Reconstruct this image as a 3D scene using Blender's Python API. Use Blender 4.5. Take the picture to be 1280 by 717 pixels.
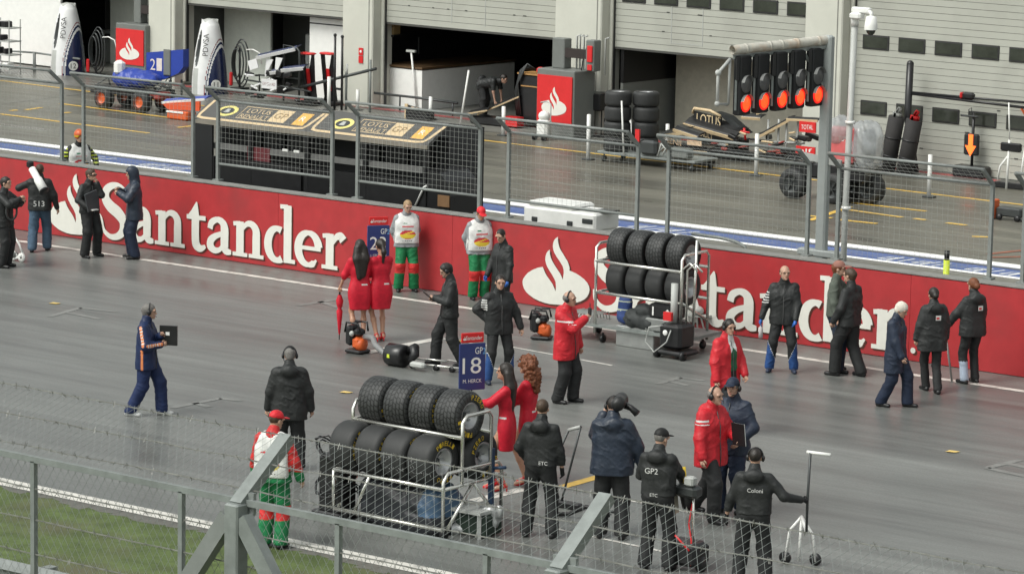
import bpy, math, random
import numpy as np
from mathutils import Vector, Matrix
random.seed(7); np.random.seed(7)
R_ = math.radians
sc = bpy.context.scene
for o in list(bpy.data.objects): bpy.data.objects.remove(o)
COL = sc.collection
# ------------------------------------------------------------------ camera
FOC, PITCH, ROLL, YAW, CAMH = 4258.2, 0.161949, 0.0191356, 0.65462, 10.35
_d = np.array([-math.sin(YAW)*math.cos(PITCH), math.cos(YAW)*math.cos(PITCH), -math.sin(PITCH)])
_r = np.array([math.cos(YAW), math.sin(YAW), 0.0]); _u = np.cross(_r, _d)
RIGHT = math.cos(ROLL)*_r + math.sin(ROLL)*_u
UPV = -math.sin(ROLL)*_r + math.cos(ROLL)*_u
camd = bpy.data.cameras.new('camera'); cam = bpy.data.objects.new('camera', camd); COL.objects.link(cam)
camd.sensor_width = 36; camd.lens = FOC/1280*36; camd.clip_start = .5; camd.clip_end = 3000
mw = Matrix.Identity(4)
for i in range(3):
    mw[i][0] = RIGHT[i]; mw[i][1] = UPV[i]; mw[i][2] = -_d[i]
mw[2][3] = CAMH
cam.matrix_world = mw
sc.camera = cam
# ------------------------------------------------------------------ sky, sun, exposure
SUN_EL, SUN_AZ = R_(52), R_(200)
w = bpy.data.worlds.new('World'); sc.world = w; w.use_nodes = True
nt = w.node_tree; nt.nodes.clear()
out = nt.nodes.new('ShaderNodeOutputWorld'); bg = nt.nodes.new('ShaderNodeBackground')
sky = nt.nodes.new('ShaderNodeTexSky'); sky.sky_type = 'NISHITA'; sky.sun_disc = False
sky.sun_elevation = SUN_EL; sky.sun_rotation = SUN_AZ; sky.air_density = 1.0; sky.dust_density = 4.0; sky.ozone_density = 1.0
hs = nt.nodes.new('ShaderNodeHueSaturation'); hs.inputs['Saturation'].default_value = .16
tint = nt.nodes.new('ShaderNodeMixRGB'); tint.blend_type = 'MULTIPLY'; tint.inputs[0].default_value = 1; tint.inputs[2].default_value = (.97, 1.0, .96, 1)
nt.links.new(sky.outputs[0], hs.inputs['Color']); nt.links.new(hs.outputs[0], tint.inputs[1])
nt.links.new(tint.outputs[0], bg.inputs[0]); bg.inputs[1].default_value = .15
nt.links.new(bg.outputs[0], out.inputs[0])
sl = bpy.data.lights.new('sun', 'SUN'); sl.energy = 1.0; sl.angle = R_(25); sl.color = (1, .97, .92)
so = bpy.data.objects.new('sun', sl); COL.objects.link(so)
sdir = Vector((math.sin(SUN_AZ)*math.cos(SUN_EL), math.cos(SUN_AZ)*math.cos(SUN_EL), math.sin(SUN_EL)))
so.rotation_euler = sdir.to_track_quat('Z', 'Y').to_euler()
sc.view_settings.view_transform = 'Standard'; sc.view_settings.look = 'None'
sc.view_settings.exposure = 0.4; sc.view_settings.gamma = 1; sc.view_settings.use_curve_mapping = False
sc.render.engine = 'CYCLES'
sc.cycles.use_denoising = True
sc.cycles.max_bounces = 5; sc.cycles.diffuse_bounces = 3; sc.cycles.glossy_bounces = 3; sc.cycles.transparent_max_bounces = 12
try: sc.cycles.denoising_prefilter = 'ACCURATE'
except Exception: pass
# ------------------------------------------------------------------ pixel of the 1280x717 photo -> place on the ground / on a wall plane
def ray(x, y):
    v = _d*FOC + RIGHT*(x-640) - UPV*(y-358.5); return v/np.linalg.norm(v)
def at(x, y, z=0.0):
    v = ray(x, y); t = (z-CAMH)/v[2]; return Vector((v[0]*t, v[1]*t, z))
def onY(x, y, Y):
    v = ray(x, y); t = Y/v[1]; return Vector((v[0]*t, Y, CAMH+v[2]*t))
FK = .05                                     # the pit building stands a few degrees off the pit wall
def fac_Y(X): return 70.95-FK*(X+39)
def onF(x, y, back=0.0):                     # pixel -> plane parallel to the garage doors
    v = ray(x, y); t = (70.95-FK*39+back)/(v[1]+FK*v[0]); return Vector((v[0]*t, v[1]*t, CAMH+v[2]*t))
# ------------------------------------------------------------------ materials
_M = {}
def mat(name, col, rough=.55, metal=0.0, var=.12, vs=6.0, bump=0.0, bs=40.0, spec=.5, emit=0.0, coat=0.0, trans=0.0, dirt=None, ds=2.0):
    if name in _M: return _M[name]
    m = bpy.data.materials.new(name); m.use_nodes = True; _M[name] = m
    N = m.node_tree.nodes; L = m.node_tree.links; b = N['Principled BSDF']
    b.inputs['Roughness'].default_value = rough; b.inputs['Metallic'].default_value = metal
    b.inputs['Specular IOR Level'].default_value = spec; b.inputs['Coat Weight'].default_value = coat
    c = (col[0], col[1], col[2], 1); b.inputs['Base Color'].default_value = c
    tc = N.new('ShaderNodeTexCoord')
    if var > 0:
        no = N.new('ShaderNodeTexNoise'); no.inputs['Scale'].default_value = vs; no.inputs['Detail'].default_value = 6; no.inputs['Roughness'].default_value = .65
        L.new(tc.outputs['Object'], no.inputs['Vector'])
        mr = N.new('ShaderNodeMapRange'); mr.inputs[1].default_value = .3; mr.inputs[2].default_value = .7
        mr.inputs[3].default_value = 1-var; mr.inputs[4].default_value = 1+var
        L.new(no.outputs[0], mr.inputs[0])
        mx = N.new('ShaderNodeVectorMath'); mx.operation = 'SCALE'; mx.inputs[0].default_value = col[:3]
        L.new(mr.outputs[0], mx.inputs['Scale']); src = mx.outputs[0]
        if dirt:
            n2 = N.new('ShaderNodeTexNoise'); n2.inputs['Scale'].default_value = ds; n2.inputs['Detail'].default_value = 8
            L.new(tc.outputs['Object'], n2.inputs['Vector'])
            m2 = N.new('ShaderNodeMapRange'); m2.inputs[1].default_value = .5; m2.inputs[2].default_value = .75; L.new(n2.outputs[0], m2.inputs[0])
            mm = N.new('ShaderNodeMixRGB'); mm.inputs[2].default_value = (*dirt, 1); L.new(m2.outputs[0], mm.inputs[0]); L.new(src, mm.inputs[1]); src = mm.outputs[0]
        L.new(src, b.inputs['Base Color'])
        r2 = N.new('ShaderNodeMapRange'); r2.inputs[3].default_value = max(.02, rough-.08); r2.inputs[4].default_value = min(1, rough+.08)
        L.new(no.outputs[0], r2.inputs[0]); L.new(r2.outputs[0], b.inputs['Roughness'])
    if bump > 0:
        nb = N.new('ShaderNodeTexNoise'); nb.inputs['Scale'].default_value = bs; nb.inputs['Detail'].default_value = 3
        L.new(tc.outputs['Object'], nb.inputs['Vector'])
        bn = N.new('ShaderNodeBump'); bn.inputs['Strength'].default_value = bump; bn.inputs['Distance'].default_value = .01
        L.new(nb.outputs[0], bn.inputs['Height']); L.new(bn.outputs[0], b.inputs['Normal'])
    if emit > 0:
        b.inputs['Emission Color'].default_value = c; b.inputs['Emission Strength'].default_value = emit
    if trans > 0:
        b.inputs['Transmission Weight'].default_value = trans
    return m
STEEL = mat('galvanised_steel', (.30, .32, .31), .45, .55, .18, 9)
DSTEEL = mat('weathered_post_steel', (.215, .23, .22), .55, .15, .15, 5)
ZINC = mat('zinc_plate', (.215, .235, .225), .5, .15, .2, 7)
CHROME = mat('polished_tube', (.72, .71, .66), .22, .9, .05)
WHITEP = mat('white_paint', (.78, .78, .75), .45, 0, .05)
WIRE = mat('mesh_wire', (.42, .43, .41), .45, .5, .05)
BLACK = mat('black_plastic', (.012, .012, .013), .4, 0, .2)
MATTB = mat('matt_black', (.008, .009, .010), .7, 0, .2)
RUBBER = mat('tyre_rubber', (.024, .025, .025), .62, 0, .25, 9, .1, 60)
GREY = mat('cabinet_grey', (.155, .165, .155), .5, 0, .06)
LGREY = mat('light_grey_paint', (.42, .43, .41), .5, 0, .06)
SRED = mat('sign_red', (.62, .022, .024), .4, 0, .06)
PRED = mat('bright_red', (.62, .02, .02), .42, 0, .08)
ORANGE = mat('orange_plastic', (.62, .11, .025), .4, 0, .1)
BLUE = mat('deep_blue', (.02, .05, .32), .4, 0, .08)
NAVY = mat('navy_panel', (.012, .022, .08), .35, 0, .08)
GOLD = mat('cream_gold', (.60, .46, .28), .42, 0, .08)
YEL = mat('tyre_yellow', (.80, .55, .03), .5, 0, .1)
CREAM = mat('cream_panel', (.55, .54, .48), .5, 0, .05)
# ------------------------------------------------------------------ mesh builder
class MB:
    def __init__(s): s.v = []; s.f = []; s.m = []; s.sm = []
    def add(s, vs, fs, mi=0, smooth=False):
        o = len(s.v); s.v += [tuple(p) for p in vs]
        for f in fs: s.f.append(tuple(i+o for i in f)); s.m.append(mi); s.sm.append(smooth)
    def box(s, c, size, mi=0, rot=None, taper=1.0):
        hx, hy, hz = size[0]/2, size[1]/2, size[2]/2
        vs = []
        for z in (-1, 1):
            k = taper if z > 0 else 1
            for x, y in ((-1, -1), (1, -1), (1, 1), (-1, 1)):
                p = Vector((x*hx*k, y*hy*k, z*hz))
                if rot is not None: p = rot @ p
                vs.append(p+Vector(c))
        s.add(vs, [(3, 2, 1, 0), (4, 5, 6, 7), (0, 1, 5, 4), (1, 2, 6, 5), (2, 3, 7, 6), (3, 0, 4, 7)], mi)
    def rbox(s, c, size, bev=.02, mi=0, rot=None):          # bevelled box
        hx, hy, hz = size[0]/2, size[1]/2, size[2]/2; b = min(bev, hx*.9, hy*.9, hz*.9)
        prof = [(-hz, b), (-hz+b, 0), (hz-b, 0), (hz, b)]; vs = []; fs = []
        for z, i in prof:
            x, y = hx-i, hy-i; e = b
            ring = [(-x+e, -y), (x-e, -y), (x, -y+e), (x, y-e), (x-e, y), (-x+e, y), (-x, y-e), (-x, -y+e)]
            for q in ring:
                p = Vector((q[0], q[1], z)); p = rot @ p if rot is not None else p; vs.append(p+Vector(c))
        for k in range(3):
            for i in range(8): fs.append((k*8+i, k*8+(i+1) % 8, k*8+8+(i+1) % 8, k*8+8+i))
        fs.append(tuple(range(7, -1, -1))); fs.append(tuple(range(24, 32)))
        s.add(vs, fs, mi)
    def tube(s, pts, r, n=8, mi=0, closed=False, cap=True):
        P = [Vector(p) for p in pts]; N = len(P); vs = []; fs = []
        rr = r if isinstance(r, (list, tuple)) else [r]*N
        prev = None
        for i in range(N):
            if closed: t = (P[(i+1) % N]-P[i-1])
            else: t = P[min(i+1, N-1)]-P[max(i-1, 0)]
            t = t.normalized() if t.length > 1e-9 else Vector((0, 0, 1))
            if prev is None:
                a = Vector((0, 0, 1)) if abs(t.z) < .9 else Vector((1, 0, 0)); u = t.cross(a).normalized()
            else:
                u = prev-t*prev.dot(t); u = u.normalized() if u.length > 1e-6 else t.orthogonal().normalized()
            prev = u; v = t.cross(u)
            for k in range(n):
                a = 2*math.pi*(k+.5)/n; vs.append(P[i]+(u*math.cos(a)+v*math.sin(a))*rr[i])
        M = N if closed else N-1
        for i in range(M):
            j = (i+1) % N
            for k in range(n): fs.append((i*n+k, i*n+(k+1) % n, j*n+(k+1) % n, j*n+k))
        if cap and not closed: fs += [tuple(range(n-1, -1, -1)), tuple(range((N-1)*n, N*n))]
        s.add(vs, fs, mi, n > 4)
    def bar(s, a, b, w_, h_, mi=0, up=(0, 0, 1)):
        a, b = Vector(a), Vector(b); t = (b-a).normalized(); u = Vector(up); x = t.cross(u)
        x = x.normalized() if x.length > 1e-6 else t.orthogonal().normalized(); z = x.cross(t)
        vs = [p+x*i*w_/2+z*j*h_/2 for p in (a, b) for i, j in ((-1, -1), (1, -1), (1, 1), (-1, 1))]
        s.add(vs, [(3, 2, 1, 0), (4, 5, 6, 7), (0, 1, 5, 4), (1, 2, 6, 5), (2, 3, 7, 6), (3, 0, 4, 7)], mi)
    def lathe(s, prof, o=(0, 0, 0), ax='x', n=32, mi=0, smooth=True):   # prof: (along axis, radius)
        vs = []; fs = []; o = Vector(o)
        for a, r in prof:
            for k in range(n):
                t = 2*math.pi*k/n; c_, s_ = math.cos(t)*r, math.sin(t)*r
                vs.append(o+Vector({'x': (a, c_, s_), 'y': (c_, a, s_), 'z': (c_, s_, a)}[ax]))
        for i in range(len(prof)-1):
            for k in range(n):
                q = (i*n+k, i*n+(k+1) % n, (i+1)*n+(k+1) % n, (i+1)*n+k)
                fs.append(q if ax != 'y' else q[::-1])
        s.add(vs, fs, mi, smooth)
    def ball(s, c, r, mi=0, n=12, rot=None):
        r = (r, r, r) if not isinstance(r, (tuple, list)) else r
        m = max(4, n//2); vs = []; fs = []; c = Vector(c)
        for i in range(m+1):
            ph = math.pi*i/m
            for k in range(n):
                t = 2*math.pi*k/n; p = Vector((math.sin(ph)*math.cos(t)*r[0], math.sin(ph)*math.sin(t)*r[1], math.cos(ph)*r[2]))
                vs.append(c+(rot @ p if rot is not None else p))
        for i in range(m):
            for k in range(n): fs.append((i*n+k, (i+1)*n+k, (i+1)*n+(k+1) % n, i*n+(k+1) % n))
        s.add(vs, fs, mi, True)
    def prism(s, poly, o, U, V, depth, mi=0):                # polygon in the U,V plane, thickness along U x V
        o, U, V = Vector(o), Vector(U), Vector(V); W = U.cross(V).normalized()*depth; n = len(poly)
        vs = [o+U*x+V*y for x, y in poly]+[o+U*x+V*y+W for x, y in poly]
        s.add(vs, [tuple(range(n-1, -1, -1)), tuple(range(n, 2*n))]+[(i, (i+1) % n, n+(i+1) % n, n+i) for i in range(n)], mi)
    def strip(s, pts, wid, o, U, V, depth, mi=0, k=0.0):     # stroke with a width per point
        P = [Vector((p[0], p[1])) for p in pts]; n = len(P); a = []; b = []
        for i in range(n):
            t = (P[min(i+1, n-1)]-P[max(i-1, 0)]).normalized(); q = Vector((-t.y, t.x))*wid[i]/2
            a.append(P[i]+q); b.append(P[i]-q)
        o, U, V = Vector(o), Vector(U), Vector(V); W = U.cross(V).normalized()*depth; vs = []; fs = []
        for side in (a, b):
            for d_ in (0, 1):
                vs += [o+U*p.x+V*p.y+W*d_ for p in side]
        for i in range(n-1):
            fs += [(n+i, 3*n+i, 3*n+i+1, n+i+1), (i, i+1, n+1+i, n+i)[::-1], (2*n+i, 2*n+i+1, 3*n+i+1, 3*n+i), (i, 2*n+i, 2*n+i+1, i+1)[::-1]]
        fs += [(0, n, 3*n, 2*n), (n-1, 3*n-1, 4*n-1, 2*n-1)]
        s.add(vs, fs, mi)
    def mesh(s, name, mats):
        me = bpy.data.meshes.new(name); me.from_pydata([tuple(p) for p in s.v], [], s.f)
        for m in (mats if isinstance(mats, (list, tuple)) else [mats]): me.materials.append(m)
        me.polygons.foreach_set('material_index', s.m); me.polygons.foreach_set('use_smooth', s.sm)
        me.update(); return me
    def build(s, name, mats, parent=None, loc=None, rz=0.0, label=None):
        o = bpy.data.objects.new(name, s.mesh(name, mats)); COL.objects.link(o)
        if parent is not None: o.parent = parent
        if loc is not None: o.location = loc
        if rz: o.rotation_euler = (0, 0, rz)
        if label: o['label'] = label
        return o
def tag(o, label, cat, group=None):
    o['label'] = label; o['category'] = cat
    if group: o['group'] = group
    return o
def thing(name, label, cat, loc=(0, 0, 0), rz=0.0, group=None):
    o = bpy.data.objects.new(name, None); COL.objects.link(o); o.location = loc; o.rotation_euler = (0, 0, rz); o.empty_display_size = .2
    return tag(o, label, cat, group)
def struct(name, mb, mats, kind='structure'):
    o = mb.build(name, mats); o['kind'] = kind; return o
def copy_tree(o, parent=None):
    c = o.copy(); COL.objects.link(c)
    if parent is not None: c.parent = parent
    for ch in list(o.children): copy_tree(ch, c)
    return c
# ------------------------------------------------------------------ lettering (the font that ships with Blender), cached per string
_T = {}
def text_geo(t):
    if t not in _T:
        cu = bpy.data.curves.new('t', 'FONT'); cu.body = t; cu.size = 1; cu.resolution_u = 3
        ob = bpy.data.objects.new('t', cu); me = bpy.data.meshes.new_from_object(ob)
        vs = [(v.co.x, v.co.y) for v in me.vertices]; fs = [tuple(p.vertices) for p in me.polygons]
        bpy.data.objects.remove(ob); bpy.data.curves.remove(cu); bpy.data.meshes.remove(me)
        x0 = min(v[0] for v in vs); x1 = max(v[0] for v in vs); y0 = min(v[1] for v in vs); y1 = max(v[1] for v in vs)
        _T[t] = ([((x-x0)/(x1-x0)-.5, (y-y0)/(y1-y0)-.5) for x, y in vs], fs, (x1-x0)/(y1-y0))
    return _T[t]
def text(mb, t, o, U, V, h, mi=0, wid=None):                # centred on o; U,V unit directions; h letter height
    vs, fs, asp = text_geo(t); w_ = wid or asp*h; o, U, V = Vector(o), Vector(U), Vector(V)
    mb.add([o+U*x*w_+V*y*h for x, y in vs], fs, mi)
FLAME = [(.298,.529),(.22,.505),(.149,.466),(.08,.415),(.035,.358),(.008,.31),(0,.27),(.006,.22),(.025,.171),(.06,.125),(.107,.089),(.175,.05),(.252,.024),(.33,.007),(.417,0),(.562,.008),(.65,.022),(.727,.048),(.80,.072),(.872,.104),(.93,.142),(.965,.182),(.99,.235),(1,.289),(.992,.34),(.965,.387),(.915,.435),(.85,.475),(.79,.503),(.727,.523),(.696,.529),(.70,.565),(.69,.602),(.67,.655),(.634,.707),(.60,.757),(.562,.809),(.54,.85),(.527,.897),(.517,.95),(.5165,.9985),(.48,.97),(.459,.935),(.447,.895),(.444,.849),(.452,.80),(.469,.76),(.50,.71),(.541,.657),(.575,.61),(.599,.572),(.612,.525),(.6136,.48),(.603,.382),(.585,.42),(.562,.464),(.52,.52),(.479,.575),(.445,.625),(.417,.678),(.402,.735),(.401,.797),(.37,.77),(.351,.735),(.338,.69),(.335,.64),(.347,.59),(.366,.542),(.40,.49),(.438,.44),(.472,.385),(.496,.335),(.504,.26),(.496,.195),(.475,.25),(.448,.3007),(.41,.35),(.366,.402),(.338,.445),(.318,.488)]
def flame(mb, o, U, V, w_, h_, depth, mi=0):
    mb.prism([(x*w_, y*h_) for x, y in FLAME], o, U, V, depth, mi)
def arc(cx, cy, rx, ry, a0, a1, n, w0, w1=None):
    P = []; Wd = []
    for i in range(n+1):
        a = R_(a0+(a1-a0)*i/n); P.append((cx+rx*math.cos(a), cy+ry*math.sin(a)))
        Wd.append(w0 if w1 is None else w1+(w0-w1)*abs(math.cos(a)))
    return P, Wd
def serif_glyph(c):                                           # x height 1, ascender 1.62; list of strokes (pts, widths), advance
    B, T = .30, .13; S = []
    def st(p, w_):
        w_ = w_ if isinstance(w_, list) else [w_]*len(p)
        if len(p) > 3:                                        # smooth the stroke (Catmull-Rom)
            q, v = [], []
            for i in range(len(p)-1):
                P = [p[max(i-1, 0)], p[i], p[i+1], p[min(i+2, len(p)-1)]]
                for k in range(4):
                    t = k/4; c_ = (-.5*t+t*t-.5*t**3, 1-2.5*t*t+1.5*t**3, .5*t+2*t*t-1.5*t**3, -.5*t*t+.5*t**3)
                    q.append((sum(a*b[0] for a, b in zip(c_, P)), sum(a*b[1] for a, b in zip(c_, P)))); v.append(w_[i]*(1-t)+w_[i+1]*t)
            p, w_ = q+[p[-1]], v+[w_[-1]]
        S.append((p, w_))
    def foot(x, w_, y=0): st([(x-w_/2, y+.055), (x+w_/2, y+.055)], .11)
    if c == 'S':
        pts = [(.98, 1.12), (.95, 1.38), (.72, 1.52), (.45, 1.50), (.24, 1.34), (.22, 1.10), (.40, .90), (.68, .74), (.88, .52), (.86, .24), (.66, .06), (.38, .03), (.14, .20), (.08, .48)]
        st(pts, [.07, .12, .15, .20, .27, .31, .35, .36, .32, .28, .20, .15, .12, .07]); return S, 1.10
    if c == 'a':
        st([(.14, .66), (.20, .84), (.40, .94), (.58, .88), (.66, .70), (.66, .25), (.72, .09), (.90, .07)], [.20, .20, .16, .22, .29, .29, .22, .12])
        st([(.64, .58), (.36, .48), (.18, .34), (.16, .18), (.30, .07), (.48, .10), (.62, .24)], [.13, .17, .24, .27, .19, .14, .12]); return S, .95
    if c == 'n':
        st([(.26, 0), (.26, .98)], .28); st([(.02, .90), (.26, .93)], .12); foot(.26, .52)
        st([(.34, .78), (.50, .93), (.68, .93), (.82, .78), (.83, .50), (.83, 0)], [.12, .15, .20, .26, .28, .28]); foot(.83, .52); return S, 1.12
    if c == 't':
        st([(.40, 1.36), (.36, .95), (.36, .28), (.42, .12), (.56, .06), (.72, .14)], [.04, .28, .28, .28, .20, .09]); st([(.04, .92), (.72, .92)], .13)
        st([(.40, 1.34), (.26, 1.08), (.12, .95)], [.06, .12, .08]); return S, .74
    if c == 'd':
        st([(.80, 0), (.80, 1.60)], .28); st([(.54, 1.55), (.80, 1.56)], .12); st([(.80, .06), (1.06, .055)], .11)
        P, Wd = arc(.44, .48, .32, .44, 65, 300, 20, .28, .15); st(P, Wd); return S, 1.06
    if c == 'e':
        P, Wd = arc(.46, .48, .35, .44, 8, 320, 26, .28, .13); Wd[-1] = .06; Wd[-2] = .1; st(P, Wd); st([(.20, .50), (.88, .50)], .11); return S, .92
    if c == 'r':
        st([(.26, 0), (.26, .98)], .28); st([(.02, .90), (.26, .93)], .12); foot(.26, .54)
        st([(.36, .72), (.48, .90), (.62, .94), (.72, .84)], [.10, .17, .24, .27]); return S, .82
    return S, .5
def serif_text(mb, t, o, U, V, xh, adv, depth, mi=0):
    x = 0.0; W = Vector(U).cross(Vector(V)).normalized(); k = 0
    for c in t:
        S, a = serif_glyph(c)
        for pts, wd in S:
            k += 1
            mb.strip([((x+p[0]*adv)*1.0, p[1]*xh) for p in pts], [q*xh for q in wd], Vector(o)+W*(.0006*(k % 5)), U, V, depth, mi)
        x += a*adv
    return x
# ------------------------------------------------------------------ figures: distance fields turned into one skin each (surface nets)
def vnoise(P, f, seed):
    r = np.random.RandomState(seed); Lt = r.rand(32, 32, 32).astype(np.float32)
    q = P*f; i = np.floor(q).astype(int); t = q-i; t = t*t*(3-2*t); i %= 32; j = (i+1) % 32
    def g(a, b, c): return Lt[a[..., 0], b[..., 1], c[..., 2]]
    x, y, z = t[..., 0], t[..., 1], t[..., 2]
    return ((g(i, i, i)*(1-x)+g(j, i, i)*x)*(1-y)+(g(i, j, i)*(1-x)+g(j, j, i)*x)*y)*(1-z)+((g(i, i, j)*(1-x)+g(j, i, j)*x)*(1-y)+(g(i, j, j)*(1-x)+g(j, j, j)*x)*y)*z-.5
def nets(F, lo, h):
    S = F < 0; nx, ny, nz = F.shape
    cnt = np.zeros((nx-1, ny-1, nz-1), np.int8)
    for a in (0, 1):
        for b in (0, 1):
            for c in (0, 1): cnt += S[a:nx-1+a, b:ny-1+b, c:nz-1+c]
    act = (cnt > 0) & (cnt < 8); idx = -np.ones(act.shape, int); ids = np.argwhere(act); idx[act] = np.arange(len(ids))
    acc = np.zeros((len(ids), 3)); n = np.zeros(len(ids))
    cr = [(a, b, c) for a in (0, 1) for b in (0, 1) for c in (0, 1)]
    for p in cr:
        for ax in range(3):
            if p[ax]: continue
            q = list(p); q[ax] = 1
            f0 = F[ids[:, 0]+p[0], ids[:, 1]+p[1], ids[:, 2]+p[2]]; f1 = F[ids[:, 0]+q[0], ids[:, 1]+q[1], ids[:, 2]+q[2]]
            m = (f0 < 0) != (f1 < 0); t = np.where(m, f0/np.where(m, f0-f1, 1), 0)
            for k in range(3): acc[:, k] += np.where(m, (p[k]+(t if k == ax else 0)), 0)
            n += m
    V = (ids+acc/n[:, None])*h+lo
    Q = []
    for ax in range(3):
        sl0 = [slice(1, -1)]*3; sl1 = [slice(1, -1)]*3; sl0[ax] = slice(0, -1); sl1[ax] = slice(1, None)
        a = S[tuple(sl0)]; b = S[tuple(sl1)]
        e = np.argwhere(a != b); off = np.array([1, 1, 1]); off[ax] = 0; e = e+off
        u, v = [k for k in range(3) if k != ax]
        def cell(du, dv):
            c = e.copy(); c[:, u] -= du; c[:, v] -= dv; return idx[c[:, 0], c[:, 1], c[:, 2]]
        q = np.stack([cell(1, 1), cell(0, 1), cell(0, 0), cell(1, 0)], 1)
        ins = S[e[:, 0], e[:, 1], e[:, 2]]
        flip = ins if ax != 1 else ~ins
        q[~flip] = q[~flip][:, ::-1]
        Q.append(q)
    return V, np.concatenate(Q)
class SDF:
    def __init__(s, h=.0125): s.pr = []; s.h = h; s.cuts = []; s.noise = None
    def cap(s, a, b, ra, rb=None, sy=1.0, k=.03, sub=False):
        s.pr.append((np.array(a, float), np.array(b, float), ra, ra if rb is None else rb, sy, k, sub)); return s
    def ell(s, c, r, k=.02, sub=False, M=None):
        s.pr.append((np.array(c, float), np.array(r, float), None, M, 1, k, sub)); return s
    def rows(s, T, spec, sy=.86, k=.03, step=.05):     # stacked horizontal capsules: (z, half width, radius, y)
        for (z0, w0, r0, y0), (z1, w1, r1, y1) in zip(spec, spec[1:]):
            n = max(1, int(abs(z1-z0)/step))
            for i in range(n+1):
                t = i/n; w_, r, y, z = w0+(w1-w0)*t, r0+(r1-r0)*t, y0+(y1-y0)*t, z0+(z1-z0)*t
                s.cap(T((-w_, y, z)), T((w_, y, z)), r, sy=sy, k=k)
        return s
    def mesh(s):
        lo = np.full(3, 9.0); hi = -lo
        for p in s.pr:
            if p[6]: continue
            if p[2] is None: m = max(p[1]); lo = np.minimum(lo, p[0]-m); hi = np.maximum(hi, p[0]+m)
            else:
                m = max(p[2], p[3]); lo = np.minimum(lo, np.minimum(p[0], p[1])-m); hi = np.maximum(hi, np.maximum(p[0], p[1])+m)
        lo -= .05; hi += .05; h = s.h; n = np.ceil((hi-lo)/h).astype(int)+1
        F = np.full(n, .2); ax = [lo[i]+np.arange(n[i])*h for i in range(3)]
        for p in s.pr:
            if p[2] is None: m = max(p[1])+.09; b0 = p[0]-m; b1 = p[0]+m
            else: m = max(p[2], p[3])+.09; b0 = np.minimum(p[0], p[1])-m; b1 = np.maximum(p[0], p[1])+m
            i0 = np.clip(np.floor((b0-lo)/h).astype(int), 0, n); i1 = np.clip(np.ceil((b1-lo)/h).astype(int)+1, 0, n)
            if (i1 <= i0).any(): continue
            X = ax[0][i0[0]:i1[0], None, None]; Y = ax[1][None, i0[1]:i1[1], None]; Z = ax[2][None, None, i0[2]:i1[2]]
            if p[2] is None:
                dx, dy, dz = X-p[0][0], Y-p[0][1], Z-p[0][2]
                if p[3] is not None:
                    A = p[3]; dx, dy, dz = A[0][0]*dx+A[0][1]*dy+A[0][2]*dz, A[1][0]*dx+A[1][1]*dy+A[1][2]*dz, A[2][0]*dx+A[2][1]*dy+A[2][2]*dz
                q = np.sqrt((dx/p[1][0])**2+(dy/p[1][1])**2+(dz/p[1][2])**2); d = (q-1)*min(p[1])
            else:
                a, b = p[0], p[1]; sy = p[4]; ba = (b-a)*np.array([1, 1/sy, 1]); L2 = max(ba@ba, 1e-9)
                dx, dy, dz = X-a[0], (Y-a[1])/sy, Z-a[2]
                t = np.clip((dx*ba[0]+dy*ba[1]+dz*ba[2])/L2, 0, 1)
                d = np.sqrt((dx-t*ba[0])**2+(dy-t*ba[1])**2+(dz-t*ba[2])**2)-(p[2]+(p[3]-p[2])*t)
                if sy < 1: d = d*(.5+.5*sy)
            sl_ = tuple(slice(i0[i], i1[i]) for i in range(3)); f = F[sl_]; k = p[5]
            if p[6]: F[sl_] = np.maximum(f, -d)
            else:
                hh = np.clip(.5+.5*(f-d)/k, 0, 1); F[sl_] = f*(1-hh)+d*hh-k*hh*(1-hh)
        if s.noise or s.cuts:
            G = np.stack(np.meshgrid(*ax, indexing='ij'), -1)
            if s.noise:
                near = np.abs(F) < .05; Pn = G[near]; add = np.zeros(len(Pn))
                for amp, fr, sd in s.noise:
                    nv = vnoise(Pn*np.array(fr)+(Pn[:, :1]*np.array([0, 0, 6.0])), 1.0, sd)
                    if fr[2] == 30:                        # sharp creases, slanting, only here and there
                        q_ = Pn@np.array([[.8, .2, .55], [-.3, .9, .3], [-.5, -.35, .8]]); nv = vnoise(q_*np.array([6, 6, 17]), 1.0, sd)
                        ms = np.clip(vnoise(Pn*5, 1.0, sd+50)*5+.6, 0, 1); add += amp*np.clip(1-np.abs(nv)*9, 0, 1)*2.2*ms
                    else: add += amp*2*nv
                F[near] += add
            for fn in s.cuts: F = np.maximum(F, fn(G))
        F[0] = F[-1] = .05; F[:, 0] = F[:, -1] = .05; F[:, :, 0] = F[:, :, -1] = .05
        return nets(F, lo, h)
def sdf_obj(name, sd, mats, parent=None, paint=None, extra=None, label=None):
    V, Q = sd.mesh()
    mi = np.zeros(len(Q), int)
    if paint is not None: mi = paint(V[Q].mean(1)).astype(int)
    me = bpy.data.meshes.new(name); vs = V.tolist(); fs = Q.tolist(); mi = mi.tolist(); sm = [True]*len(fs)
    if extra is not None:
        o = len(vs); vs += [tuple(v) for v in extra.v]; fs += [tuple(i+o for i in f) for f in extra.f]; mi += extra.m; sm += extra.sm
    me.from_pydata(vs, [], fs)
    for m in mats: me.materials.append(m)
    me.polygons.foreach_set('material_index', mi); me.polygons.foreach_set('use_smooth', sm); me.update()
    ob = bpy.data.objects.new(name, me); COL.objects.link(ob)
    if parent is not None: ob.parent = parent
    if label: ob['label'] = label
    return ob
def cloth(name, col, rough=.65, bump=.55, spec=.35, var=.22): return mat(name, col, rough, 0, var, 9, bump, 26, spec)
SKIN = mat('skin', (.46, .28, .20), .5, 0, .06, 20); SKIN2 = mat('tanned_skin', (.42, .22, .135), .5, 0, .06, 20)
EYE = mat('eye_dark', (.03, .022, .018), .35, 0, 0); LIP = mat('lip', (.40, .15, .12), .5, 0, 0)
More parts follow.
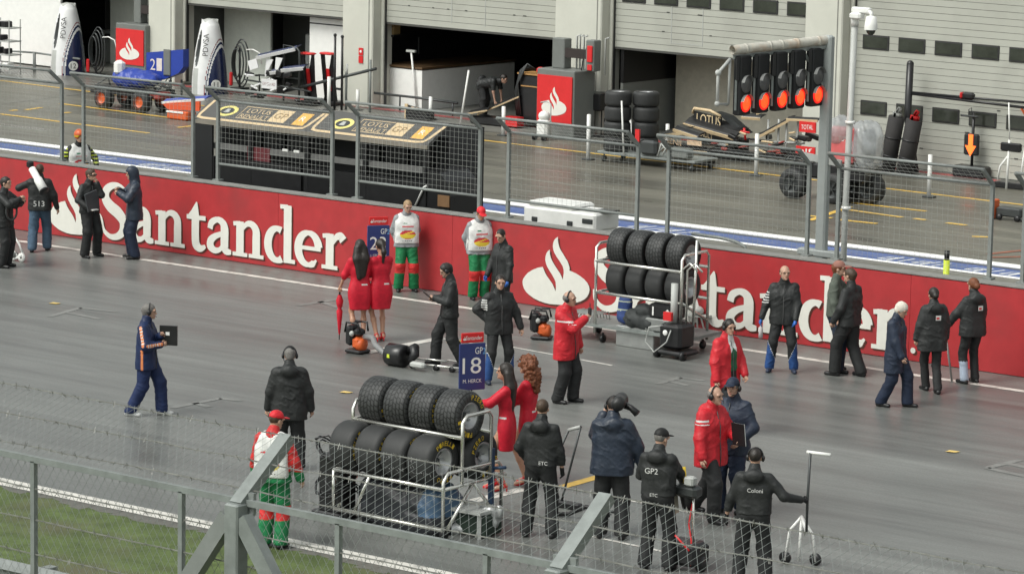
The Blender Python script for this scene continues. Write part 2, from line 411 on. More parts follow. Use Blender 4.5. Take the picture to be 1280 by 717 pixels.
JBLK = cloth('black_jacket', (.022, .0235, .0235), .55); TBLK = cloth('black_trousers', (.020, .021, .0215), .7); JCHAR = cloth('charcoal_jacket', (.027, .0285, .0285), .6)
JRED = cloth('red_jacket', (.52, .02, .03), .5); JNAVY = cloth('navy_jacket', (.021, .030, .052), .55); TNAVY = cloth('navy_trousers', (.014, .022, .045), .65)
JNAV2 = cloth('dark_blue_jacket', (.012, .024, .075), .55); RAIN = cloth('rain_jacket', (.027, .036, .054), .4)
DRESS = cloth('red_dress', (.54, .012, .03), .55, .12); STOCK = mat('stocking_skin', (.46, .25, .165), .42, 0, .05, 20)
VESTW = cloth('white_vest', (.68, .68, .66), .6); SLVG = cloth('grey_overall', (.27, .28, .29), .6); TGRN = cloth('green_overall', (.012, .17, .06), .55); OVRED = cloth('red_overall', (.55, .03, .03), .55)
DENIM = cloth('denim', (.06, .10, .15), .8); OLIVE = cloth('olive_fleece', (.10, .115, .095), .85); JEANSB = cloth('dark_jeans', (.025, .035, .055), .8); RSB = cloth('blue_race_suit', (.025, .075, .23), .55); GRNSW = cloth('green_sweater', (.02, .10, .05), .8)
SHOEB = mat('black_shoe', (.012, .012, .013), .4, 0, .1); SHOEW = mat('white_trainer', (.5, .51, .5), .5, 0, .1); SHOER = mat('red_shoe', (.60, .015, .02), .3, 0, .05); SOLE = mat('pale_sole', (.5, .5, .48), .6, 0, .1)
HGREY = mat('grey_hair', (.16, .15, .14), .6, 0, .3, 40, .4, 120); HWHITE = mat('white_hair', (.62, .58, .50), .6, 0, .2, 40, .4, 120); HDARK = mat('dark_hair', (.018, .013, .010), .45, 0, .3, 40, .4, 120)
HBRWN = mat('brown_hair', (.06, .035, .02), .55, 0, .3, 40, .4, 120); HGING = mat('ginger_curls', (.16, .05, .018), .6, 0, .4, 50, .6, 90); HBLON = mat('fair_hair', (.33, .22, .12), .6, 0, .2, 40, .4, 120)
CAPR = cloth('red_cap', (.62, .02, .03), .55); CAPB = cloth('black_cap', (.012, .012, .012), .6); CAPN = cloth('navy_cap', (.014, .022, .045), .6)
GLOVEB = cloth('black_glove', (.012, .012, .013), .5); GLOVEBL = cloth('blue_glove', (.03, .12, .42), .5)
ZIPM = mat('zip_tape', (.07, .07, .07), .5, 0, 0); VRED = mat('vest_red_print', (.62, .05, .06), .5, 0, 0); VYEL = mat('vest_yellow_print', (.75, .58, .05), .5, 0, 0); VGRN = mat('vest_green_print', (.03, .2, .1), .5, 0, 0)
WHITEC = mat('white_print', (.62, .62, .60), .5, 0, 0); ORNG = mat('orange_stripe', (.68, .22, .08), .5, 0, 0); HIVIS = mat('hi_vis_yellow', (.6, .7, .05), .5, 0, 0)
def heading(phi):
    a = R_(phi); tx, ty = math.sin(YAW), -math.cos(YAW)
    return math.atan2(math.cos(a)*ty+math.sin(a)*math.sin(YAW), math.cos(a)*tx+math.sin(a)*math.cos(YAW))-math.pi/2
def ik(a, b, l1, l2, pole):
    a, b, pole = map(np.array, (a, b, pole)); v = b-a; L = np.linalg.norm(v)
    if L > (l1+l2)*.995: b = a+v/L*(l1+l2)*.995; v = b-a; L = np.linalg.norm(v)
    u = v/L; t = (l1*l1-l2*l2+L*L)/(2*L); hgt = math.sqrt(max(l1*l1-t*t, 0)); p = pole-u*(pole@u); p = p/max(np.linalg.norm(p), 1e-6)
    return a+u*t+p*hgt, b
def person(px, face, label, H=1.78, bulk=1.0, fem=False, feet=((-.11, 0), (.11, 0)), lift=(0, 0), lean=0.0, side=0.0, twist=0.0,
           Lh=(-.27, .06, .80), Rh=(.27, .06, .80), Lp=(-.6, -.5, -.3), Rp=(.6, -.5, -.3), head=(0, 0), skin=SKIN, jacket=JBLK, jpaint=None, jm=(), hem=.80, jfat=.028, collar=True,
           hood=None, trousers=TBLK, tpaint=None, tm=(), shoes=SHOEB, hair=None, hairmat=HBRWN, hat=None, hatmat=CAPR, headset=False, gloves=None, dress=False, vest=None, loc=None,
           sleeve=1.0, tfat=.03, stripe=0, crouch=0.0, seed=0, glasses=False, open_front=None, group=None, knees=None):
    k = H/1.78; base = at(*px) if loc is None else Vector(loc); rz = heading(face)
    hipw = .085 if not fem else .09; shw = (.172 if not fem else .148)*(.85+.15*bulk); legl = .86
    hz = .93-crouch
    hip = np.array([0, 0, hz])
    fz = .085 if not dress else .13
    ank = [np.array([feet[0][0], feet[0][1], fz+lift[0]]), np.array([feet[1][0], feet[1][1], fz+lift[1]])]
    for i, sx in ((0, -1), (1, 1)):
        dd = np.linalg.norm((ank[i]-hip-[sx*hipw, 0, 0])[:2]); need = math.sqrt(max(.845**2-dd*dd, .01))+ank[i][2]; hz = min(hz, need)
    hip[2] = hz; hj = [hip+[-hipw, 0, 0], hip+[hipw, 0, 0]]; kn = []
    for i in (0, 1):
        pole = np.array([(-.15, .15)[i], 1.0, 0]) if knees is None else np.array(knees[i])
        kk, aa = ik(hj[i], ank[i], .435, .425, pole); kn.append(kk); ank[i] = aa
    cl, sl_ = math.cos(R_(lean)), math.sin(R_(lean)); ct, stw = math.cos(R_(twist)), math.sin(R_(twist)); sd_ = math.tan(R_(side))
    def T(p):                                              # spine point (measured upright from the hip) after lean and twist
        x, y, z = p; z0 = z-.93; w_ = min(1, max(0, z0/.4)); c_, s_ = math.cos(R_(twist*w_)), math.sin(R_(twist*w_)); x, y = x*c_-y*s_, x*s_+y*c_
        return hip+np.array([x+sd_*z0, y*cl+z0*sl_, z0*cl-y*sl_])
    sh = [T((-shw, -.01, 1.395)), T((shw, -.01, 1.395))]; ua, fa = (.285, .25) if not fem else (.265, .235)
    el, wr = [], []
    for i, (hp, pl) in enumerate(((Lh, Lp), (Rh, Rp))):
        e_, w_ = ik(sh[i], hp, ua, fa, pl); el.append(e_); wr.append(w_)
    nk = T((0, -.01, 1.47)); hy, hp_ = R_(head[0]), R_(head[1]+lean*.55)
    hc = T((0, .028, 1.545))+np.array([0, .03*math.sin(R_(lean)), 0])
    cy_, sy_ = math.cos(hy), math.sin(hy); cp, sp = math.cos(hp_), math.sin(hp_)
    Mh = np.array([[cy_, -sy_, 0], [sy_, cy_, 0], [0, 0, 1]]) @ np.array([[1, 0, 0], [0, cp, sp], [0, -sp, cp]])   # head local -> body
    hc = hc+Mh @ np.array([0, .012, .085]); Mi = Mh.T
    def HP(p): return hc+Mh @ np.array(p, float)
    # ---- body, one skin
    b = SDF(.0125 if not fem else .0118)
    g = .86 if fem else 1.0
    b.rows(T, [(1.38, shw-.05, .05*g, -.01), (1.27, .075, .10*g, .005), (1.06, .05, .088*g, 0), (.95, .06, .10*g, 0)], sy=.8, step=.07)
    b.cap(hj[0]+[.02, 0, .03], hj[1]+[-.02, 0, .03], .108, sy=.85).cap(T((-.05, 0, 1.05)), T((.05, 0, 1.05)), .088*g, sy=.8).cap(T((-.075, .005, 1.27)), T((.075, .005, 1.27)), .105*g, sy=.8).cap(T((-shw+.03, -.01, 1.385)), T((shw-.03, -.01, 1.385)), .052*g, .052*g)
    b.cap(T((0, 0, .98)), T((0, 0, 1.3)), .10*g, .10*g, sy=.75)
    if fem: b.ell(T((-.065, .085, 1.27)), (.06, .055, .06)).ell(T((.065, .085, 1.27)), (.06, .055, .06))
    for i in (0, 1):
        b.cap(hj[i], kn[i], .082*g, .052*g).cap(kn[i], kn[i]*.62+ank[i]*.38+[0, -.012, 0], .048*g, .053*g).cap(kn[i]*.62+ank[i]*.38+[0, -.012, 0], ank[i], .053*g, .034)
        f0 = ank[i]; tz = .03 if not dress else .028
        b.cap(f0+[0, -.035, -.04], f0+[(-.02, .02)[i], .13, tz-f0[2]+lift[i]], .034, .028)
        b.cap(sh[i], el[i], .05*g, .039*g).cap(el[i], wr[i], .039*g, .026*g)
        fd = wr[i]-el[i]; fd = fd/np.linalg.norm(fd); b.cap(wr[i]+fd*.02, wr[i]+fd*.075, .026, .03, k=.02)
    b.cap(nk-[0, 0, .04], HP((0, -.02, -.05)), .055*(.85 if fem else 1), .052*(.85 if fem else 1))
    b.ell(HP((0, -.012, .03)), (.074, .094, .088), M=Mi).ell(HP((0, .022, -.045)), (.054, .062, .068), M=Mi, k=.03)
    b.cap(HP((0, .082, .012)), HP((0, .102, -.026)), .009, .014, k=.012).ell(HP((-.076, -.012, -.012)), (.012, .02, .03), M=Mi, k=.008).ell(HP((.076, -.012, -.012)), (.012, .02, .03), M=Mi, k=.008)
    b.cap(HP((-.05, .072, .028)), HP((.05, .072, .028)), .016, k=.015)
    b.ell(HP((0, .075, -.088)), (.024, .018, .018), M=Mi)
    ex = MB(); Rm = Matrix([[float(x) for x in r] for r in Mh])
    for sx in (-1, 1):
        ex.ball(HP((sx*.031, .080, .006)), (.011, .008, .006), 1, 8, Rm); ex.tube([HP((sx*.017, .090, .024)), HP((sx*.035, .089, .027)), HP((sx*.050, .079, .023))], .0035, 5, 1)
    ex.ball(HP((0, .088, -.062)), (.024, .008, .008), 2, 8, Rm)
    if glasses: ex.tube([HP((sx_*.075, yy, .012)) for sx_, yy in ((-1, -.01), (-1, .06), (-.5, .1), (.5, .1), (1, .06), (1, -.01))], .011, 6, 1)
    hands = []
    for i in (0, 1):                                       # four unequal fingers and a thumb, curled
        fd = wr[i]-el[i]; fd = fd/np.linalg.norm(fd); ins = np.array([(1, -1)[i]*1.0, .25, 0]); ins = ins-fd*(ins@fd); ins /= max(np.linalg.norm(ins), 1e-6); wd = np.cross(fd, ins)
        pc = wr[i]+fd*.08; hands.append(pc+fd*.03+ins*.02)
        for q, (off, L) in enumerate(((.027, .068), (.009, .078), (-.009, .072), (-.026, .056))):
            p0 = pc+wd*off-fd*.01; p1 = p0+fd*L*.5+ins*L*.12; p2 = p1+fd*L*.3+ins*L*.38; ex.tube([p0, p1, p2], [.0105, .0095, .0075], 6, 3 if gloves else 0)
        p0 = wr[i]+fd*.03+wd*.022; p1 = p0+wd*.025+fd*.03+ins*.015; ex.tube([p0, p1, p1+fd*.028+ins*.012], [.013, .011, .009], 6, 3 if gloves else 0)
    wa = np.array(wr); W_ = 4 if dress else 0
    def bp(c):
        m = np.zeros(len(c), int)
        if dress: m[c[:, 2] < hip[2]] = 4
        if gloves:
            for i in (0, 1): m[np.linalg.norm(c-(wr[i]+(hands[i]-wr[i])*.5), axis=1) < .085] = 3
        return m
    root = sdf_obj('person', b, [skin, EYE, LIP, gloves or skin, STOCK], None, bp, ex)
    root.location = base; root.rotation_euler = (0, 0, rz); root.scale = (k, k, k); tag(root, label, 'person', group)
    sd = seed*13+5
    # ---- trousers
    if not dress and trousers is not None:
        t = SDF(.0135); B = tfat*(.8+.4*bulk)
        t.cap(hj[0]+[.02, 0, .02], hj[1]+[-.02, 0, .02], .112+B*.7, sy=.88).cap(hip+[-.04, 0, .12], hip+[.04, 0, .12], .105+B*.4, sy=.85)
        for i in (0, 1):
            bot = ank[i]+[0, -.005, .0]
            t.cap(hj[i], kn[i], .084+B, .058+B).cap(kn[i], bot, .058+B, .056+B)
        t.noise = [(.007, (7, 7, 10), sd), (-.0045, (8, 8, 30), sd+1)]
        t.cuts = [lambda G: .052-G[..., 2]]
        sdf_obj('trousers', t, [trousers]+list(tm), root, tpaint)
    # ---- shoes
    for i in (0, 1):
        f0 = ank[i]; sx = (-1, 1)[i]
        if not dress:
            s_ = SDF(.011); z0 = f0[2]-fz
            s_.cap(f0+[0, -.055, -.045], f0+[sx*.025, .14, -.053], .042, .034).cap(f0+[0, -.01, -.01], f0+[0, .04, -.04], .045, .04)
            s_.cuts = [lambda G, z0=z0: z0+.004-G[..., 2]]
            mi_ = shoes if isinstance(shoes, tuple) else (shoes, SOLE if shoes is SHOEW else shoes)
            sdf_obj('shoe', s_, [mi_[0], mi_[1]], root, lambda c, z0=z0: (c[:, 2] < z0+.022))
        else:
            m = MB(); yy = f0[1]
            m.tube([f0+[0, -.05, -.03], f0+[0, .04, -.075], f0+[sx*.012, .12, .018-f0[2]], f0+[sx*.014, .155, .016-f0[2]]], [.036, .036, .034, .018], 10); m.tube([f0+[0, -.055, -.04], f0+[0, -.06, -f0[2]+.004]], [.016, .007], 8); m.tube([f0+[0, -.03, -.01], f0+[0, .03, -.005]], [.04, .036], 10)
            m.build('shoe', shoes, root)
    # ---- jacket / dress
    if jacket is not None:
        j = SDF(.0125); F_ = jfat*bulk*.78
        if not dress:
            j.rows(T, [(1.455, .03, .05+F_*.5, -.015), (1.375, shw-.075, .060+F_*.85, -.01), (1.25, .088, .110+F_, .005), (1.06, .075, .106+F_*1.2, 0), (.95, .075, .112+F_*1.25, 0)])
            for q in np.arange(min(hem, .93), .94, .045): j.cap(hip+[-.078, 0, q-.95], hip+[.078, 0, q-.95], .114+F_*1.3, sy=.9)
            zc = hip[2]+hem-.93
            if hem > .95: zc = hip[2]+hem-.93
            j.cuts = [lambda G, z=zc: z-G[..., 2]] if crouch < .2 else []
        else:
            j.rows(T, [(1.44, .03, .05, -.01), (1.37, shw-.055, .062, -.01), (1.25, .064, .106, .005), (1.09, .052, .092, 0), (.98, .064, .112, -.008)], sy=.9)
            for q, w_, r in ((.93, .070, .120), (.87, .074, .128), (.81, .074, .128), (.75, .070, .124), (.69, .066, .117), (.63, .062, .11), (.58, .06, .106)): j.cap(hip+[-w_, -.012, q-.93], hip+[w_, -.012, q-.93], r, sy=.88)
            j.ell(T((-.065, .085, 1.27)), (.07, .065, .07)).ell(T((.065, .085, 1.27)), (.07, .065, .07))
            j.cuts = [lambda G, z=hip[2]-.36: z-G[..., 2]]
        for i in (0, 1):
            e1 = el[i]+(wr[i]-el[i])*(sleeve-.02 if sleeve <= 1 else 1)
            j.cap(sh[i], el[i], .052+F_*.75, .046+F_*.75, k=.05)
            if sleeve > .15: j.cap(el[i], e1, .046+F_*.8, .036+F_*.65)
        if collar: j.cap(nk-[0, 0, .03], nk+(HP((0, -.02, -.06))-nk)*.55, .076+F_*.3, .067+F_*.2)
        if hood == 'down': j.ell(T((0, -.105, 1.43)), (.12, .065, .085), k=.04)
        if hood == 'up':
            j.ell(HP((0, -.02, .02)), (.105, .125, .125), M=Mi, k=.04).cap(nk, HP((0, -.03, -.04)), .10, .10); j.cap(HP((0, .10, -.01)), HP((0, .2, -.01)), .072, .085, sub=True)
        j.noise = [(.006 if not dress else .003, (6, 6, 7), sd+2), (-.0045 if not dress else .001, (9, 9, 30), sd+3), (.002 if not dress else .001, (45, 45, 22), sd+6)]
        jp = jpaint
        if stripe:                                         # stripes down the outside of both sleeves and the side seams
            def jp(c):
                m_ = np.zeros(len(c), int)
                for i in (0, 1):
                    for a, b in ((sh[i], el[i]), (el[i], wr[i])):
                        ba = b-a; v = c-a; t_ = np.clip((v@ba)/(ba@ba), 0, 1); d_ = v-t_[:, None]*ba; u_ = ba/np.linalg.norm(ba); o_ = np.array([(-1, 1)[i], -.25, .1]); o_ = o_-u_*(o_@u_); o_ /= np.linalg.norm(o_)
                        cm = d_@o_; ot = np.linalg.norm(d_-cm[:, None]*o_, axis=1)
                        m_[(cm > .02) & (ot < .024) & (cm < .12)] = 1
                        m_[(cm > .02) & (ot < .024) & (cm < .12) & (np.sin(t_*38) > .55)] = 2
                m_[(np.abs(c[:, 0]) > .13) & (np.abs(c[:, 1]+.01) < .022) & (c[:, 2] < 1.05)] = 1
                return m_
        sdf_obj('dress' if dress else 'jacket', j, [jacket]+list(jm), root, jp)
    if jacket is not None and not dress and vest is None and lean < 30 and hood != 'up':
        m = MB(); zp = [(1.44, .055+F_*.6), (1.375, .86*(.075+F_)), (1.25, .012+.86*(.112+F_)), (1.06, .008+.86*(.108+F_*1.2)), (max(hem, .93), .012+.9*(.114+F_*1.3))]; P = [T((0, y+.004, z)) for z, y in zp]
        if hem < .93: P.append(hip+[0, .012+.9*(.114+F_*1.3), hem-.93])
        m.tube(P, .007, 5); m.build('zip', ZIPM, root)
    if vest is not None:
        v = SDF(.0125); F_ = jfat*bulk+.012
        v.rows(T, [(1.45, .05, .05+F_*.5, -.015), (1.375, shw-.07, .064+F_*.9, -.01), (1.25, .092, .112+F_, .005), (1.06, .085, .110+F_*1.2, 0), (.95, .085, .114+F_*1.2, 0)], sy=.88)
        v.cap(nk, nk+[0, .02, .12], .09, .11, sub=True)
        v.cuts = [lambda G: .93-G[..., 2], lambda G: np.abs(G[..., 0])-.225]; v.noise = [(.006, (8, 8, 12), sd+7)]
        def vp(c):
            m = np.zeros(len(c), int); x, y, z = c[:, 0], c[:, 1], c[:, 2]; fr = (y > .06) if vest == 'front' else (y < -.06)
            e = ((x-.0)/.15)**2+((z-1.1)/.085)**2 < 1; m[fr & e] = 1; m[fr & e & (z < 1.1) & (np.abs(z-1.07) < .045)] = 2; m[fr & e & (z > 1.07) & (np.abs(x*.3+z-1.125) < .012)] = 2
            m[fr & (np.abs(z-1.25) < .012) & (np.abs(x) < .11)] = 1; m[fr & (np.abs(z-1.31) < .01) & (np.abs(x-.05) < .04)] = 3
            m[fr & (np.abs(z-.985) < .008) & (np.abs(x) < .10) & (np.sin(x*160) > 0)] = 4
            return m
        sdf_obj('vest', v, [VESTW, VRED, VYEL, VGRN, BLACK], root, vp)
    if open_front is not None:                              # shirt and sweater seen in an open jacket
        v = SDF(.0125); v.cap(T((-.01, .115, 1.36)), T((-.01, .15, 1.0)), .055, .085, sy=.75)
        sdf_obj('sweater', v, [open_front, WHITEC, YEL], root, lambda c: np.where((c[:, 2] > 1.30) & (np.abs(c[:, 0]+.0) < .045), 1, 0))
    # ---- hair, hats, headset
    if hair:
        hr = SDF(.011)
        if hair == 'short': hr.ell(HP((0, -.016, .036)), (.081, .099, .093), M=Mi).cap(HP((-.0, -.06, -.03)), HP((0, -.07, .02)), .055, .06)
        elif hair == 'balding': hr.ell(HP((0, -.028, .012)), (.081, .090, .075), M=Mi); hr.ell(HP((0, .03, .105)), (.075, .12, .06), M=Mi, sub=True)
        elif hair == 'crop': hr.ell(HP((0, -.016, .033)), (.0775, .096, .0905), M=Mi)
        elif hair == 'full': hr.ell(HP((0, -.018, .043)), (.088, .108, .098), M=Mi).ell(HP((0, -.045, -.015)), (.082, .07, .07), M=Mi)
        elif hair in ('long', 'pony', 'curly', 'bun'):
            R = 1.25 if hair == 'curly' else 1.0
            hr.ell(HP((0, -.02, .036)), (.084*R, .104*R, .096*R), M=Mi)
            if hair == 'long': hr.cap(HP((-.05, -.06, -.02)), HP((-.08, -.10, -.2)), .065, .07).cap(HP((.05, -.06, -.02)), HP((.08, -.10, -.2)), .065, .07).cap(HP((-.045, -.12, -.2)), HP((-.03, -.14, -.50)), .09, .05, sy=.7).cap(HP((.045, -.12, -.2)), HP((.03, -.14, -.46)), .09, .05, sy=.7)
            if hair == 'pony': hr.cap(HP((0, -.11, .03)), HP((0, -.16, -.08)), .034, .04).cap(HP((0, -.16, -.08)), HP((0, -.13, -.26)), .04, .018)
            if hair == 'bun': hr.ell(HP((0, -.115, .0)), (.05, .045, .05))
            if hair == 'curly': hr.cap(HP((-.06, -.06, 0)), HP((-.07, -.09, -.2)), .075, .075).cap(HP((.06, -.06, 0)), HP((.07, -.09, -.2)), .075, .075).cap(HP((0, -.1, -.1)), HP((0, -.13, -.3)), .10, .07)
        a = .022 if hair == 'curly' else .003
        hr.ell(HP((0, .095, -.03)), (.082, .080, .105) if hair != 'full' else (.080, .072, .085), M=Mi, sub=True)
        hr.noise = [(a, (28, 28, 28 if hair == 'curly' else 9), sd+4), (a*.7, (60, 60, 40 if hair == 'curly' else 14), sd+5)]
        sdf_obj('hair', hr, [hairmat], root)
    if hat == 'cap':
        hr = SDF(.010); hr.ell(HP((0, -.012, .05)), (.084, .102, .088), M=Mi); hr.cuts = [lambda G: -(((G-HP((0, 0, .035)))@Mh)[..., 2])]
        hr2 = hr; hr2.ell(HP((0, .125, .048)), (.072, .075, .012), M=Mi, k=.01)
        sdf_obj('cap', hr2, [hatmat], root)
    if hat == 'helmet':
        hr = SDF(.011); hr.ell(HP((0, -.015, .045)), (.105, .13, .115), M=Mi); hr.ell(HP((0, .13, -.03)), (.075, .08, .07), M=Mi, sub=True)
        hr.cuts = [lambda G: -(((G-HP((0, 0, -.04)))@Mh)[..., 2])]
        sdf_obj('helmet', hr, [hatmat, YEL], root, lambda c: (np.abs(((c-hc)@Mh)[:, 2]-.02) < .02))
    if headset:
        m = MB(); Rc = Rm
        for sx in (-1, 1):
            m.ball(HP((sx*.093, -.005, -.005)), (.024, .036, .043), 0, 12, Rc)
        m.tube([HP((.09*math.cos(a), -.01, .02+.105*math.sin(a))) for a in [math.pi*i/10 for i in range(11)]], .011, 6)
        m.tube([HP((-.09, .01, -.03)), HP((-.08, .08, -.07)), HP((-.03, .11, -.075))], .005, 5)
        m.build('headset', BLACK, root)
    root['_h'] = 0; del root['_h']
    Mw = Matrix.Translation(base) @ Matrix.Rotation(rz, 4, 'Z') @ Matrix.Scale(k, 4)
    root['kind'] = 'thing'
    return dict(root=root, L=Mw @ Vector(hands[0]), R=Mw @ Vector(hands[1]), M=Mw, T=T, HP=HP, rz=rz, k=k, base=base)
def back_print(P, s, z, h, mtl, y=-.17, x=0.0, front=False, name='print'):   # small lettering sewn on the jacket
    m = MB(); U, V = ((1, 0, 0), (0, 0, 1)) if not front else ((-1, 0, 0), (0, 0, 1))
    p = P['T']((x, 0, z)); text(m, s, (p[0], p[1]+(y if not front else -y), p[2]), U, V, h)
    return m.build(name, mtl, P['root'])
# ================================================================== ground, track, pit lane
def asphalt(name, col, streak, rough, rvar, dark=.35, sdir=(.05, .9), bump=.25, warm=None):
    m = bpy.data.materials.new(name); m.use_nodes = True; N = m.node_tree.nodes; L = m.node_tree.links; b = N['Principled BSDF']
    tc = N.new('ShaderNodeTexCoord')
    def noise(sx, sy, sc_, det=6, ro=.6):
        mp = N.new('ShaderNodeMapping'); mp.inputs['Scale'].default_value = (sx, sy, 1); L.new(tc.outputs['Object'], mp.inputs[0])
        n = N.new('ShaderNodeTexNoise'); n.inputs['Scale'].default_value = sc_; n.inputs['Detail'].default_value = det; n.inputs['Roughness'].default_value = ro; L.new(mp.outputs[0], n.inputs['Vector']); return n
    def rng(s, a, b_, c, d):
        r = N.new('ShaderNodeMapRange'); r.inputs[1].default_value = a; r.inputs[2].default_value = b_; r.inputs[3].default_value = c; r.inputs[4].default_value = d; L.new(s, r.inputs[0]); return r.outputs[0]
    def mul(a, b_):
        k = N.new('ShaderNodeMath'); k.operation = 'MULTIPLY'; L.new(a, k.inputs[0]); L.new(b_, k.inputs[1]); return k.outputs[0]
    st = noise(*sdir, 1.0, 5, .6); big = noise(.25, .35, 1, 4); fine = noise(1, 1, 28, 3, .75); mid = noise(.5, 2.2, 1.6, 6, .65); patch = noise(.12, .5, 1, 3); rub = noise(.06, 5.5, 1, 4, .7)
    f = mul(mul(rng(st.outputs[0], .32, .68, 1-streak, 1+streak), rng(big.outputs[0], .3, .7, .88, 1.12)), mul(rng(fine.outputs[0], .25, .75, .78, 1.22), mul(rng(mid.outputs[0], .3, .7, .9, 1.1), rng(rub.outputs[0], .3, .7, .84, 1.14))))
    v = N.new('ShaderNodeVectorMath'); v.operation = 'SCALE'; v.inputs[0].default_value = col; L.new(f, v.inputs['Scale']); c = v.outputs[0]
    if warm:
        mx = N.new('ShaderNodeMixRGB'); mx.inputs[2].default_value = (*warm, 1); L.new(rng(patch.outputs[0], .42, .62, 0, .8), mx.inputs[0]); L.new(c, mx.inputs[1]); c = mx.outputs[0]
    L.new(c, b.inputs['Base Color'])
    s2 = N.new('ShaderNodeMath'); s2.operation = 'ADD'; L.new(rng(st.outputs[0], .3, .7, rough-rvar, rough+rvar), s2.inputs[0]); L.new(rng(big.outputs[0], .3, .7, -rvar*.6, rvar*.6), s2.inputs[1])
    cl = N.new('ShaderNodeClamp'); cl.inputs[1].default_value = .06; L.new(s2.outputs[0], cl.inputs[0]); L.new(cl.outputs[0], b.inputs['Roughness'])
    bn = N.new('ShaderNodeBump'); bn.inputs['Strength'].default_value = bump; bn.inputs['Distance'].default_value = .004; L.new(fine.outputs[0], bn.inputs['Height']); L.new(bn.outputs[0], b.inputs['Normal'])
    return m
TRACK = asphalt('wet_track_asphalt', (.142, .146, .138), .26, .40, .085, bump=.25)
PITA = asphalt('wet_pit_lane_asphalt', (.135, .128, .104), .30, .38, .12, sdir=(.10, 1.3), warm=(.095, .09, .076))
VERGE = asphalt('run_off_concrete', (.12, .115, .10), .15, .55, .05)
APRON = asphalt('apron_concrete', (.17, .168, .152), .12, .32, .08)
def sheet(name, x0, x1, y0, y1, z, m, kind='structure'):
    b = MB(); b.add([(x0, y0, z), (x1, y0, z), (x1, y1, z), (x0, y1, z)], [(0, 1, 2, 3)]); o = b.build(name, m); o['kind'] = kind; return o
GRASSM = mat('short_grass_soil', (.090, .122, .044), .9, 0, .45, 2.2, .9, 24, .2, dirt=(.11, .105, .065), ds=.8)
sheet('ground', -1500, 1500, -1500, 1500, -.02, mat('far_ground', (.06, .075, .035), .9, 0, .3, .05))
sheet('race_track', -400, 300, 31.98, 48.9, .004, TRACK)
sheet('pit_lane', -400, 300, 48.9, 70.3, .004, PITA)
sheet('garage_apron', -400, 300, 69.6, 100, .008, APRON)
sheet('grass_verge', -400, 300, 20.0, 32.0, .0, GRASSM)
# dirty edge between the near line and the grass
edge = MB(); n = 260
for i in range(n):
    x0 = -60+.25*i
    edge.add([(x0, 31.80+.08*math.sin(i*.31)+random.uniform(-.09, .09), .0035), (x0+.26, 31.80+.08*math.sin((i+1)*.31)+random.uniform(-.09, .09), .0035), (x0+.26, 32, .0035), (x0, 32, .0035)], [(0, 1, 2, 3)])
struct('verge_edge', edge, VERGE)
LINEW = mat('worn_white_line', (.62, .60, .55), .5, 0, .1, 3, dirt=(.25, .24, .22), ds=5)
LINEY = mat('yellow_line', (.72, .46, .09), .55, 0, .15, 3, dirt=(.5, .34, .1), ds=4)
LINEF = mat('faded_mark', (.195, .197, .186), .5, 0, .2, 4)
def ground_line(name, pts, wd, m, z=.009):
    b = MB()
    for (p, q) in pts:
        p, q = Vector((p[0], p[1], z)), Vector((q[0], q[1], z)); t = (q-p).normalized(); s_ = Vector((-t.y, t.x, 0))*wd/2
        b.add([p+s_, q+s_, q-s_, p-s_], [(0, 1, 2, 3)][0:1])
    return struct(name, b, m)
def px_line(name, pix, wd, m, z=.009): return ground_line(name, [(at(*a), at(*b)) for a, b in pix], wd, m, z)
ground_line('white_edge_line', [((-400, 47.78), (300, 47.78))], .17, LINEW)
ground_line('near_white_edge_line', [((-400, 32.14), (300, 32.14))], .32, LINEW)
px_line('white_grid_box_line', [((458, 441), (552, 422.5)), ((572, 631), (655, 611))], .20, LINEW)
px_line('white_grid_box_side_line', [((548, 423), (620, 434)), ((640, 434), (765, 457)), ((600, 640), (700, 661)), ((613, 643.5), (860, 696)), ((658, 600), (870, 642)), ((560, 450), (625, 462))], .06, LINEW)
px_line('yellow_grid_line', [((700, 609.5), (748, 596)), ((562, 429), (576, 426))], .17, LINEY)
for q in ([((62, 396), (100, 385)), ((100, 385), (146, 390)), ((85, 391), (126, 399))], [((372, 382), (425, 374)), ((400, 377), (424, 385))], [((215, 510), (275, 498)), ((275, 498), (302, 501)), ((243, 504), (262, 509))],
          [((822, 480), (850, 472)), ((850, 472), (880, 476)), ((838, 477), (860, 482))], [((1233, 585), (1275, 575)), ((1233, 585), (1290, 597)), ((1262, 580), (1290, 586))]):
    px_line('faded_grid_mark', q, .13, LINEF)
# pit lane paint
yl = [(-400, 67.25+.045*362), (-38, 67.25), (300, 67.25-.02*338)]
ground_line('pit_yellow_line', [((-78, 69.55), (-56, 68.15)), ((-56, 68.15), (-38, 67.4)), ((-38, 67.4), (60, 64))], .13, LINEY, .013)
px_line('pit_box_mark', [((0, 143), (186, 167)), ((75, 130), (215, 148)), ((32, 138), (52, 135)), ((76, 142), (88, 141)), ((222, 160), (240, 158)), ((1012, 276), (1062, 259)), ((1065, 254), (1158, 264.5)), ((1062, 263), (1128, 272)), ((1048, 275), (1096, 280)), ((1183, 279), (1208, 282)), ((1143, 273.5), (1157, 275.5)), ((1215, 296), (1240, 297)), ((1009, 270), (1040, 273)), ((12, 139), (22, 138))], .15, LINEY, .013)
px_line('pit_white_seam', [((0, 131), (115, 116)), ((590, 207), (592, 211)), ((995, 223), (1040, 225))], .05, LINEF, .012)
BLUEP = mat('blue_painted_strip', (.035, .08, .27), .4, 0, .12, 2, dirt=(.05, .10, .24), ds=1.5)
sheet('blue_painted_strip', -120, 20, 57.95, 58.85, .012, BLUEP)
k = MB(); k.rbox((-50, 57.88, .02), (140, .10, .04), .015); struct('low_white_kerb', k, WHITEP)
k = MB(); k.rbox((-50, 58.95, .05), (140, .16, .10), .04); struct('white_kerb', k, WHITEP)
sl_ = MB()
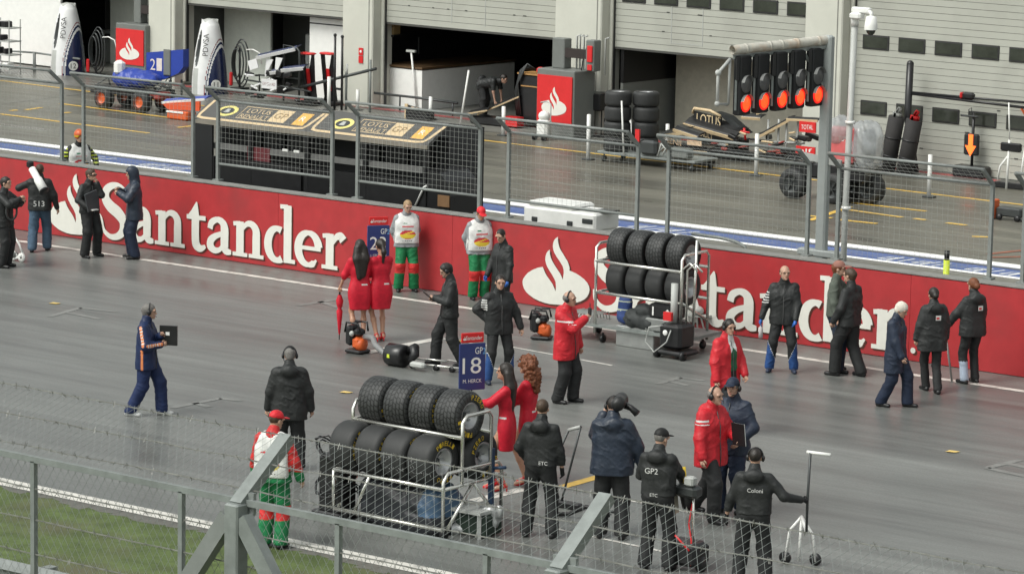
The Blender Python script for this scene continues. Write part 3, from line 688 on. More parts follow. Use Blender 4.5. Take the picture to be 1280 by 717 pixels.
for gx in (-58.6, -55.9, -41.6, -35.4, -33.4):
    for i in range(6):
        x = gx+i*.26; a = random.uniform(-.08, .1)
        sl_.strip([(x, 58.1), (x+.14+a, 58.66)] if i % 3 else [(x, 58.2), (x+.10, 58.5), (x+.26, 58.55), (x+.2, 58.2), (x, 58.2)], [.05]*(2 if i % 3 else 5), (0, 0, .013), (1, 0, 0), (0, 1, 0), .002)
struct('white_strip_lettering', sl_, WHITEP)
px_line('red_pit_floor_mark', [((1235, 318), (1290, 312)), ((1240, 322), (1290, 321))], .14, mat('faded_red_mark', (.30, .09, .05), .4, 0, .3, 3), .012)
rb = MB(); rb.add([(-90, 70.75-FK*(-51), .014), (20, 70.75-FK*59, .014), (20, 71.0-FK*59, .014), (-90, 71.0+FK*51, .014)], [(0, 1, 2, 3)])
rb = MB(); rb.add([(-90, 70.45+FK*51, .014), (20, 70.45-FK*59, .014), (20, 70.8-FK*59, .014), (-90, 70.8+FK*51, .014)], [(0, 1, 2, 3)])
struct('red_drain_strip', rb, mat('faded_red_strip', (.32, .06, .06), .5, 0, .3, 2, dirt=(.2, .12, .11), ds=3))
# ================================================================== pit building
PB = thing('pit_building', 'long grey pit garage building with pillars and sectional roller doors', 'building', (-39, 70.95, 0), -math.atan(FK))
def LX(X): return (X+39)*math.sqrt(1+FK*FK)
WALLC = mat('pillar_concrete', (.55, .55, .485), .6, 0, .05, 1.5, .15, 25); DOORM = mat('door_grey_metal', (.43, .435, .385), .42, .1, .05, .7, dirt=(.36, .36, .32), ds=.8)
RUBG = mat('door_gap', (.06, .06, .055), .7, 0, 0); GLASS = mat('door_window_glass', (.045, .05, .04), .12, 0, .3, 2, spec=.6); FRM = mat('window_rubber', (.03, .03, .03), .5)
pil = [(-82.5, -81.4), (-68.78, -67.68), (-61.04, -59.89), (-53.42, -51.85), (-45.42, -44.30), (-37.9, -36.8), (-30.4, -29.3)]
up = MB(); up.box((LX(-45), 4.9, 7.6), (96, 10.2, 5.8)); up.build('upper_storey', mat('facade_panels', (.36, .365, .34), .5, 0, .05, .6), PB)
for i, (a, b) in enumerate(pil):
    p = MB(); cx_ = (LX(a)+LX(b))/2; wd = b-a
    p.rbox((cx_, -.02, 2.35), (wd, .82, 4.7), .03)
    p.box((LX(b)-.02-.12, -.4335, 2.3), (.03, .006, 4.4), 1)          # vertical joint
    p.rbox((LX(b)+.05, -.05, 2.3), (.10, .12, 4.4), .015)            # guide rail
    p.box((LX(b)+.105, .0, 2.3), (.015, .10, 4.4), 2)
    p.build('pillar', [WALLC, mat('joint', (.2, .2, .18), .7), FRM], PB)
def door(x0, x1, zb, label=None):
    d = MB(); z = zb; H_ = .165
    while z < 4.68:
        d.box(((x0+x1)/2, .04, z+H_/2-.004), (x1-x0, .05, H_-.010)); z += H_
    d.box(((x0+x1)/2, .06, (zb+4.7)/2), (x1-x0-.02, .05, 4.7-zb), 1)
    d.box(((x0+x1)/2, .04, zb-.03), (x1-x0, .06, .05), 1)
    for q in range(10):
        d.box((x0+random.uniform(.3, x1-x0-.3), .011, zb+random.choice((.5, 1.0, 1.6))), (random.uniform(.04, .12), .008, .03), 1)
    o = d.build('garage_door', [DOORM, RUBG], PB)
    for zr in (zb+1.18, zb+2.79):
        for j in range(6):
            cx_ = x0+.60+j*1.05
            if zr > 4.3 or cx_ > x1-.35: continue
            wf = MB(); wf.rbox((cx_, .005, zr+.175), (.78, .03, .35), .03); f = wf.build('window', FRM, o)
            g = MB(); g.rbox((cx_, -.011, zr+.175), (.70, .012, .275), .005); g.build('pane', GLASS, f)
    return o
for (a, b), zb in zip([(-81.4, -68.78), (-67.68, -61.04), (-59.89, -53.42), (-51.85, -45.42), (-44.30, -37.9), (-36.8, -30.4)], (2.7, 2.38, 2.37, 2.29, 0.03, .03)):
    door(LX(a)+.11, LX(b)-.004, zb)
# pass-door outline on a raised door
od = MB()
for x in (-57.4, -56.2): od.box((LX(x), .009, 3.3), (.02, .006, 1.6))
for x in (-49.9, -48.9): od.box((LX(x), .009, 3.35), (.02, .006, 1.7))
od.box((LX(-49.4), .009, 2.52), (1.0, .006, .015)); od.build('pass_door_outline', LGREY, PB)
# garage interiors
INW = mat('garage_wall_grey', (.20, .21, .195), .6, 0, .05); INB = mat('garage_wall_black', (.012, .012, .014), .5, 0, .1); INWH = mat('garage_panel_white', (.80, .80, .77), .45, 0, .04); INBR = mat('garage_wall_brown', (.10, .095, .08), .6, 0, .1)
iw = MB(); iw.box((LX(-45), 10.05, 2.3), (96, .1, 4.6)); iw.build('back_wall', INBR, PB)
ic = MB(); ic.box((LX(-45), 5.2, 4.62), (96, 9.6, .06)); ic.build('ceiling', INBR, PB)
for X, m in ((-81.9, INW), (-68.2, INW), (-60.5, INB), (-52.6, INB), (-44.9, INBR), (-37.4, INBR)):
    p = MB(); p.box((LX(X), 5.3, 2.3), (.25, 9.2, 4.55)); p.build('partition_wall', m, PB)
pw = MB(); pw.box((LX(-77.3), .25, 2.3), (8.1, .08, 4.5)); o = pw.build('white_partition', INWH, PB)
pw = MB(); pw.box((LX(-62.05), .42, 1.14), (2.0, .08, 2.25)); pw.box((LX(-62.05), .376, 2.1), (2.0, .006, .035), 1); pw.build('white_partition', [INWH, INB], PB)
INL = mat('lit_wall_grey', (.60, .63, .57), .6, 0, .06)  # paler copy of the wall grey: garage lamp light put into the colour
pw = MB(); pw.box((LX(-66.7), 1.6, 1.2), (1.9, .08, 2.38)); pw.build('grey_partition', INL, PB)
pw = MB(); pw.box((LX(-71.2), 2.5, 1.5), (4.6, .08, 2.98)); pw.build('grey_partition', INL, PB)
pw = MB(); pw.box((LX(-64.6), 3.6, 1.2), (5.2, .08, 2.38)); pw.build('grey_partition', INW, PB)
pw = MB(); pw.box((LX(-48.2), 2.1, 1.2), (6.2, .08, 2.38)); pw.build('brown_partition', mat('brown_grey_panel', (.48, .45, .37), .6, 0, .1), PB)
pw = MB(); pw.box((LX(-51.55), 1.55, .68), (.08, 2.9, 1.34)); pw.box((LX(-51.55), 1.55, 1.85), (.10, 2.9, 1.0), 1); pw.box((LX(-51.55), 3.03, 1.2), (.11, .05, 2.38), 2); pw.build('display_partition', [INW, BLACK, LGREY], PB)
# counter in the dark garage
ct = thing('garage_counter', 'long white L shaped counter with a dark wooden top in the dark garage', 'counter', (0, 0, 0))
c0 = onF(479, 132, .3); c1 = onF(527, 138, .3); hz_ = onF(500, 83, .3).z
m = MB(); e = Vector((1, -FK, 0)).normalized(); nrm = Vector((FK, 1, 0)).normalized(); A = Vector((c0.x, c0.y, 0)); B = Vector((c1.x, c1.y, 0)); Lc = (B-A).length
cc = A+e*Lc/2+nrm*1.95; Rz = Matrix.Rotation(-math.atan(FK), 3, 'Z')
m.box((cc.x, cc.y, hz_/2-.03), (Lc, 3.9, hz_-.06), 0, Rz); m.build('panel', INWH, ct)
m = MB(); m.box((cc.x, cc.y, hz_), (Lc+.06, 3.96, .055), 0, Rz); m.build('countertop', mat('dark_wood', (.10, .06, .03), .4), ct)
m = MB(); q = onF(478+14, 125, .69); m.lathe([(-.004, .0), (-.004, .1), (.01, .11)], (q.x, q.y-.02, .25), 'y', 20); m.build('vent', GREY, ct)
sm_ = thing('garage_screen', 'dark wall monitor over the white garage counter', 'monitor', (0, 0, 0)); q = onF(512, 56, 2.0); m = MB(); m.rbox((q.x, q.y, q.z), (.75, .06, .5), .02, 0, Rz); m.build('casing', BLACK, sm_); m = MB(); m.box((q.x, q.y-.033, q.z), (.68, .006, .43), 0, Rz); m.build('screen', mat('dim_screen', (.05, .06, .08), .2), sm_)
bx = thing('wooden_crate', 'small tan wooden box high in the dark garage corner', 'box', (0, 0, 0)); q = onF(488, 36, .5); m = MB(); m.rbox((q.x, q.y, q.z), (.5, .3, .3), .02, 0, Rz); m.box((q.x, q.y-.153, q.z+.08), (.52, .01, .04), 1, Rz); m.build('crate', [mat('tan_wood', (.28, .19, .08), .6), mat('batten', (.2, .13, .06), .6)], bx); m = MB(); m.box((q.x, q.y, q.z-.18), (.6, .36, .05), 0, Rz); m.build('shelf', BLACK, bx)
# ================================================================== pit wall with its red boards
wl = thing('pit_wall', 'long concrete pit wall faced with red advertising boards', 'wall', (-40, 48.9, 0))
m = MB(); m.box((0, .19, .735), (160, .34, 1.47)); m.build('wall', mat('wall_concrete', (.24, .24, .225), .7, 0, .15, 2, .2, 20), wl)
REDW = mat('red_board', (.40, .030, .034), .45, 0, .10, 3.5, .12, 3, dirt=(.31, .034, .036), ds=1.3)
xs = [-119, -110.5, -102, -93.5, -85, -78, -71, -66.4, -62, -57.6, -53.2, -48.2, -43.2, -38.9, -34.1, -29.05, -24.6, -19, -12, -4, 4, 20, 39]
for a, b in zip(xs, xs[1:]):
    m = MB(); m.box(((a+b)/2+40, -.03, .735), (b-a-.006, .06, 1.44)); m.build('board', REDW, wl)
m = MB(); m.box((0, .1, 1.482), (160, .30, .022)); m.build('coping', mat('coping', (.22, .22, .205), .6, 0, .2, 4), wl)
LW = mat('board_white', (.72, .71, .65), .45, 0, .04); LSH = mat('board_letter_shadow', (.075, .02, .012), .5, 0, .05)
U, V = Vector((1, 0, 0)), Vector((0, 0, 1))
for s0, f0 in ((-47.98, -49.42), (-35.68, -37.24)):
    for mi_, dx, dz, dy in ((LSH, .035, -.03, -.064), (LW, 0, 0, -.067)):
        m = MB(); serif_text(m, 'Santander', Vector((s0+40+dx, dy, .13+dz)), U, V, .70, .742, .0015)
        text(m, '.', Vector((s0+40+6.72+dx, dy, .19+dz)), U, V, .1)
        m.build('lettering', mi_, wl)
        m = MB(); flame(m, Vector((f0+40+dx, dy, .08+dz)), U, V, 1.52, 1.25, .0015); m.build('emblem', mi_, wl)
# ================================================================== debris fence on the wall: one panel after another
def debris_panel(x0, x1, label, bottom=True):
    t = thing('debris_fence_panel', label, 'fence panel', (x0, 49.3, 1.47), 0, 'wire mesh panels on top of the pit wall'); L_ = x1-x0
    for x in (0, L_):
        m = MB(); m.box((x, 0, .80), (.062, .062, 1.6)); m.bar((x, 0, 1.60), (x, -.36, 1.88), .058, .058); m.box((x, 0, .02), (.16, .16, .03)); m.build('post', DSTEEL, t)
    for y, z in ((0, 1.59), (-.36, 1.88))+(((0, .34),) if bottom else ()):
        m = MB(); m.tube([(-.02, y, z), (L_+.02, y, z)], .027, 8); m.build('rail', DSTEEL, t)
    m = MB(); d = .105; n_ = int(L_/d)
    for i in range(1, n_+1):
        x = L_*i/(n_+1); m.tube([(x, -.01, .34 if bottom else .05), (x, -.01, 1.59), (x, -.36, 1.88)], .0023, 4, cap=False)
    z = .34 if bottom else .05
    while z < 1.58: m.tube([(0, -.014, z), (L_, -.014, z)], .0023, 4, cap=False); z += d
    for j in (1, 2, 3): m.tube([(0, -.09*j, 1.6+.07*j), (L_, -.09*j, 1.6+.07*j)], .0028, 4, cap=False)
    m.build('wire_mesh', WIRE, t); return t
for a, b, l, bt in [(-54.6, -49.52, 'mesh fence panel at the left edge before the helmeted marshal', False), (-48.9, -45.87, 'mesh fence panel between the helmeted marshal and the black pit stand', False), (-45.2, -42.24, 'mesh fence panel in front of the left half of the black pit stand', True), (-41.6, -38.64, 'mesh fence panel in front of the right half of the black pit stand', True),
                (-37.97, -35.05, 'mesh fence panel in front of the white equipment chest', True), (-34.38, -31.43, 'mesh fence panel just left of the start light pole', False), (-30.82, -27.83, 'mesh fence panel between the camera pole and the right edge posts', False), (-27.2, -23.9, 'mesh fence panel cut off by the right edge', False)]:
    debris_panel(a, b, l, bt)
# ================================================================== things in the pit lane
def loc(bx, by, z=0.0):
    B = at(bx, by, z)
    return B, (lambda x, y, dy=0.0: Vector((onY(x, y, B.y+dy).x-B.x, dy, onY(x, y, B.y+dy).z-z)))
CARBON = mat('carbon_black', (.014, .014, .015), .3, 0, .2); GUN = mat('gunmetal', (.06, .065, .065), .4, .4, .15); WNAVY = mat('car_navy', (.012, .02, .07), .25, 0, .05, coat=.4); WWHT = mat('car_white', (.72, .72, .72), .3, 0, .04, coat=.3)
# ---- black strategy stand on the wall
X0, X1 = -47.11, -40.96
st = thing('pit_stand', 'long black pit stand with a grey and gold sloping roof behind the mesh fence', 'pit stand', (X0, 50.6, 0)); Ls = X1-X0
def sb(name, m, mats): return m.build(name, mats, st)
m = MB(); m.box((Ls/2, .9, .55), (Ls, 1.6, 1.1)); m.box((Ls/2, 1.75, 1.35), (Ls, .06, 2.6)); sb('base_cabinet', m, MATTB)
m = MB(); m.box((Ls/2, .70, 1.80), (Ls-.06, .04, 1.45)); sb('inner_panel', m, MATTB)
for i in range(5):
    m = MB(); x = .06+i*(Ls-.12)/4; m.box((x, .06, 1.75), (.09 if i else .12, .12, 1.4)); sb('upright', m, BLACK)
for x0, x1 in ((0.02, .62), (.62, 2.95), (3.0, 3.7), (3.75, 6.1)):
    m = MB(); m.box(((x0+x1)/2, .03, 1.42), (x1-x0-.02, .05, .62)); sb('back_panel', m, BLACK if x1-x0 > 1 else CARBON)
m = MB(); m.box((3.1, .12, 1.93), (6.0, .1, .11)); sb('desk_edge', m, mat('desk_grey', (.13, .13, .125), .6))
for x in (1.15, 1.75, 2.35, 4.25, 4.95, 5.55):
    m = MB(); m.rbox((x, .55, 2.08), (.5, .06, .32), .015); sb('monitor', m, BLACK)
m = MB(); m.box((1.75, .09, 1.86), (.6, .05, .28)); sb('maroon_cloth', m, mat('maroon_cloth', (.12, .02, .025), .8))
for x in (2.45, 2.75): m = MB(); m.box((x, .09, 1.98), (.14, .03, .1)); sb('note_pad', m, WHITEP)
Vr = Vector((0, .70, .36)).normalized(); Wr = Vector((1, 0, 0)).cross(Vr); Dp = .80
m = MB(); m.prism([(0, 0), (Ls, 0), (Ls-.05, Dp), (-.10, Dp)], Vector((0, 0, 2.44))-Wr*.06, (1, 0, 0), Vr, .06); m.box((Ls/2, .02, 2.40), (Ls, .05, .08), 2)
rf = sb('roof', m, [mat('roof_grey', (.085, .084, .08), .7, 0, .06), GOLD, mat('roof_lip', (.22, .20, .165), .6)])
for s in (0, 1):
    a, b = (.03, 3.04) if s == 0 else (3.10, Ls-.03); o = Vector((0, 0, 2.44))+Wr*.002
    m = MB(); m.strip([(a+.02, .72), (a+.03, .2), (a+.06, .10), (a+.2, .07), (b-.3, .07), (b-.14, .10), (b-.09, .2), (b-.0, .72)], [.075]*8, o, (1, 0, 0), Vr, .002); m.build('gold_border', GOLD, rf)
    m = MB(); P = [(a+.62+.26*math.cos(t), .40+.19*math.sin(t)) for t in [2*math.pi*i/28 for i in range(28)]]; m.prism(P, o, (1, 0, 0), Vr, .002)
    P = [(a+.62+.17*math.cos(t), .40+.12*math.sin(t)) for t in [2*math.pi*i/24 for i in range(24)]]; m.prism(P, o+Wr*.002, (1, 0, 0), Vr, .002, 1)
    m.prism([(a+.55, .34), (a+.69, .34), (a+.66, .47), (a+.58, .47)], o+Wr*.004, (1, 0, 0), Vr, .002, 2); m.build('emblem', [mat('emblem_yellow', (.75, .65, .22), .4), GUN, LGREY], rf)
    m = MB(); text(m, 'LOTUS', o+Vector((a+1.42, 0, 0))+Vr*.49, (1, 0, 0), Vr, .15, 0, .62); text(m, 'RENAULT', o+Vector((a+1.42, 0, 0))+Vr*.29, (1, 0, 0), Vr, .13, 0, .74)
    m.strip([(a+1.0, .62), (a+1.0, .2), (a+1.82, .2)], [.02]*3, o, (1, 0, 0), Vr, .002); m.strip([(a+1.0, .62), (a+1.82, .62)], [.02]*2, o, (1, 0, 0), Vr, .002); m.build('lettering', GOLD, rf)
    m = MB(); m.prism([(a+1.84, .19), (a+2.28, .19), (a+2.28, .63), (a+1.84, .63)], o, (1, 0, 0), Vr, .002); SPM = [GOLD, mat('amber', (.75, .42, .10), .4), mat('patch_brown', (.22, .15, .07), .5), WHITEP]
    text(m, 'GP', o+Wr*.004+Vector((a+2.06, 0, 0))+Vr*.41, (1, 0, 0), Vr, .2, 2, .32); m.build('sponsor_patch', SPM, rf); m = MB(); m.prism([(a+2.50, .17), (a+2.80, .17), (a+2.80, .60), (a+2.50, .60)], o, (1, 0, 0), Vr, .002, 1); text(m, 'R', o+Wr*.004+Vector((a+2.65, 0, 0))+Vr*.4, (1, 0, 0), Vr, .16, 3); m.build('sponsor_patch', SPM, rf)
m = MB(); P = [(0, 0), (.62, 0), (.62, .45), (.52, .72), (.34, .88), (0, .92)]; m.prism(P, (Ls-.05, .03, 1.05), (1, 0, 0), (0, 0, 1), -.9); sb('rounded_end', m, CARBON)
m = MB(); m.box((Ls+.42, .02, 1.40), (.28, .04, .22)); sb('tan_plate', m, mat('tan_plate', (.2, .11, .05), .6))
m = MB(); m.tube([(Ls-.25, -.02, 1.25), (Ls-.05, -.02, 1.62), (Ls+.02, -.02, 1.66)], .022, 8); sb('lever', m, WHITEP)
m = MB(); m.box((.3, .02, 1.35), (.52, .05, 2.0)); sb('end_panel', m, MATTB)
# ---- start lights
S0 = Vector((-31.83, 50.4, 0)); sg = thing('start_light_gantry', 'grey gantry pole carrying five black signal boxes with lit red lamps', 'start lights', S0)
m = MB(); m.rbox((0, 0, 2.6), (.20, .16, 5.2), .03); m.rbox((0, 0, .1), (.4, .4, .06), .02); m.rbox((0, 0, 1.36), (.9, .2, .12), .02); m.build('pole', mat('pole_grey', (.36, .385, .375), .5, .15, .1, 3), sg)
m = MB(); m.bar((-.45, 0, 3.05), (.35, 0, 2.98), .05, .12); m.build('cross_bracket', LGREY, sg)
E0 = Vector((.0, .05, 5.12)); E1 = Vector((-.63, -2.05, 5.02)); dr = (E1-E0).normalized()
m = MB(); m.tube([E0, E1], .085, 14, cap=False); m.tube([E0, E1], .07, 14, cap=False)
for k in (.12, .34, .5, .62, .86): m.tube([E0+(E1-E0)*k, E0+(E1-E0)*(k+.02)], .092, 14)
m.build('arm_tube', [mat('old_tube', (.52, .50, .44), .55, 0, .2, 6, dirt=(.46, .34, .24), ds=4)], sg)
m = MB(); m.bar(E0+Vector((0, -.1, -.12)), E1+Vector((0, .05, -.12)), .05, .06); m.bar((0, -.05, 4.25), E0+dr*.65+Vector((0, 0, -.1)), .05, .05); m.build('brace', ZINC, sg)
m = MB(); q = E1+Vector((-.02, -.03, -.15)); m.tube([q, q+Vector((-.05, -.28, -.22)), q+Vector((-.05, -.28, -.75)), q+Vector((-.02, -.02, -.78))], .03, 8); m.tube([q, q+Vector((-.01, 0, -.78))], .022, 8); m.ball(q+Vector((-.05, -.28, -.22)), .055); m.ball(q+Vector((-.05, -.28, -.75)), .05); m.build('end_loop', LGREY, sg)
LAMP = mat('red_lamp_lit', (1.0, .045, .008), .3, 0, 0, emit=2.0); RING = mat('red_lens_ring', (.75, .012, .008), .3, 0, 0, emit=.9); DEAD = mat('dark_lamp', (.10, .10, .10), .3, 0, .1); HOODM = mat('lamp_hood', (.22, .225, .22), .5)
for i in range(5):
    c = E0+(E1-E0)*(.15+.185*i)+Vector((0, 0, -.62))
    m = MB(); m.rbox(c, (.16, .34, 1.02), .02); bx_ = m.build('signal_box', MATTB, sg)
    for z, mm in ((.02, DEAD), (-.31, LAMP)):
        l = MB(); l.lathe([(.096, .118), (.112, .08), (.118, 0.0)], c+Vector((0, 0, z)), 'x', 20, 0); l.lathe([(.083, .152), (.098, .145), (.096, .118)], c+Vector((0, 0, z)), 'x', 20, 1); l.build('lamp', [mm, RING if mm is LAMP else mm], bx_)
        h = MB(); n_ = 10; a = [R_(15+150*k/n_) for k in range(n_+1)]; vs = []
        for k in a: vs += [c+Vector((.08, .155*math.cos(k), z+.155*math.sin(k))), c+Vector((.15, .158*math.cos(k), z+.165*math.sin(k)))]
        h.add(vs, [(2*k, 2*k+1, 2*k+3, 2*k+2) for k in range(n_)]); h.build('hood', HOODM, bx_)
    m = MB(); m.bar(c+Vector((.03, -.195, .5)), c+Vector((.03, -.195, .1)), .05, .03); m.bar(c+Vector((.0, -.195, .1)), c+Vector((.0, -.195, -.42)), .035, .02, 1); m.build('bracket', [BLACK, ZINC], bx_)
# ---- camera pole
cp = thing('camera_pole', 'slim white pole with a dome camera on top by the start lights', 'camera pole', (-31.24, 50.2, 0))
m = MB(); m.tube([(0, 0, 0), (.0, 0, 2.2), (.06, 0, 5.42)], .055, 10); m.build('pole', LGREY, cp)
m = MB(); m.tube([(.02, 0, 2.22), (.02, 0, 2.27)], .085, 10); m.tube([(.04, 0, 3.72), (.04, 0, 3.77)], .085, 10); m.build('clamp', WHITEP, cp)
m = MB(); m.tube([(.06, 0, 5.42), (.06, 0, 5.62)], .07, 10); m.rbox((.2, -.02, 5.70), (.36, .12, .10), .02); m.rbox((.12, -.03, 5.60), (.22, .2, .12), .03); m.build('mount', WHITEP, cp)
m = MB(); m.lathe([(5.62, .03), (5.60, .09), (5.44, .115), (5.38, .115)], (.42, -.05, 0), 'z', 16); m.tube([(.32, -.03, 5.72), (.42, -.05, 5.66), (.42, -.05, 5.58)], .035, 8); m.build('camera_housing', WHITEP, cp); m = MB(); m.ball((.42, -.05, 5.38), (.085, .085, .10), 0, 14); m.build('dome', GLASS, cp)
# ---- white chest
wb = thing('equipment_chest', 'white equipment chest with dark handles standing behind the red wall', 'chest', (-38.36, 50.3, 0))
m = MB(); m.rbox((.85, .35, .62), (1.62, .7, 1.22), .02); m.build('body', WHITEP, wb); m = MB(); m.rbox((.84, .36, 1.40), (1.68, .78, .34), .04); m.rbox((.60, .36, 1.62), (1.1, .7, .10), .04); m.build('lid', WHITEP, wb)
for x, z in ((.28, 1.34), (1.1, 1.34), (.10, 1.15), (1.1, 1.14), (1.45, 1.42), (1.56, 1.42)): m = MB(); m.rbox((x, -.035, z), (.13, .03, .09), .01); m.build('handle', GUN, wb)
cb = thing('clipboard', 'flat clipboard with white papers lying on the white chest', 'clipboard', (-36.9, 50.55, 1.60)); m = MB(); m.box((0, .1, 0), (.75, .35, .02)); m.build('board', CARBON, cb); m = MB(); m.box((-.1, .1, .015), (.3, .22, .008)); m.build('paper', WHITEP, cb)
mk = thing('marker_post', 'short bright yellow green marker post behind the red wall', 'marker', (-28.88, 49.7, 0)); q = onY(1161, 338, 49.7); m = MB(); m.tube([(0, 0, 0), (0, 0, 1.64)], .055, 10, 0); m.build('post', HIVIS, mk); m = MB(); m.tube([(0, 0, 1.64), (0, 0, 1.80)], .045, 10); m.build('cap', BLACK, mk)
hr = thing('wall_pipe_rail', 'low bent pipe rail above the wall right of the far tyres', 'rail', (-34.3, 49.75, 0)); m = MB(); P = [onY(865, 292, 49.75), onY(900, 297, 49.75), onY(920, 302, 49.75), onY(931, 308, 49.75), onY(937, 330, 49.75)]; m.tube([p-Vector((-34.3, 49.75, 0)) for p in P], .03, 8); m.build('pipe', DSTEEL, hr)
# ---- white delineator posts
def post(bx, by, ty, label):
    B, L = loc(bx, by); h = L(bx, ty).z; t = thing('delineator_post', label, 'post', B, 0, 'white posts along the garages')
    m = MB(); m.rbox((0, 0, .02), (.28, .2, .04), .01); m.build('foot', GUN, t); m = MB(); m.tube([(0, 0, .03), (0, 0, h)], .05, 10); m.build('post', WHITEP, t)
for a in ((735, 200, 143, 'white post before the cabinet and black box'), (945, 220, 167, 'white post before the black and gold car parts'), (1161, 247, 193, 'white post before the closed grey door'), (538, 150, 121, 'white post in front of the white counter'), (447, 138, 112, 'white post at the foot of the grey pillar'), (411, 138, 96, 'white post beside the red and black wings'), (629, 170, 133, 'white post before the crouching mechanic'), (834, 184, 155, 'white post beside the stacked pit tyres')): post(*a)
# ---- cabinets with the flame board
def cabinet(x0, x1, yt, yb, xs_, base, label, tops):
    B, L = loc(*base); t = thing('supply_cabinet', label, 'cabinet', B, -math.atan(FK), 'cabinets with a white flame on red'); a = L(x0, yb); b = L(x1, yb); zt = L(x0, yt).z; zb = a.z; W_ = b.x-a.x; dpt = .85; cx_ = (a.x+b.x)/2
    m = MB(); m.rbox((cx_, dpt/2, (zt+.1)/2), (W_+.10, dpt, zt+.1), .02); m.build('body', GREY, t)
    m = MB(); m.box((cx_, -.02, (zt+zb)/2-.05), (W_, .03, zt-zb), 0); pn = m.build('red_panel', SRED, t)
    m = MB(); flame(m, (cx_-W_*.36, -.042, zb+(zt-zb)*.14-.05), (1, 0, 0), (0, 0, 1), W_*.72, (zt-zb)*.62, .003); m.build('emblem', LW, pn)
    for xx, w_, h_ in tops:
        q = L(xx, yt); m = MB(); m.rbox((q.x, .5, zt+.1+h_/2), (w_, .3, h_), .02); m.build('column', GREY, t)
    q0 = L(tops[0][0], yt).x; q1 = L(tops[-1][0], yt).x; m = MB(); m.box(((q0+q1)/2, .42, zt+.1+.42), (q1-q0, .10, .24)); m.build('dark_bar', mat('dark_brown', (.03, .022, .02), .5), t)
    for f in (.4, .5, .62, 1.3): m = MB(); m.tube([(q0+(q1-q0)*f, .6, zt), (q0+(q1-q0)*f, .6, zt+.95), (q0+(q1-q0)*f+.12, .6, zt+.98)], .025, 6); m.build('pipe', LGREY, t)
    m = MB(); m.rbox((q1+.02, .33, zt+.55), (.17, .04, .42), .01); m.build('red_box', SRED, t); m = MB(); m.rbox((q1+.02, .33, zt+.2), (.15, .03, .15), .01); m.build('small_sign', SRED, t)
    for cc_ in ([(q0+.1, .4, zt+.1), (q0+.15, .38, zt+.3), (q0+.08, .4, zt+.62)], [(q1-.3, .4, zt+.1), (q1-.22, .38, zt+.5), (q1-.12, .4, zt+.75)]): m = MB(); m.tube(cc_, .015, 5); m.build('cable', BLACK, t)
cabinet(671, 716, 90, 148, 735, (693, 172), 'grey cabinet with a red flame board beside the dark counter garage', [(686, .42, .78), (727, .28, .80)])
cabinet(145, 181, 33, 77, 205, (163, 102), 'grey cabinet with a red flame board behind the orange wheeled cart', [(160, .3, .8), (196, .5, 1.1)])
# ---- black box on two legs, white gas trolley, dark tool trolley
B, L = loc(742, 172); t = thing('tool_box', 'black box on thin legs between the cabinet and stacked tyres', 'box', B); a, b = L(727, 137), L(750, 118); m = MB(); m.rbox(((a.x+b.x)/2, .3, (a.z+b.z)/2), (b.x-a.x, .6, b.z-a.z), .03); m.build('box', CARBON, t)
m = MB()
for x in (.02, .12): m.tube([(x, .3, 0), (x, .3, a.z)], .018, 6)
m.rbox((.07, .3, .015), (.5, .4, .03), .01); m.build('stand', BLACK, t)
B, L = loc(674, 176); t = thing('bottle_trolley', 'small white bottle trolley with a hooped handle below the flame cabinet', 'trolley', B); m = MB(); m.rbox((0, .2, .3), (.34, .3, .5), .06); m.ball((0, .2, .62), (.16, .16, .14)); m.build('tank', WHITEP, t); m = MB(); m.tube([(.2, .2, .1), (.2, .2, .95), (.05, .2, 1.0), (-.12, .2, .96)], .02, 6); m.build('handle', LGREY, t)
for x in (-.15, .15): m = MB(); m.lathe([(-.03, .05), (-.03, .09), (.03, .09), (.03, .05)], (x, .0, .09), 'x', 12); m.build('wheel', BLACK, t)
B, L = loc(655, 160); t = thing('tool_trolley', 'tall black tool trolley with hoses beside the red flame cabinet', 'trolley', B, -.05); m = MB(); m.rbox((.1, .4, .75), (.75, .6, 1.3), .03); m.build('body', BLACK, t); m = MB(); m.box((.1, .39, 1.42), (.85, .65, .04)); m.box((.1, .08, 1.1), (.6, .02, .03)); m.build('shelf', mat('amber_metal', (.4, .22, .08), .4), t)
for i in range(6): m = MB(); m.tube([(-.3+.03*i, .05, .3), (-.36+.02*i, .02, .9+.05*i), (-.2+.05*i, .03, 1.5+.04*i), (0+.04*i, .2, 1.55)], .022, 6); m.build('hose', GUN if i % 2 else BLACK, t)
m = MB(); m.ball((.28, .3, 1.52), (.12, .12, .1)); m.build('red_cap', SRED, t)
B, L = loc(618, 158); t = thing('front_wing', 'black and gold front wing on a low stand before the crouching mechanic', 'car part', B, .02)
def wing(t, p0, p1, ch, th, tilt, mats, edge=.05, nm='wing_plane'):
    m = MB(); p0, p1 = Vector(p0), Vector(p1); ax_ = (p1-p0); c_, s_ = math.cos(tilt), math.sin(tilt); V_ = Vector((0, c_, s_)); W2 = ax_.normalized().cross(V_)
    prof = [(0, 0), (.1, .5), (.35, 1), (.7, .6), (1, 0), (.6, .1), (.3, .2)]; vs = []
    for p in (p0, p0+ax_*.5, p1):
        for u, v in prof: vs.append(p+V_*u*ch+W2*v*th)
    n = len(prof); fs = [(i*n+k, i*n+(k+1) % n, (i+1)*n+(k+1) % n, (i+1)*n+k) for i in range(2) for k in range(n)]+[tuple(range(n-1, -1, -1)), tuple(range(2*n, 3*n))]
    m.add(vs, fs, 0, False); m.bar(p0-V_*edge*.4, p1-V_*edge*.4, .03, edge, 1, W2); return m.build(nm, mats, t)
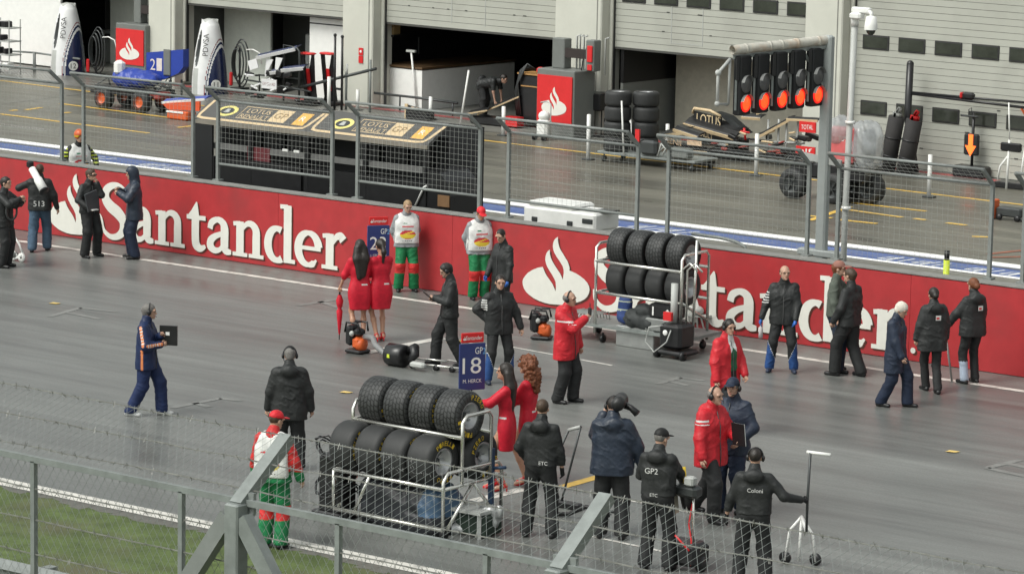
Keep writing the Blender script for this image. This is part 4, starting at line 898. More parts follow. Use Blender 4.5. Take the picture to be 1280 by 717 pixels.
a, b = L(597, 148), L(640, 122); wing(t, (a.x, 0, a.z+.1), (b.x, .3, b.z), .35, .05, .3, [CARBON, GOLD], .035); wing(t, (L(588, 160).x, -.1, .28), (L(612, 150).x, -.1, .42), .4, .05, .2, [CARBON, GOLD], .035)
m = MB(); m.rbox((-.2, .2, .12), (1.2, .5, .2), .03); m.build('stand', CARBON, t)
m = MB(); m.box((.55, .1, .17), (.45, .3, .24)); m.build('red_tray', SRED, t)
# ---- tyres
RIMM = mat('wheel_rim', (.50, .505, .51), .38, .6, .1, 12)
def tread_mat(n, wet):
    if not wet: return RUBBER
    m = mat('wet_tread_rubber', (.026, .028, .028), .55, 0, .2, 9); N = m.node_tree.nodes; L_ = m.node_tree.links; b = N['Principled BSDF']
    tc = N.new('ShaderNodeTexCoord'); sp = N.new('ShaderNodeSeparateXYZ'); L_.new(tc.outputs['Object'], sp.inputs[0])
    an = N.new('ShaderNodeMath'); an.operation = 'ARCTAN2'; L_.new(sp.outputs[1], an.inputs[0]); L_.new(sp.outputs[2], an.inputs[1])
    am = N.new('ShaderNodeMath'); am.operation = 'MULTIPLY'; am.inputs[1].default_value = .33; L_.new(an.outputs[0], am.inputs[0]); ab = N.new('ShaderNodeMath'); ab.operation = 'ABSOLUTE'; L_.new(sp.outputs[0], ab.inputs[0]); k = N.new('ShaderNodeMath'); k.operation = 'MULTIPLY'; k.inputs[1].default_value = .55; L_.new(ab.outputs[0], k.inputs[0])
    ad = N.new('ShaderNodeMath'); L_.new(am.outputs[0], ad.inputs[0]); L_.new(k.outputs[0], ad.inputs[1]); cb_ = N.new('ShaderNodeCombineXYZ'); L_.new(ad.outputs[0], cb_.inputs[0]); L_.new(sp.outputs[0], cb_.inputs[1])
    br = N.new('ShaderNodeTexBrick'); br.inputs['Scale'].default_value = 1; br.inputs['Brick Width'].default_value = .075; br.inputs['Row Height'].default_value = .058; br.inputs['Mortar Size'].default_value = .0085; br.inputs['Mortar Smooth'].default_value = .1
    br.inputs['Color1'].default_value = (.045, .047, .047, 1); br.inputs['Color2'].default_value = (.033, .035, .035, 1); br.inputs['Mortar'].default_value = (.007, .007, .007, 1); L_.new(cb_.outputs[0], br.inputs[0]); L_.new(br.outputs[0], b.inputs['Base Color'])  # groove shade painted as a darker mortar colour, on top of the bump
    iv = N.new('ShaderNodeMath'); iv.operation = 'SUBTRACT'; iv.inputs[0].default_value = 1; L_.new(br.outputs['Fac'], iv.inputs[1]); bn = N.new('ShaderNodeBump'); bn.inputs['Distance'].default_value = .008; bn.inputs['Strength'].default_value = .8; L_.new(iv.outputs[0], bn.inputs['Height']); L_.new(bn.outputs[0], b.inputs['Normal']); return m
def make_tyre(w_, wet, letters=True):                          # axle along local x, outer face at +x
    h = w_/2; R = .33
    m = MB(); m.lathe([(-h+.01, .185), (-h, .20), (-h, .27), (-h+.02, .305), (-h+.055, .325), (-h*.5, R), (0, R), (h*.5, R), (h-.055, .325), (h-.02, .305), (h, .27), (h, .20), (h-.01, .185), (h-.06, .175), (-h+.06, .175), (-h+.01, .185)], n=48)
    if letters:
        for s, a0, st_ in (('PIRELLI', 125, -13), ('PZERO', 300, -15)):
            for i, ch in enumerate(s):
                a = R_(a0+st_*i); r = .247; u = Vector((0, -math.sin(a), math.cos(a))); v = Vector((0, math.cos(a), math.sin(a))); text(m, ch, Vector((h+.003, 0, 0))+v*r, -u, v, .062, 1, .044)
    t = m.build('tyre', [tread_mat('', wet), YEL])
    m = MB(); m.lathe([(-h+.02, .186), (-h+.05, .165), (h-.05, .165), (h-.012, .188), (h-.03, .150), (h*.35, .135), (h*.2, .05), (h*.25, .0)], n=40); m.lathe([(-h+.04, .16), (-h+.05, 0)], n=24)
    for i in range(8):
        a = R_(45*i); d_ = Vector((0, math.cos(a), math.sin(a))); m.bar(Vector((h*.28, 0, 0))+d_*.03, Vector((h*.45, 0, 0))+d_*.145, .022, .018, 0, (1, 0, 0))
    m.lathe([(h*.2, .045), (h*.45, .04), (h*.5, .02), (h*.5, 0)], n=16, mi=1); r_ = m.build('rim', [RIMM, GUN], t)
    return t
TW = make_tyre(.40, True); TS = make_tyre(.405, False); TF = make_tyre(.36, True, False); TSF = make_tyre(.36, False, False)
_used = set()
def place_tyre(src, p, rot, label, group):
    o = src if src.name not in _used else copy_tree(src); _used.add(o.name)
    o.location = p; o.rotation_euler = rot; tag(o, label, 'tyre', group); return o
# pit trolley with lying tyres
B, L = loc(800, 208); t = thing('tyre_trolley', 'low steel trolley under the stacked pit tyres', 'trolley', B); m = MB(); m.rbox((.15, .5, .24), (2.9, 1.0, .06), .01); m.build('deck', ZINC, t)
for x in (-1.15, 1.45):
    for y in (.1, .9): m = MB(); m.lathe([(-.025, .03), (-.025, .08), (.025, .08), (.025, .03)], (x, y, .08), 'x', 14); m.bar((x, y, .08), (x, y, .22), .03, .03); m.build('caster', GUN, t)
m = MB(); m.tube([(-.45, -.06, .25), (-.55, -.06, 1.55)], .022, 8); m.build('upright', WHITEP, t); m = MB(); m.rbox((.25, .02, .48), (.5, .2, .36), .06); m.build('grey_tank', GUN, t)
m = MB(); m.tube([(.52, .0, .3), (.62, .0, .6), (.75, 0, .5), (.66, 0, .35)], .03, 6); m.tube([(.6, 0, .45), (.8, .0, .62)], .02, 6); m.build('bracket', LGREY, t); m = MB(); m.rbox((1.1, .1, .42), (.6, .3, .22), .02); m.build('grey_case', GREY, t); m = MB(); m.box((-.05, -.06, .75), (.12, .05, .3)); m.build('red_tag', SRED, t)
for c, (x, y) in enumerate(((-.92, .30), (-.38, .72))):
    for k_ in range(4):
        nm = ('bottom', 'second', 'third', 'topmost')[k_]; src = TSF
        place_tyre(src, B+Vector((x+random.uniform(-.01, .01), y, .27+.18+.37*k_)), (0, -math.pi/2, random.uniform(0, 6)), ('%s tyre of the %s stack on the low pit trolley' % (nm, ('front', 'rear')[c])), 'tyres stacked on the pit trolley')
# ---- orange wheeled cart under a blue cover
B, L = loc(150, 138); t = thing('equipment_cart', 'open cart with orange wheels carrying a blue covered load', 'cart', B)
m = MB(); m.rbox((.1, .45, .55), (2.3, .8, .12), .02); m.bar((-1.1, 0, .45), (1.2, 0, .45), .06, .08); m.bar((-1.1, .9, .45), (1.2, .9, .45), .06, .08); m.build('chassis', CARBON, t)
for x in (L(131, 122).x, L(178, 128).x):
    for y in (-.02, .85):
        m = MB(); m.lathe([(-.13, .15), (-.13, .26), (-.09, .30), (.09, .30), (.13, .26), (.13, .15)], (x, y, .30), 'y', 24); wh = m.build('wheel', RUBBER, t); m = MB(); m.lathe([(-.135, .19), (-.10, .17), (-.06, .08), (-.08, .0)], (x, y, .30), 'y', 20); m.build('rim', ORANGE, wh)
c = SDF(.03); a = L(150, 92); c.ell((a.x, .4, .85), (.55, .4, .28)).ell((a.x+.55, .4, .85), (.5, .38, .22)); c.noise = [(.04, (4, 4, 4), 3), (.02, (10, 10, 10), 4)]; sdf_obj('blue_cover', c, [BLUE], t)
m = MB(); m.rbox((L(143, 85).x, .2, L(143, 85).z), (.3, .3, .4), .08); m.build('white_case', WHITEP, t)
m = MB()
for i in range(14): x = -1.1+random.uniform(0, 2.4); m.tube([(x, random.uniform(0, .8), .6), (x+random.uniform(-.2, .2), random.uniform(0, .8), .75+random.uniform(0, .2)), (x+.3, .4, .65)], .02, 5)
m.build('hoses', GUN, t)
m = MB(); m.rbox((1.15, .3, .48), (.5, .5, .2), .04); m.build('red_parts', mat('dull_red', (.3, .05, .04), .5), t)
B2, L2 = loc(200, 138); t = thing('rear_wing_cover', 'bright blue covered rear wing on a stand marked with a pale number', 'car part', B2)
a, b = L2(182, 97), L2(228, 62); z0 = a.z; m = MB(); P = [(a.x, a.z), (a.x+.2, a.z-.1), (L2(205, 97).x, L2(205, 99).z), (L2(222, 92).x, L2(222, 92).z), (L2(228, 84).x, L2(228, 84).z), (b.x, b.z), (L2(205, 64).x, L2(205, 64).z), (L2(182, 66).x, L2(182, 66).z)]
m.prism(P, (0, .25, 0), (1, 0, 0), (0, 0, 1), .22); m.build('cover', BLUE, t); m = MB(); q = L2(193, 81); text(m, '2', (q.x-.08, .02, q.z), (1, 0, 0), (0, 0, 1), .3); m.box((q.x+.16, .024, q.z+.01), (.2, .006, .34)); m.build('number', mat('pale_number', (.7, .62, .56), .5), t); q = L2(204, 78); m = MB(); m.rbox((q.x+.12, .02, q.z), (.26, .04, .7), .02); m.build('grey_panel', GREY, t)
m = MB(); m.tube([(q.x, .3, z0), (q.x, .3, 0)], .03, 6); m.tube([(q.x+.4, .3, z0), (q.x+.4, .3, 0)], .03, 6); m.build('leg', GUN, t)
B, L = loc(222, 150); t = thing('nose_wing', 'red white and blue front wing lying on the pit lane', 'car part', B)
a, b = L(203, 132), L(250, 120); RW = mat('orange_red', (.62, .09, .03), .4)
wing(t, (a.x, 0, .42), (b.x, .2, .60), .5, .06, .15, [mat('wing_blue', (.06, .09, .35), .35), WHITEP], .06); m = MB(); m.prism([(a.x+.2, .26), (b.x, .30), (b.x, .56), (a.x, .40)], (0, -.02, 0), (1, 0, 0), (0, 0, 1), -.05); m.build('front_board', RW, t); m = MB(); m.rbox((.05, .1, .13), (.75, .4, .24), .04); m.build('nose_block', ORANGE, t); m = MB(); m.box((.0, -.11, .22), (.6, .02, .05)); m.build('white_stripe', WHITEP, t)
# ---- engine covers standing on end
def engine_cover(base, num, label, rz):
    B, L = loc(*base); t = thing('engine_cover', label, 'car part', B, rz, 'navy and white engine covers on end')
    # closed tapering cover on end; the dark oval is its intake mouth, angle 0 faces the track
    secs = [(0, .50, .52), (.3, .50, .52), (.6, .48, .50), (.9, .45, .46), (1.2, .41, .42), (1.5, .36, .36), (1.75, .31, .30), (1.95, .28, .24), (2.02, .25, .2)]; n = 120; m = MB(); vs = []; zz = []
    NZ = 90
    for i in range(NZ+1):
        z = 2.02*i/NZ; zr = [q for q in secs]; hw = float(np.interp(z, [q[0] for q in zr], [q[1] for q in zr])); dp = float(np.interp(z, [q[0] for q in zr], [q[2] for q in zr])); zz.append(z)
        for k in range(n):
            a = 2*math.pi*k/n; dent = 0
            ad = (math.degrees(a)+180) % 360-180
            e_ = ((ad+14)/13)**2+((z-1.30)/.52)**2
            if e_ < 1: dent = .10*(1-e_)
            top = (.10*abs(math.sin(2*a)) if i == NZ else 0)
            vs.append(((hw-dent)*math.sin(a), -(dp-dent)*math.cos(a), z+top))
    fs = []; mi_ = []
    for i in range(NZ):
        for k in range(n):
            fs.append((i*n+k, i*n+(k+1) % n, (i+1)*n+(k+1) % n, (i+1)*n+k)); ad = ((k+.5)*360/n+180) % 360-180; z = zz[i]+.011
            q = 0
            e_ = ((ad+14)/13)**2+((z-1.30)/.52)**2
            f_ = ((ad-98)/62)**2+(max(z, 0)/1.32)**2
            if e_ < 1: q = 2
            elif -30 < ad < 0 and z < .75: q = 3
            elif ad < -40 and z < 1.15+.004*(ad+40): q = 1
            elif ad > 0 and (f_ < 1 or 1.14 < f_ < 1.26): q = 1
            elif ad > 0 and 1.36 < f_ < 1.42: q = 4
            mi_.append(q)
    o_ = len(m.v); m.add(vs, fs, 0, True); m.m = mi_; m.add([vs[NZ*n+k] for k in range(n)], [tuple(range(n))], 3)
    m.build('shell', [WWHT, WNAVY, GUN, LGREY, mat('maroon_stripe', (.2, .03, .04), .4)], t)
    aa = R_(26); nv_ = Vector((math.sin(aa), -math.cos(aa), 0)); tv = Vector((math.cos(aa), math.sin(aa), 0)); m = MB(); text(m, 'PDVSA', Vector((math.sin(aa)*.42, -math.cos(aa)*.42, 1.42))+nv_*.012, Vector((-.06*nv_.x, -.06*nv_.y, 1)).normalized()-nv_*.14, -tv, .16, 0, .62); m.build('lettering', CARBON, t)
    aa = R_(62); nv_ = Vector((math.sin(aa), -math.cos(aa), 0)); tv = Vector((math.cos(aa), math.sin(aa), 0)); c_ = Vector((math.sin(aa)*.505, -math.cos(aa)*.525, .30))+nv_*.01; m = MB(); m.prism([(.14*math.cos(2*math.pi*i/20), .14*math.sin(2*math.pi*i/20)) for i in range(20)], c_, tv, (0, 0, 1), .02); text(m, num, c_+nv_*.023, tv, (0, 0, 1), .15, 1); m.build('number_disc', [WHITEP, CARBON], t)
    m = MB()
    for s in (-1, 1): m.rbox((s*.36, .1, .03), (.12, .5, .06), .02)
    m.box((0, -.12, .02), (.9, .06, .04)); m.build('stand', GUN, t)
    return t
engine_cover((85, 93), '12', 'navy and white engine cover standing on end by the white wall', .02)
engine_cover((262, 117), '11', 'navy and white engine cover standing on end by the grey pillar', .02)
# ---- wings and racks of the navy team
B, L = loc(330, 130); t = thing('wing_rack', 'rack of white and navy car wings in front of the open garage', 'car parts rack', B)
def pz(x, y): return L(x, y)
for (x0, y0, x1, y1, ch) in ((321, 72, 362, 62, .3), (352, 88, 372, 86, .3), (338, 91, 356, 89, .25)):
    a, b = pz(x0, y0), pz(x1, y1); wing(t, (a.x, 0, a.z), (b.x, .25, b.z), ch, .06, .35, [WNAVY, WWHT], .09)
for (x0, y0, x1, y1) in ((328, 74, 322, 96), (340, 72, 334, 96)): a, b = pz(x0, y0), pz(x1, y1); m = MB(); m.prism([(a.x, b.z), (b.x+.2, b.z), (a.x+.3, a.z), (a.x+.05, a.z)], (0, .1, 0), (1, 0, 0), (0, 0, 1), -.03); m.build('end_plate', WWHT, t)
m = MB(); a = pz(338, 105); m.box((a.x, -.05, a.z), (.55, .03, .26)); pt = m.build('sponsor_plate', WWHT, t); m = MB(); text(m, 'RANDSTAD', (a.x, -.068, a.z), (1, 0, 0), (0, 0, 1), .09, 0, .46); m.build('lettering', mat('grey_print', (.25, .12, .12), .5), pt)
m = MB(); a = pz(316, 84); m.prism([(-.2, .15), (.12, .25), (.2, .0), (-.1, -.1)], (a.x, 0, a.z), (1, 0, 0), (0, 0, 1), -.03); m.build('white_flap', WWHT, t)
m = MB(); a, b = pz(346, 57), pz(365, 95); m.tube([(a.x, .3, .1), (a.x, .3, a.z), (b.x-.1, .3, a.z-.05), (b.x, .3, a.z-.15), (b.x, .3, .1)], .03, 8); m.tube([(a.x-.9, .3, .1), (a.x-.9, .3, .75), (b.x, .3, .75)], .025, 8); m.tube([(a.x-1.4, .2, .6), (b.x+.5, .2, .45)], .025, 6); m.build('frame', GUN, t)
for i in range(20): x = random.uniform(-.9, 1.3); z = random.uniform(.15, .9); m = MB(); m.rbox((x, random.uniform(0, .4), z), (random.uniform(.1, .35), .12, random.uniform(.04, .16)), .015, 0, Matrix.Rotation(random.uniform(-.4, .4), 3, 'Y')); m.build('loose_part', CARBON, t)
for i in range(9): x = random.uniform(-.7, 1.0); z = random.uniform(.2, .8); m = MB(); m.rbox((x, -.05, z), (random.uniform(.08, .3), .04, .05), .01, 0, Matrix.Rotation(random.uniform(-.5, .5), 3, 'Y')); m.build('loose_part', WWHT, t)
for (x, l) in ((378, 'red topped black wing standing upright, left of its pair'), (403, 'red topped black wing standing upright, right of its pair')):
    B, L = loc(x+3, 132); t = thing('upright_wing', l, 'car part', B); top = L(x, 67).z; m = MB(); m.rbox((0, .1, top), (.44, .28, .06), .03); m.build('top_element', PRED, t); m = MB(); m.prism([(-.18, .1), (.30, .1), (.20, top-.7), (.16, top), (.10, top), (-.02, top-.6)], (0, .2, 0), (1, 0, 0), (0, 0, 1), .05); m.prism([(-.22, top-.02), (-.10, top-.02), (.06, .15), (-.05, .15)], (0, .1, 0), (1, 0, 0), (0, 0, 1), .05); m.build('strut', CARBON, t)
    m = MB(); m.prism([(-.03, .45), (.13, .4), (.05, top-.42), (-.12, top-.42)], (0, .09, 0), (1, 0, 0), (0, 0, 1), -.04); m.build('red_element', PRED, t); m = MB(); m.rbox((.05, .15, .06), (.6, .5, .12), .03); m.build('foot', CARBON, t)
# ---- trestles, rails, brooms
def stick(name, label, cat, pts, r, m_, extra=None, group=None):
    o = Vector(pts[0]); t = thing(name, label, cat, (o.x, o.y, 0), 0, group); m = MB(); m.tube([Vector(p)-Vector((o.x, o.y, 0)) for p in pts], r, 8); m.build('shaft', m_, t)
    if extra: extra(t, o)
    return t
B, L = loc(455, 140); t = thing('trestle_bar', 'long slanting dark bar on two posts before the grey pillar', 'trestle', B); m = MB(); a, b = L(340, 118, .0), L(470, 86, 0); m.tube([a, b], .045, 8); m.build('bar', GUN, t)
for x, y in ((411, 98), (433, 90), (463, 75)): m = MB(); a = L(x, y); m.tube([(a.x, 0, 0), (a.x, 0, a.z)], .035, 8); m.build('post', DSTEEL, t)
m = MB(); a = L(434, 80); m.tube([(a.x, 0, L(434, 92).z), (a.x, 0, a.z)], .03, 6); m.build('tip', WHITEP, t)
B, L = loc(490, 138); t = thing('low_rail', 'low dark rail running in front of the white counter', 'rail', B); m = MB(); m.tube([L(420, 111), L(520, 122), L(572, 129)], .035, 8); m.build('rail', GUN, t)
for x, y in ((447, 114), (500, 120), (566, 128)): m = MB(); a = L(x, y); m.tube([(a.x, 0, 0), a], .025, 6); m.build('post', GUN, t)
B, L = loc(45, 90); t = thing('low_rail', 'low rail with one post along the left white wall', 'rail', B); m = MB(); m.tube([L(-20, 62), L(43, 66), L(100, 74)], .03, 8); m.build('rail', DSTEEL, t); m = MB(); a = L(43, 66); m.tube([(a.x, 0, 0), a], .05, 8); m.build('post', LGREY, t)
for (p, q, lab, head) in (((521, 138), (514, 64), 'pale brushed broom leaning on the white counter', True), ((575, 158), (586, 88), 'white pole leaning forward beside the crouching mechanic', False), ((847, 160), (838, 99), 'white broom leaning in the open brown garage', True), ((792, 178), (786, 138), 'short white pole in front of the stacked pit tyres', False)):
    B, L = loc(*p); b = L(*q); t = thing('pole', lab, 'pole', B, 0); m = MB(); m.tube([(0, 0, 0), b], .028, 8); m.build('shaft', WHITEP, t)
    if head: m = MB(); m.box(b, (.3, .08, .06)); m.build('head', LGREY, t)
B, L = loc(510, 135); t = thing('wire_frame', 'thin bent wire frame standing against the white counter', 'frame', B); m = MB(); m.tube([L(506, 133), L(501, 98), L(503, 96), L(514, 95), L(519, 105), L(521, 130)], .02, 6); m.build('frame', GUN, t)
for (x, y, xt, l) in ((418, 138, 44, 'left of two tall dark poles by the grey pillar'), (427, 138, 46, 'right of two tall dark poles by the grey pillar')):
    B, L = loc(x, y); t = thing('tall_pole', l, 'pole', B); m = MB(); h = L(x, xt).z; m.tube([(0, 0, 0), (0, 0, h)], .035, 8); m.ball((0, 0, h), .05); m.build('shaft', CARBON, t)
q = onF(436, 70, -.44); s_ = thing('wall_sign', 'two small red fire signs on the grey pillar', 'sign', (onF(451, 70, -.45).x, onF(451, 70, -.45).y, onF(451, 70, -.45).z), -math.atan(FK)); m = MB(); m.box((0, 0, .12), (.16, .012, .2)); m.box((0, 0, -.1), (.16, .012, .2)); m.build('plate', SRED, s_); m = MB(); m.ball((0, -.008, .12), (.04, .003, .04)); m.build('symbol', WHITEP, s_)
# ---- first garage: bench, monitor, drawers
B, L = loc(118, 84); t = thing('garage_bench', 'grey work bench with a dark monitor in the first garage', 'bench', B+Vector((0, 1.2, 0))); m = MB(); m.rbox((0, .4, .5), (1.9, .7, 1.0), .02); m.build('cabinet', INW, t); m = MB(); m.rbox((-.15, .4, 1.38), (.5, .06, .55), .02); m.box((-.15, .4, 1.05), (.3, .2, .1)); m.build('monitor', BLACK, t); m = MB(); m.box((-.5, .02, .82), (.5, .02, .16)); m.build('slot', BLACK, t)
B, L = loc(150, 86); t = thing('drawer_rack', 'tall grey rack with black drawers in the first garage', 'rack', B+Vector((0, 1.0, 0))); m = MB(); m.rbox((0, .4, 1.1), (.85, .7, 2.2), .02); m.build('frame', INW, t)
for i in range(5): m = MB(); m.rbox((0, .03, 1.0+.27*i), (.66, .05, .2), .01); m.build('drawer', BLACK, t)
B, L = loc(6, 92); t = thing('metal_shelf', 'cluttered silver shelf cut off by the left edge', 'shelf', B); m = MB()
for z in (.15, .55, .95, 1.35): m.box((-.2, .2, z), (.9, .5, .035))
for x in (-.62, .22): m.bar((x, -.03, 0), (x, -.03, 1.6), .035, .035); m.bar((x, .43, 0), (x, .43, 1.6), .035, .035)
m.build('frame', LGREY, t)
for i in range(10): m = MB(); m.rbox((random.uniform(-.5, .15), .15, random.choice((.25, .66, 1.06, 1.45))), (random.uniform(.12, .3), .3, random.uniform(.1, .2)), .02); m.build('box', (CARBON, WHITEP)[i % 2], t)
B, L = loc(332, 118); t = thing('garage_locker', 'pale green grey locker inside the second garage', 'locker', B+Vector((0, 2.2, 0))); m = MB(); m.rbox((0, .4, .8), (1.1, .6, 1.5), .03); m.rbox((.9, .5, .78), (.8, .6, 1.45), .03); m.build('body', LGREY, t); m = MB(); m.box((-.2, .09, 1.1), (.15, .02, .5)); m.build('mark', CARBON, t)
for (x, y, l) in ((113, 95, 'dark hose bundle beside the left engine cover'), (292, 112, 'dark hose bundle beside the right engine cover')):
    B, L = loc(x, y); t = thing('hose_reel', l, 'hose', B); m = MB()
    for i in range(4): r = .28+.06*i; m.tube([(.03*i+r*.6*math.cos(a), .1+.05*i, .75+r*1.5*math.sin(a)) for a in [2*math.pi*k/18 for k in range(18)]], .022, 5, closed=True)
    m.build('hose', GUN, t); m = MB(); m.bar((.05, .2, 0), (.05, .2, 1.25), .06, .06); m.rbox((.05, .2, .03), (.4, .4, .05), .01); m.build('stand', BLACK, t); m = MB(); m.rbox((-.1, .0, .3), (.1, .1, .4), .03); m.build('bottle', SRED, t)
    m = MB(); m.tube([(.3, .2, 1.15), (.55, .2, 1.18), (.8, .2, 1.1), (.9, .2, .8)], .02, 6); m.build('spout', WHITEP, t)
# ---- black and gold car parts
B, L = loc(905, 195); t = thing('rear_wing', 'black rear wing lettered in gold lying among car parts', 'car part', B, 0)
a, b = L(866, 148), L(902, 150); zt = L(866, 140).z; zb = L(866, 152).z
P = [L(866, 152), L(900, 158), L(901, 147), L(868, 139)]; m = MB(); m.prism([(p.x, p.z) for p in P], (0, .0, 0), (1, 0, 0), (0, 0, 1), -.06); f_ = m.build('flap', CARBON, t)
m = MB(); c = (P[0]+P[1]+P[2]+P[3])/4; text(m, 'LOTUS', (c.x+.05, -.004, c.z-.015), (P[1]-P[0]).normalized(), (0, 0, 1), .24, 0, .72); m.build('lettering', mat('gold_letter', (.72, .56, .34), .4), f_)
m = MB(); q = [L(866, 142), L(868, 136), L(888, 139), L(901, 146)]; m.tube([(p.x, -.01, p.z+.01) for p in q], .04, 6); m.build('gold_edge', GOLD, t)
m = MB(); q = [L(888, 141), L(903, 146), L(928, 168), L(918, 168)]; m.prism([(p.x, p.z) for p in q], (0, .25, 0), (1, 0, 0), (0, 0, 1), -.25); m.build('sloping_cover', GUN, t)
wing(t, (L(862, 154).x, -.25, L(862, 154).z), (L(925, 172).x, -.25, L(925, 172).z), .7, .08, .3, [CARBON, GOLD], .08); m = MB(); q = [L(862, 158), L(925, 176), L(925, 196), L(870, 190)]; m.prism([(p.x, p.z) for p in q], (0, .1, 0), (1, 0, 0), (0, 0, 1), -.3); bd = m.build('body', CARBON, t)
m = MB(); p = L(884, 167); text(m, 'RENAULT', (p.x, -.206, p.z), (L(925, 176)-L(862, 158)).normalized(), (0, 0, 1), .12, 0, .62); m.build('lettering', GOLD, bd)
B, L = loc(855, 205); t = thing('front_wing', 'long black and gold front wing lying beside the pit tyre trolley', 'car part', B)
for (x0, y0, x1, y1, ch) in ((824, 170, 855, 166, .5), (842, 162, 872, 172, .4), (828, 186, 884, 191, .5)): wing(t, (L(x0, y0).x, 0, L(x0, y0).z), (L(x1, y1).x, 0, L(x1, y1).z), ch, .06, .25, [CARBON, GOLD], .07)
m = MB(); q = [L(829, 176), L(880, 184), L(880, 194), L(830, 188)]; m.prism([(p.x, p.z) for p in q], (0, .06, 0), (1, 0, 0), (0, 0, 1), -.05); bd = m.build('board', CARBON, t); m = MB(); p = L(841, 172); text(m, 'GENII', (p.x, .0, p.z-.1), (1, 0, -.08), (0, 0, 1), .14, 0, .5); p = L(868, 178); m.box((p.x, -.0, p.z-.02), (.42, .01, .12)); m.build('lettering', mat('gold_print', (.62, .45, .3), .5), bd)
m = MB(); m.rbox((0, .3, .1), (1.1, .5, .2), .02); m.build('stand', CARBON, t)
B, L = loc(975, 208); t = thing('wing_rack', 'rack of black and gold wings with red end plates beside the signal pole', 'car parts rack', B)
for (x0, y0, x1, y1) in ((946, 142, 966, 132), (927, 147, 948, 149), (944, 172, 966, 163), (945, 173, 985, 150)): wing(t, (L(x0, y0).x, 0, L(x0, y0).z), (L(x1, y1).x, .1, L(x1, y1).z), .3, .06, .3, [CARBON, GOLD], .06)
for (x0, x1, y0, y1, s) in ((1002, 1023, 153, 164, 'TOTAL'), (998, 1022, 184, 191, 'elf')):
    a, b = L(x0, y1), L(x1, y0); m = MB(); m.box(((a.x+b.x)/2, -.1, (a.z+b.z)/2), (b.x-a.x, .04, b.z-a.z)); pl_ = m.build('red_plate', PRED, t); m = MB(); text(m, s, ((a.x+b.x)/2, -.125, (a.z+b.z)/2), (1, 0, .06), (0, 0, 1), (b.z-a.z)*.45, 0, (b.x-a.x)*.72); m.build('lettering', WHITEP, pl_)
wing(t, (L(985, 149).x, -.05, L(985, 149).z), (L(1024, 151).x, -.05, L(1024, 151).z), .25, .05, .2, [CARBON, GOLD], .05)
m = MB()
for x in (955, 968, 978, 992): a = L(x, 150); m.tube([(a.x, .2, 0), (a.x, .2, a.z)], .03, 6)
a, b = L(950, 178), L(1000, 180); m.tube([(a.x, .2, a.z), (b.x, .2, b.z)], .03, 6); m.build('frame', LGREY, t); m = MB(); m.tube([L(930, 160), L(932, 175)], .03, 6); m.tube([L(926, 164), L(937, 166)], .025, 6); m.build('red_jack', PRED, t)
for i in range(24): p = L(random.uniform(905, 1010), random.uniform(168, 196)); m = MB(); m.rbox((p.x, random.uniform(-.1, .5), max(p.z, .1)), (random.uniform(.1, .4), .15, random.uniform(.04, .14)), .015, 0, Matrix.Rotation(random.uniform(-.4, .4), 3, 'Y')); m.build('loose_part', CARBON, t)
for i in range(10): p = L(random.uniform(910, 1005), random.uniform(165, 192)); m = MB(); m.rbox((p.x, -.12, max(p.z, .1)), (random.uniform(.1, .4), .06, .04), .01, 0, Matrix.Rotation(random.uniform(-.4, .4), 3, 'Y')); m.build('loose_part', (mat('dull_red', (.3, .05, .04), .5), GOLD)[i % 2], t)
B, L = loc(1095, 205); t = thing('wing_stand', 'black and gold wing on a stand behind the wrapped red panel', 'car part', B)
wing(t, (L(1062, 150).x, 0, L(1062, 150).z), (L(1095, 134).x, .2, L(1095, 134).z), .35, .08, .4, [CARBON, GOLD], .07); a, b = L(1098, 174), L(1117, 161); m = MB(); m.box(((a.x+b.x)/2, -.1, (a.z+b.z)/2), (b.x-a.x, .04, b.z-a.z)); pl_ = m.build('red_plate', PRED, t); m = MB(); text(m, 'TOTAL', ((a.x+b.x)/2, -.125, (a.z+b.z)/2), (1, 0, 0), (0, 0, 1), .12, 0, .34); m.build('lettering', WHITEP, pl_)
m = MB(); a = L(1088, 128); m.tube([L(1082, 140), (a.x, 0, a.z+.03), (a.x+.25, 0, a.z), (a.x+.28, 0, 0)], .025, 6); m.tube([(L(1070, 150).x, .1, 0), (L(1070, 150).x, .1, L(1070, 150).z)], .03, 6); m.build('frame', WHITEP, t)
B, L = loc(520, 150); t = thing('wing_board', 'small black and gold lettered wing board before the white counter', 'car part', B); a, b = L(506, 148), L(538, 134); m = MB(); m.prism([(a.x, a.z+.05), (b.x-.05, a.z-.1), (b.x+.05, b.z-.12), (a.x+.02, b.z)], (0, 0, 0), (1, 0, 0), (0, 0, 1), -.06); bd = m.build('board', CARBON, t); m = MB(); c = (a+b)/2; text(m, 'GENII', (c.x+.05, -.004, c.z+.05), (1, 0, -.1), (0, 0, 1), .16, 0, .62); text(m, 'CAPITAL', (c.x+.05, -.004, c.z-.12), (1, 0, -.1), (0, 0, 1), .08, 0, .55); m.build('lettering', mat('gold_print', (.62, .45, .3), .5), bd); m = MB(); m.box((a.x+.06, -.01, c.z), (.10, .04, .42)); m.build('gold_edge', GOLD, t); m = MB(); m.rbox((c.x, .1, .15), (.8, .3, .3), .03); m.build('stand', CARBON, t)
B, L = loc(900, 205); t = thing('floor_panel', 'long low tray of black gold and reddish car parts before the brown garage', 'car parts tray', B+Vector((0, .6, 0))); m = MB(); m.rbox((.2, .2, .22), (3.6, .5, .06), .02); m.build('tray', GUN, t)
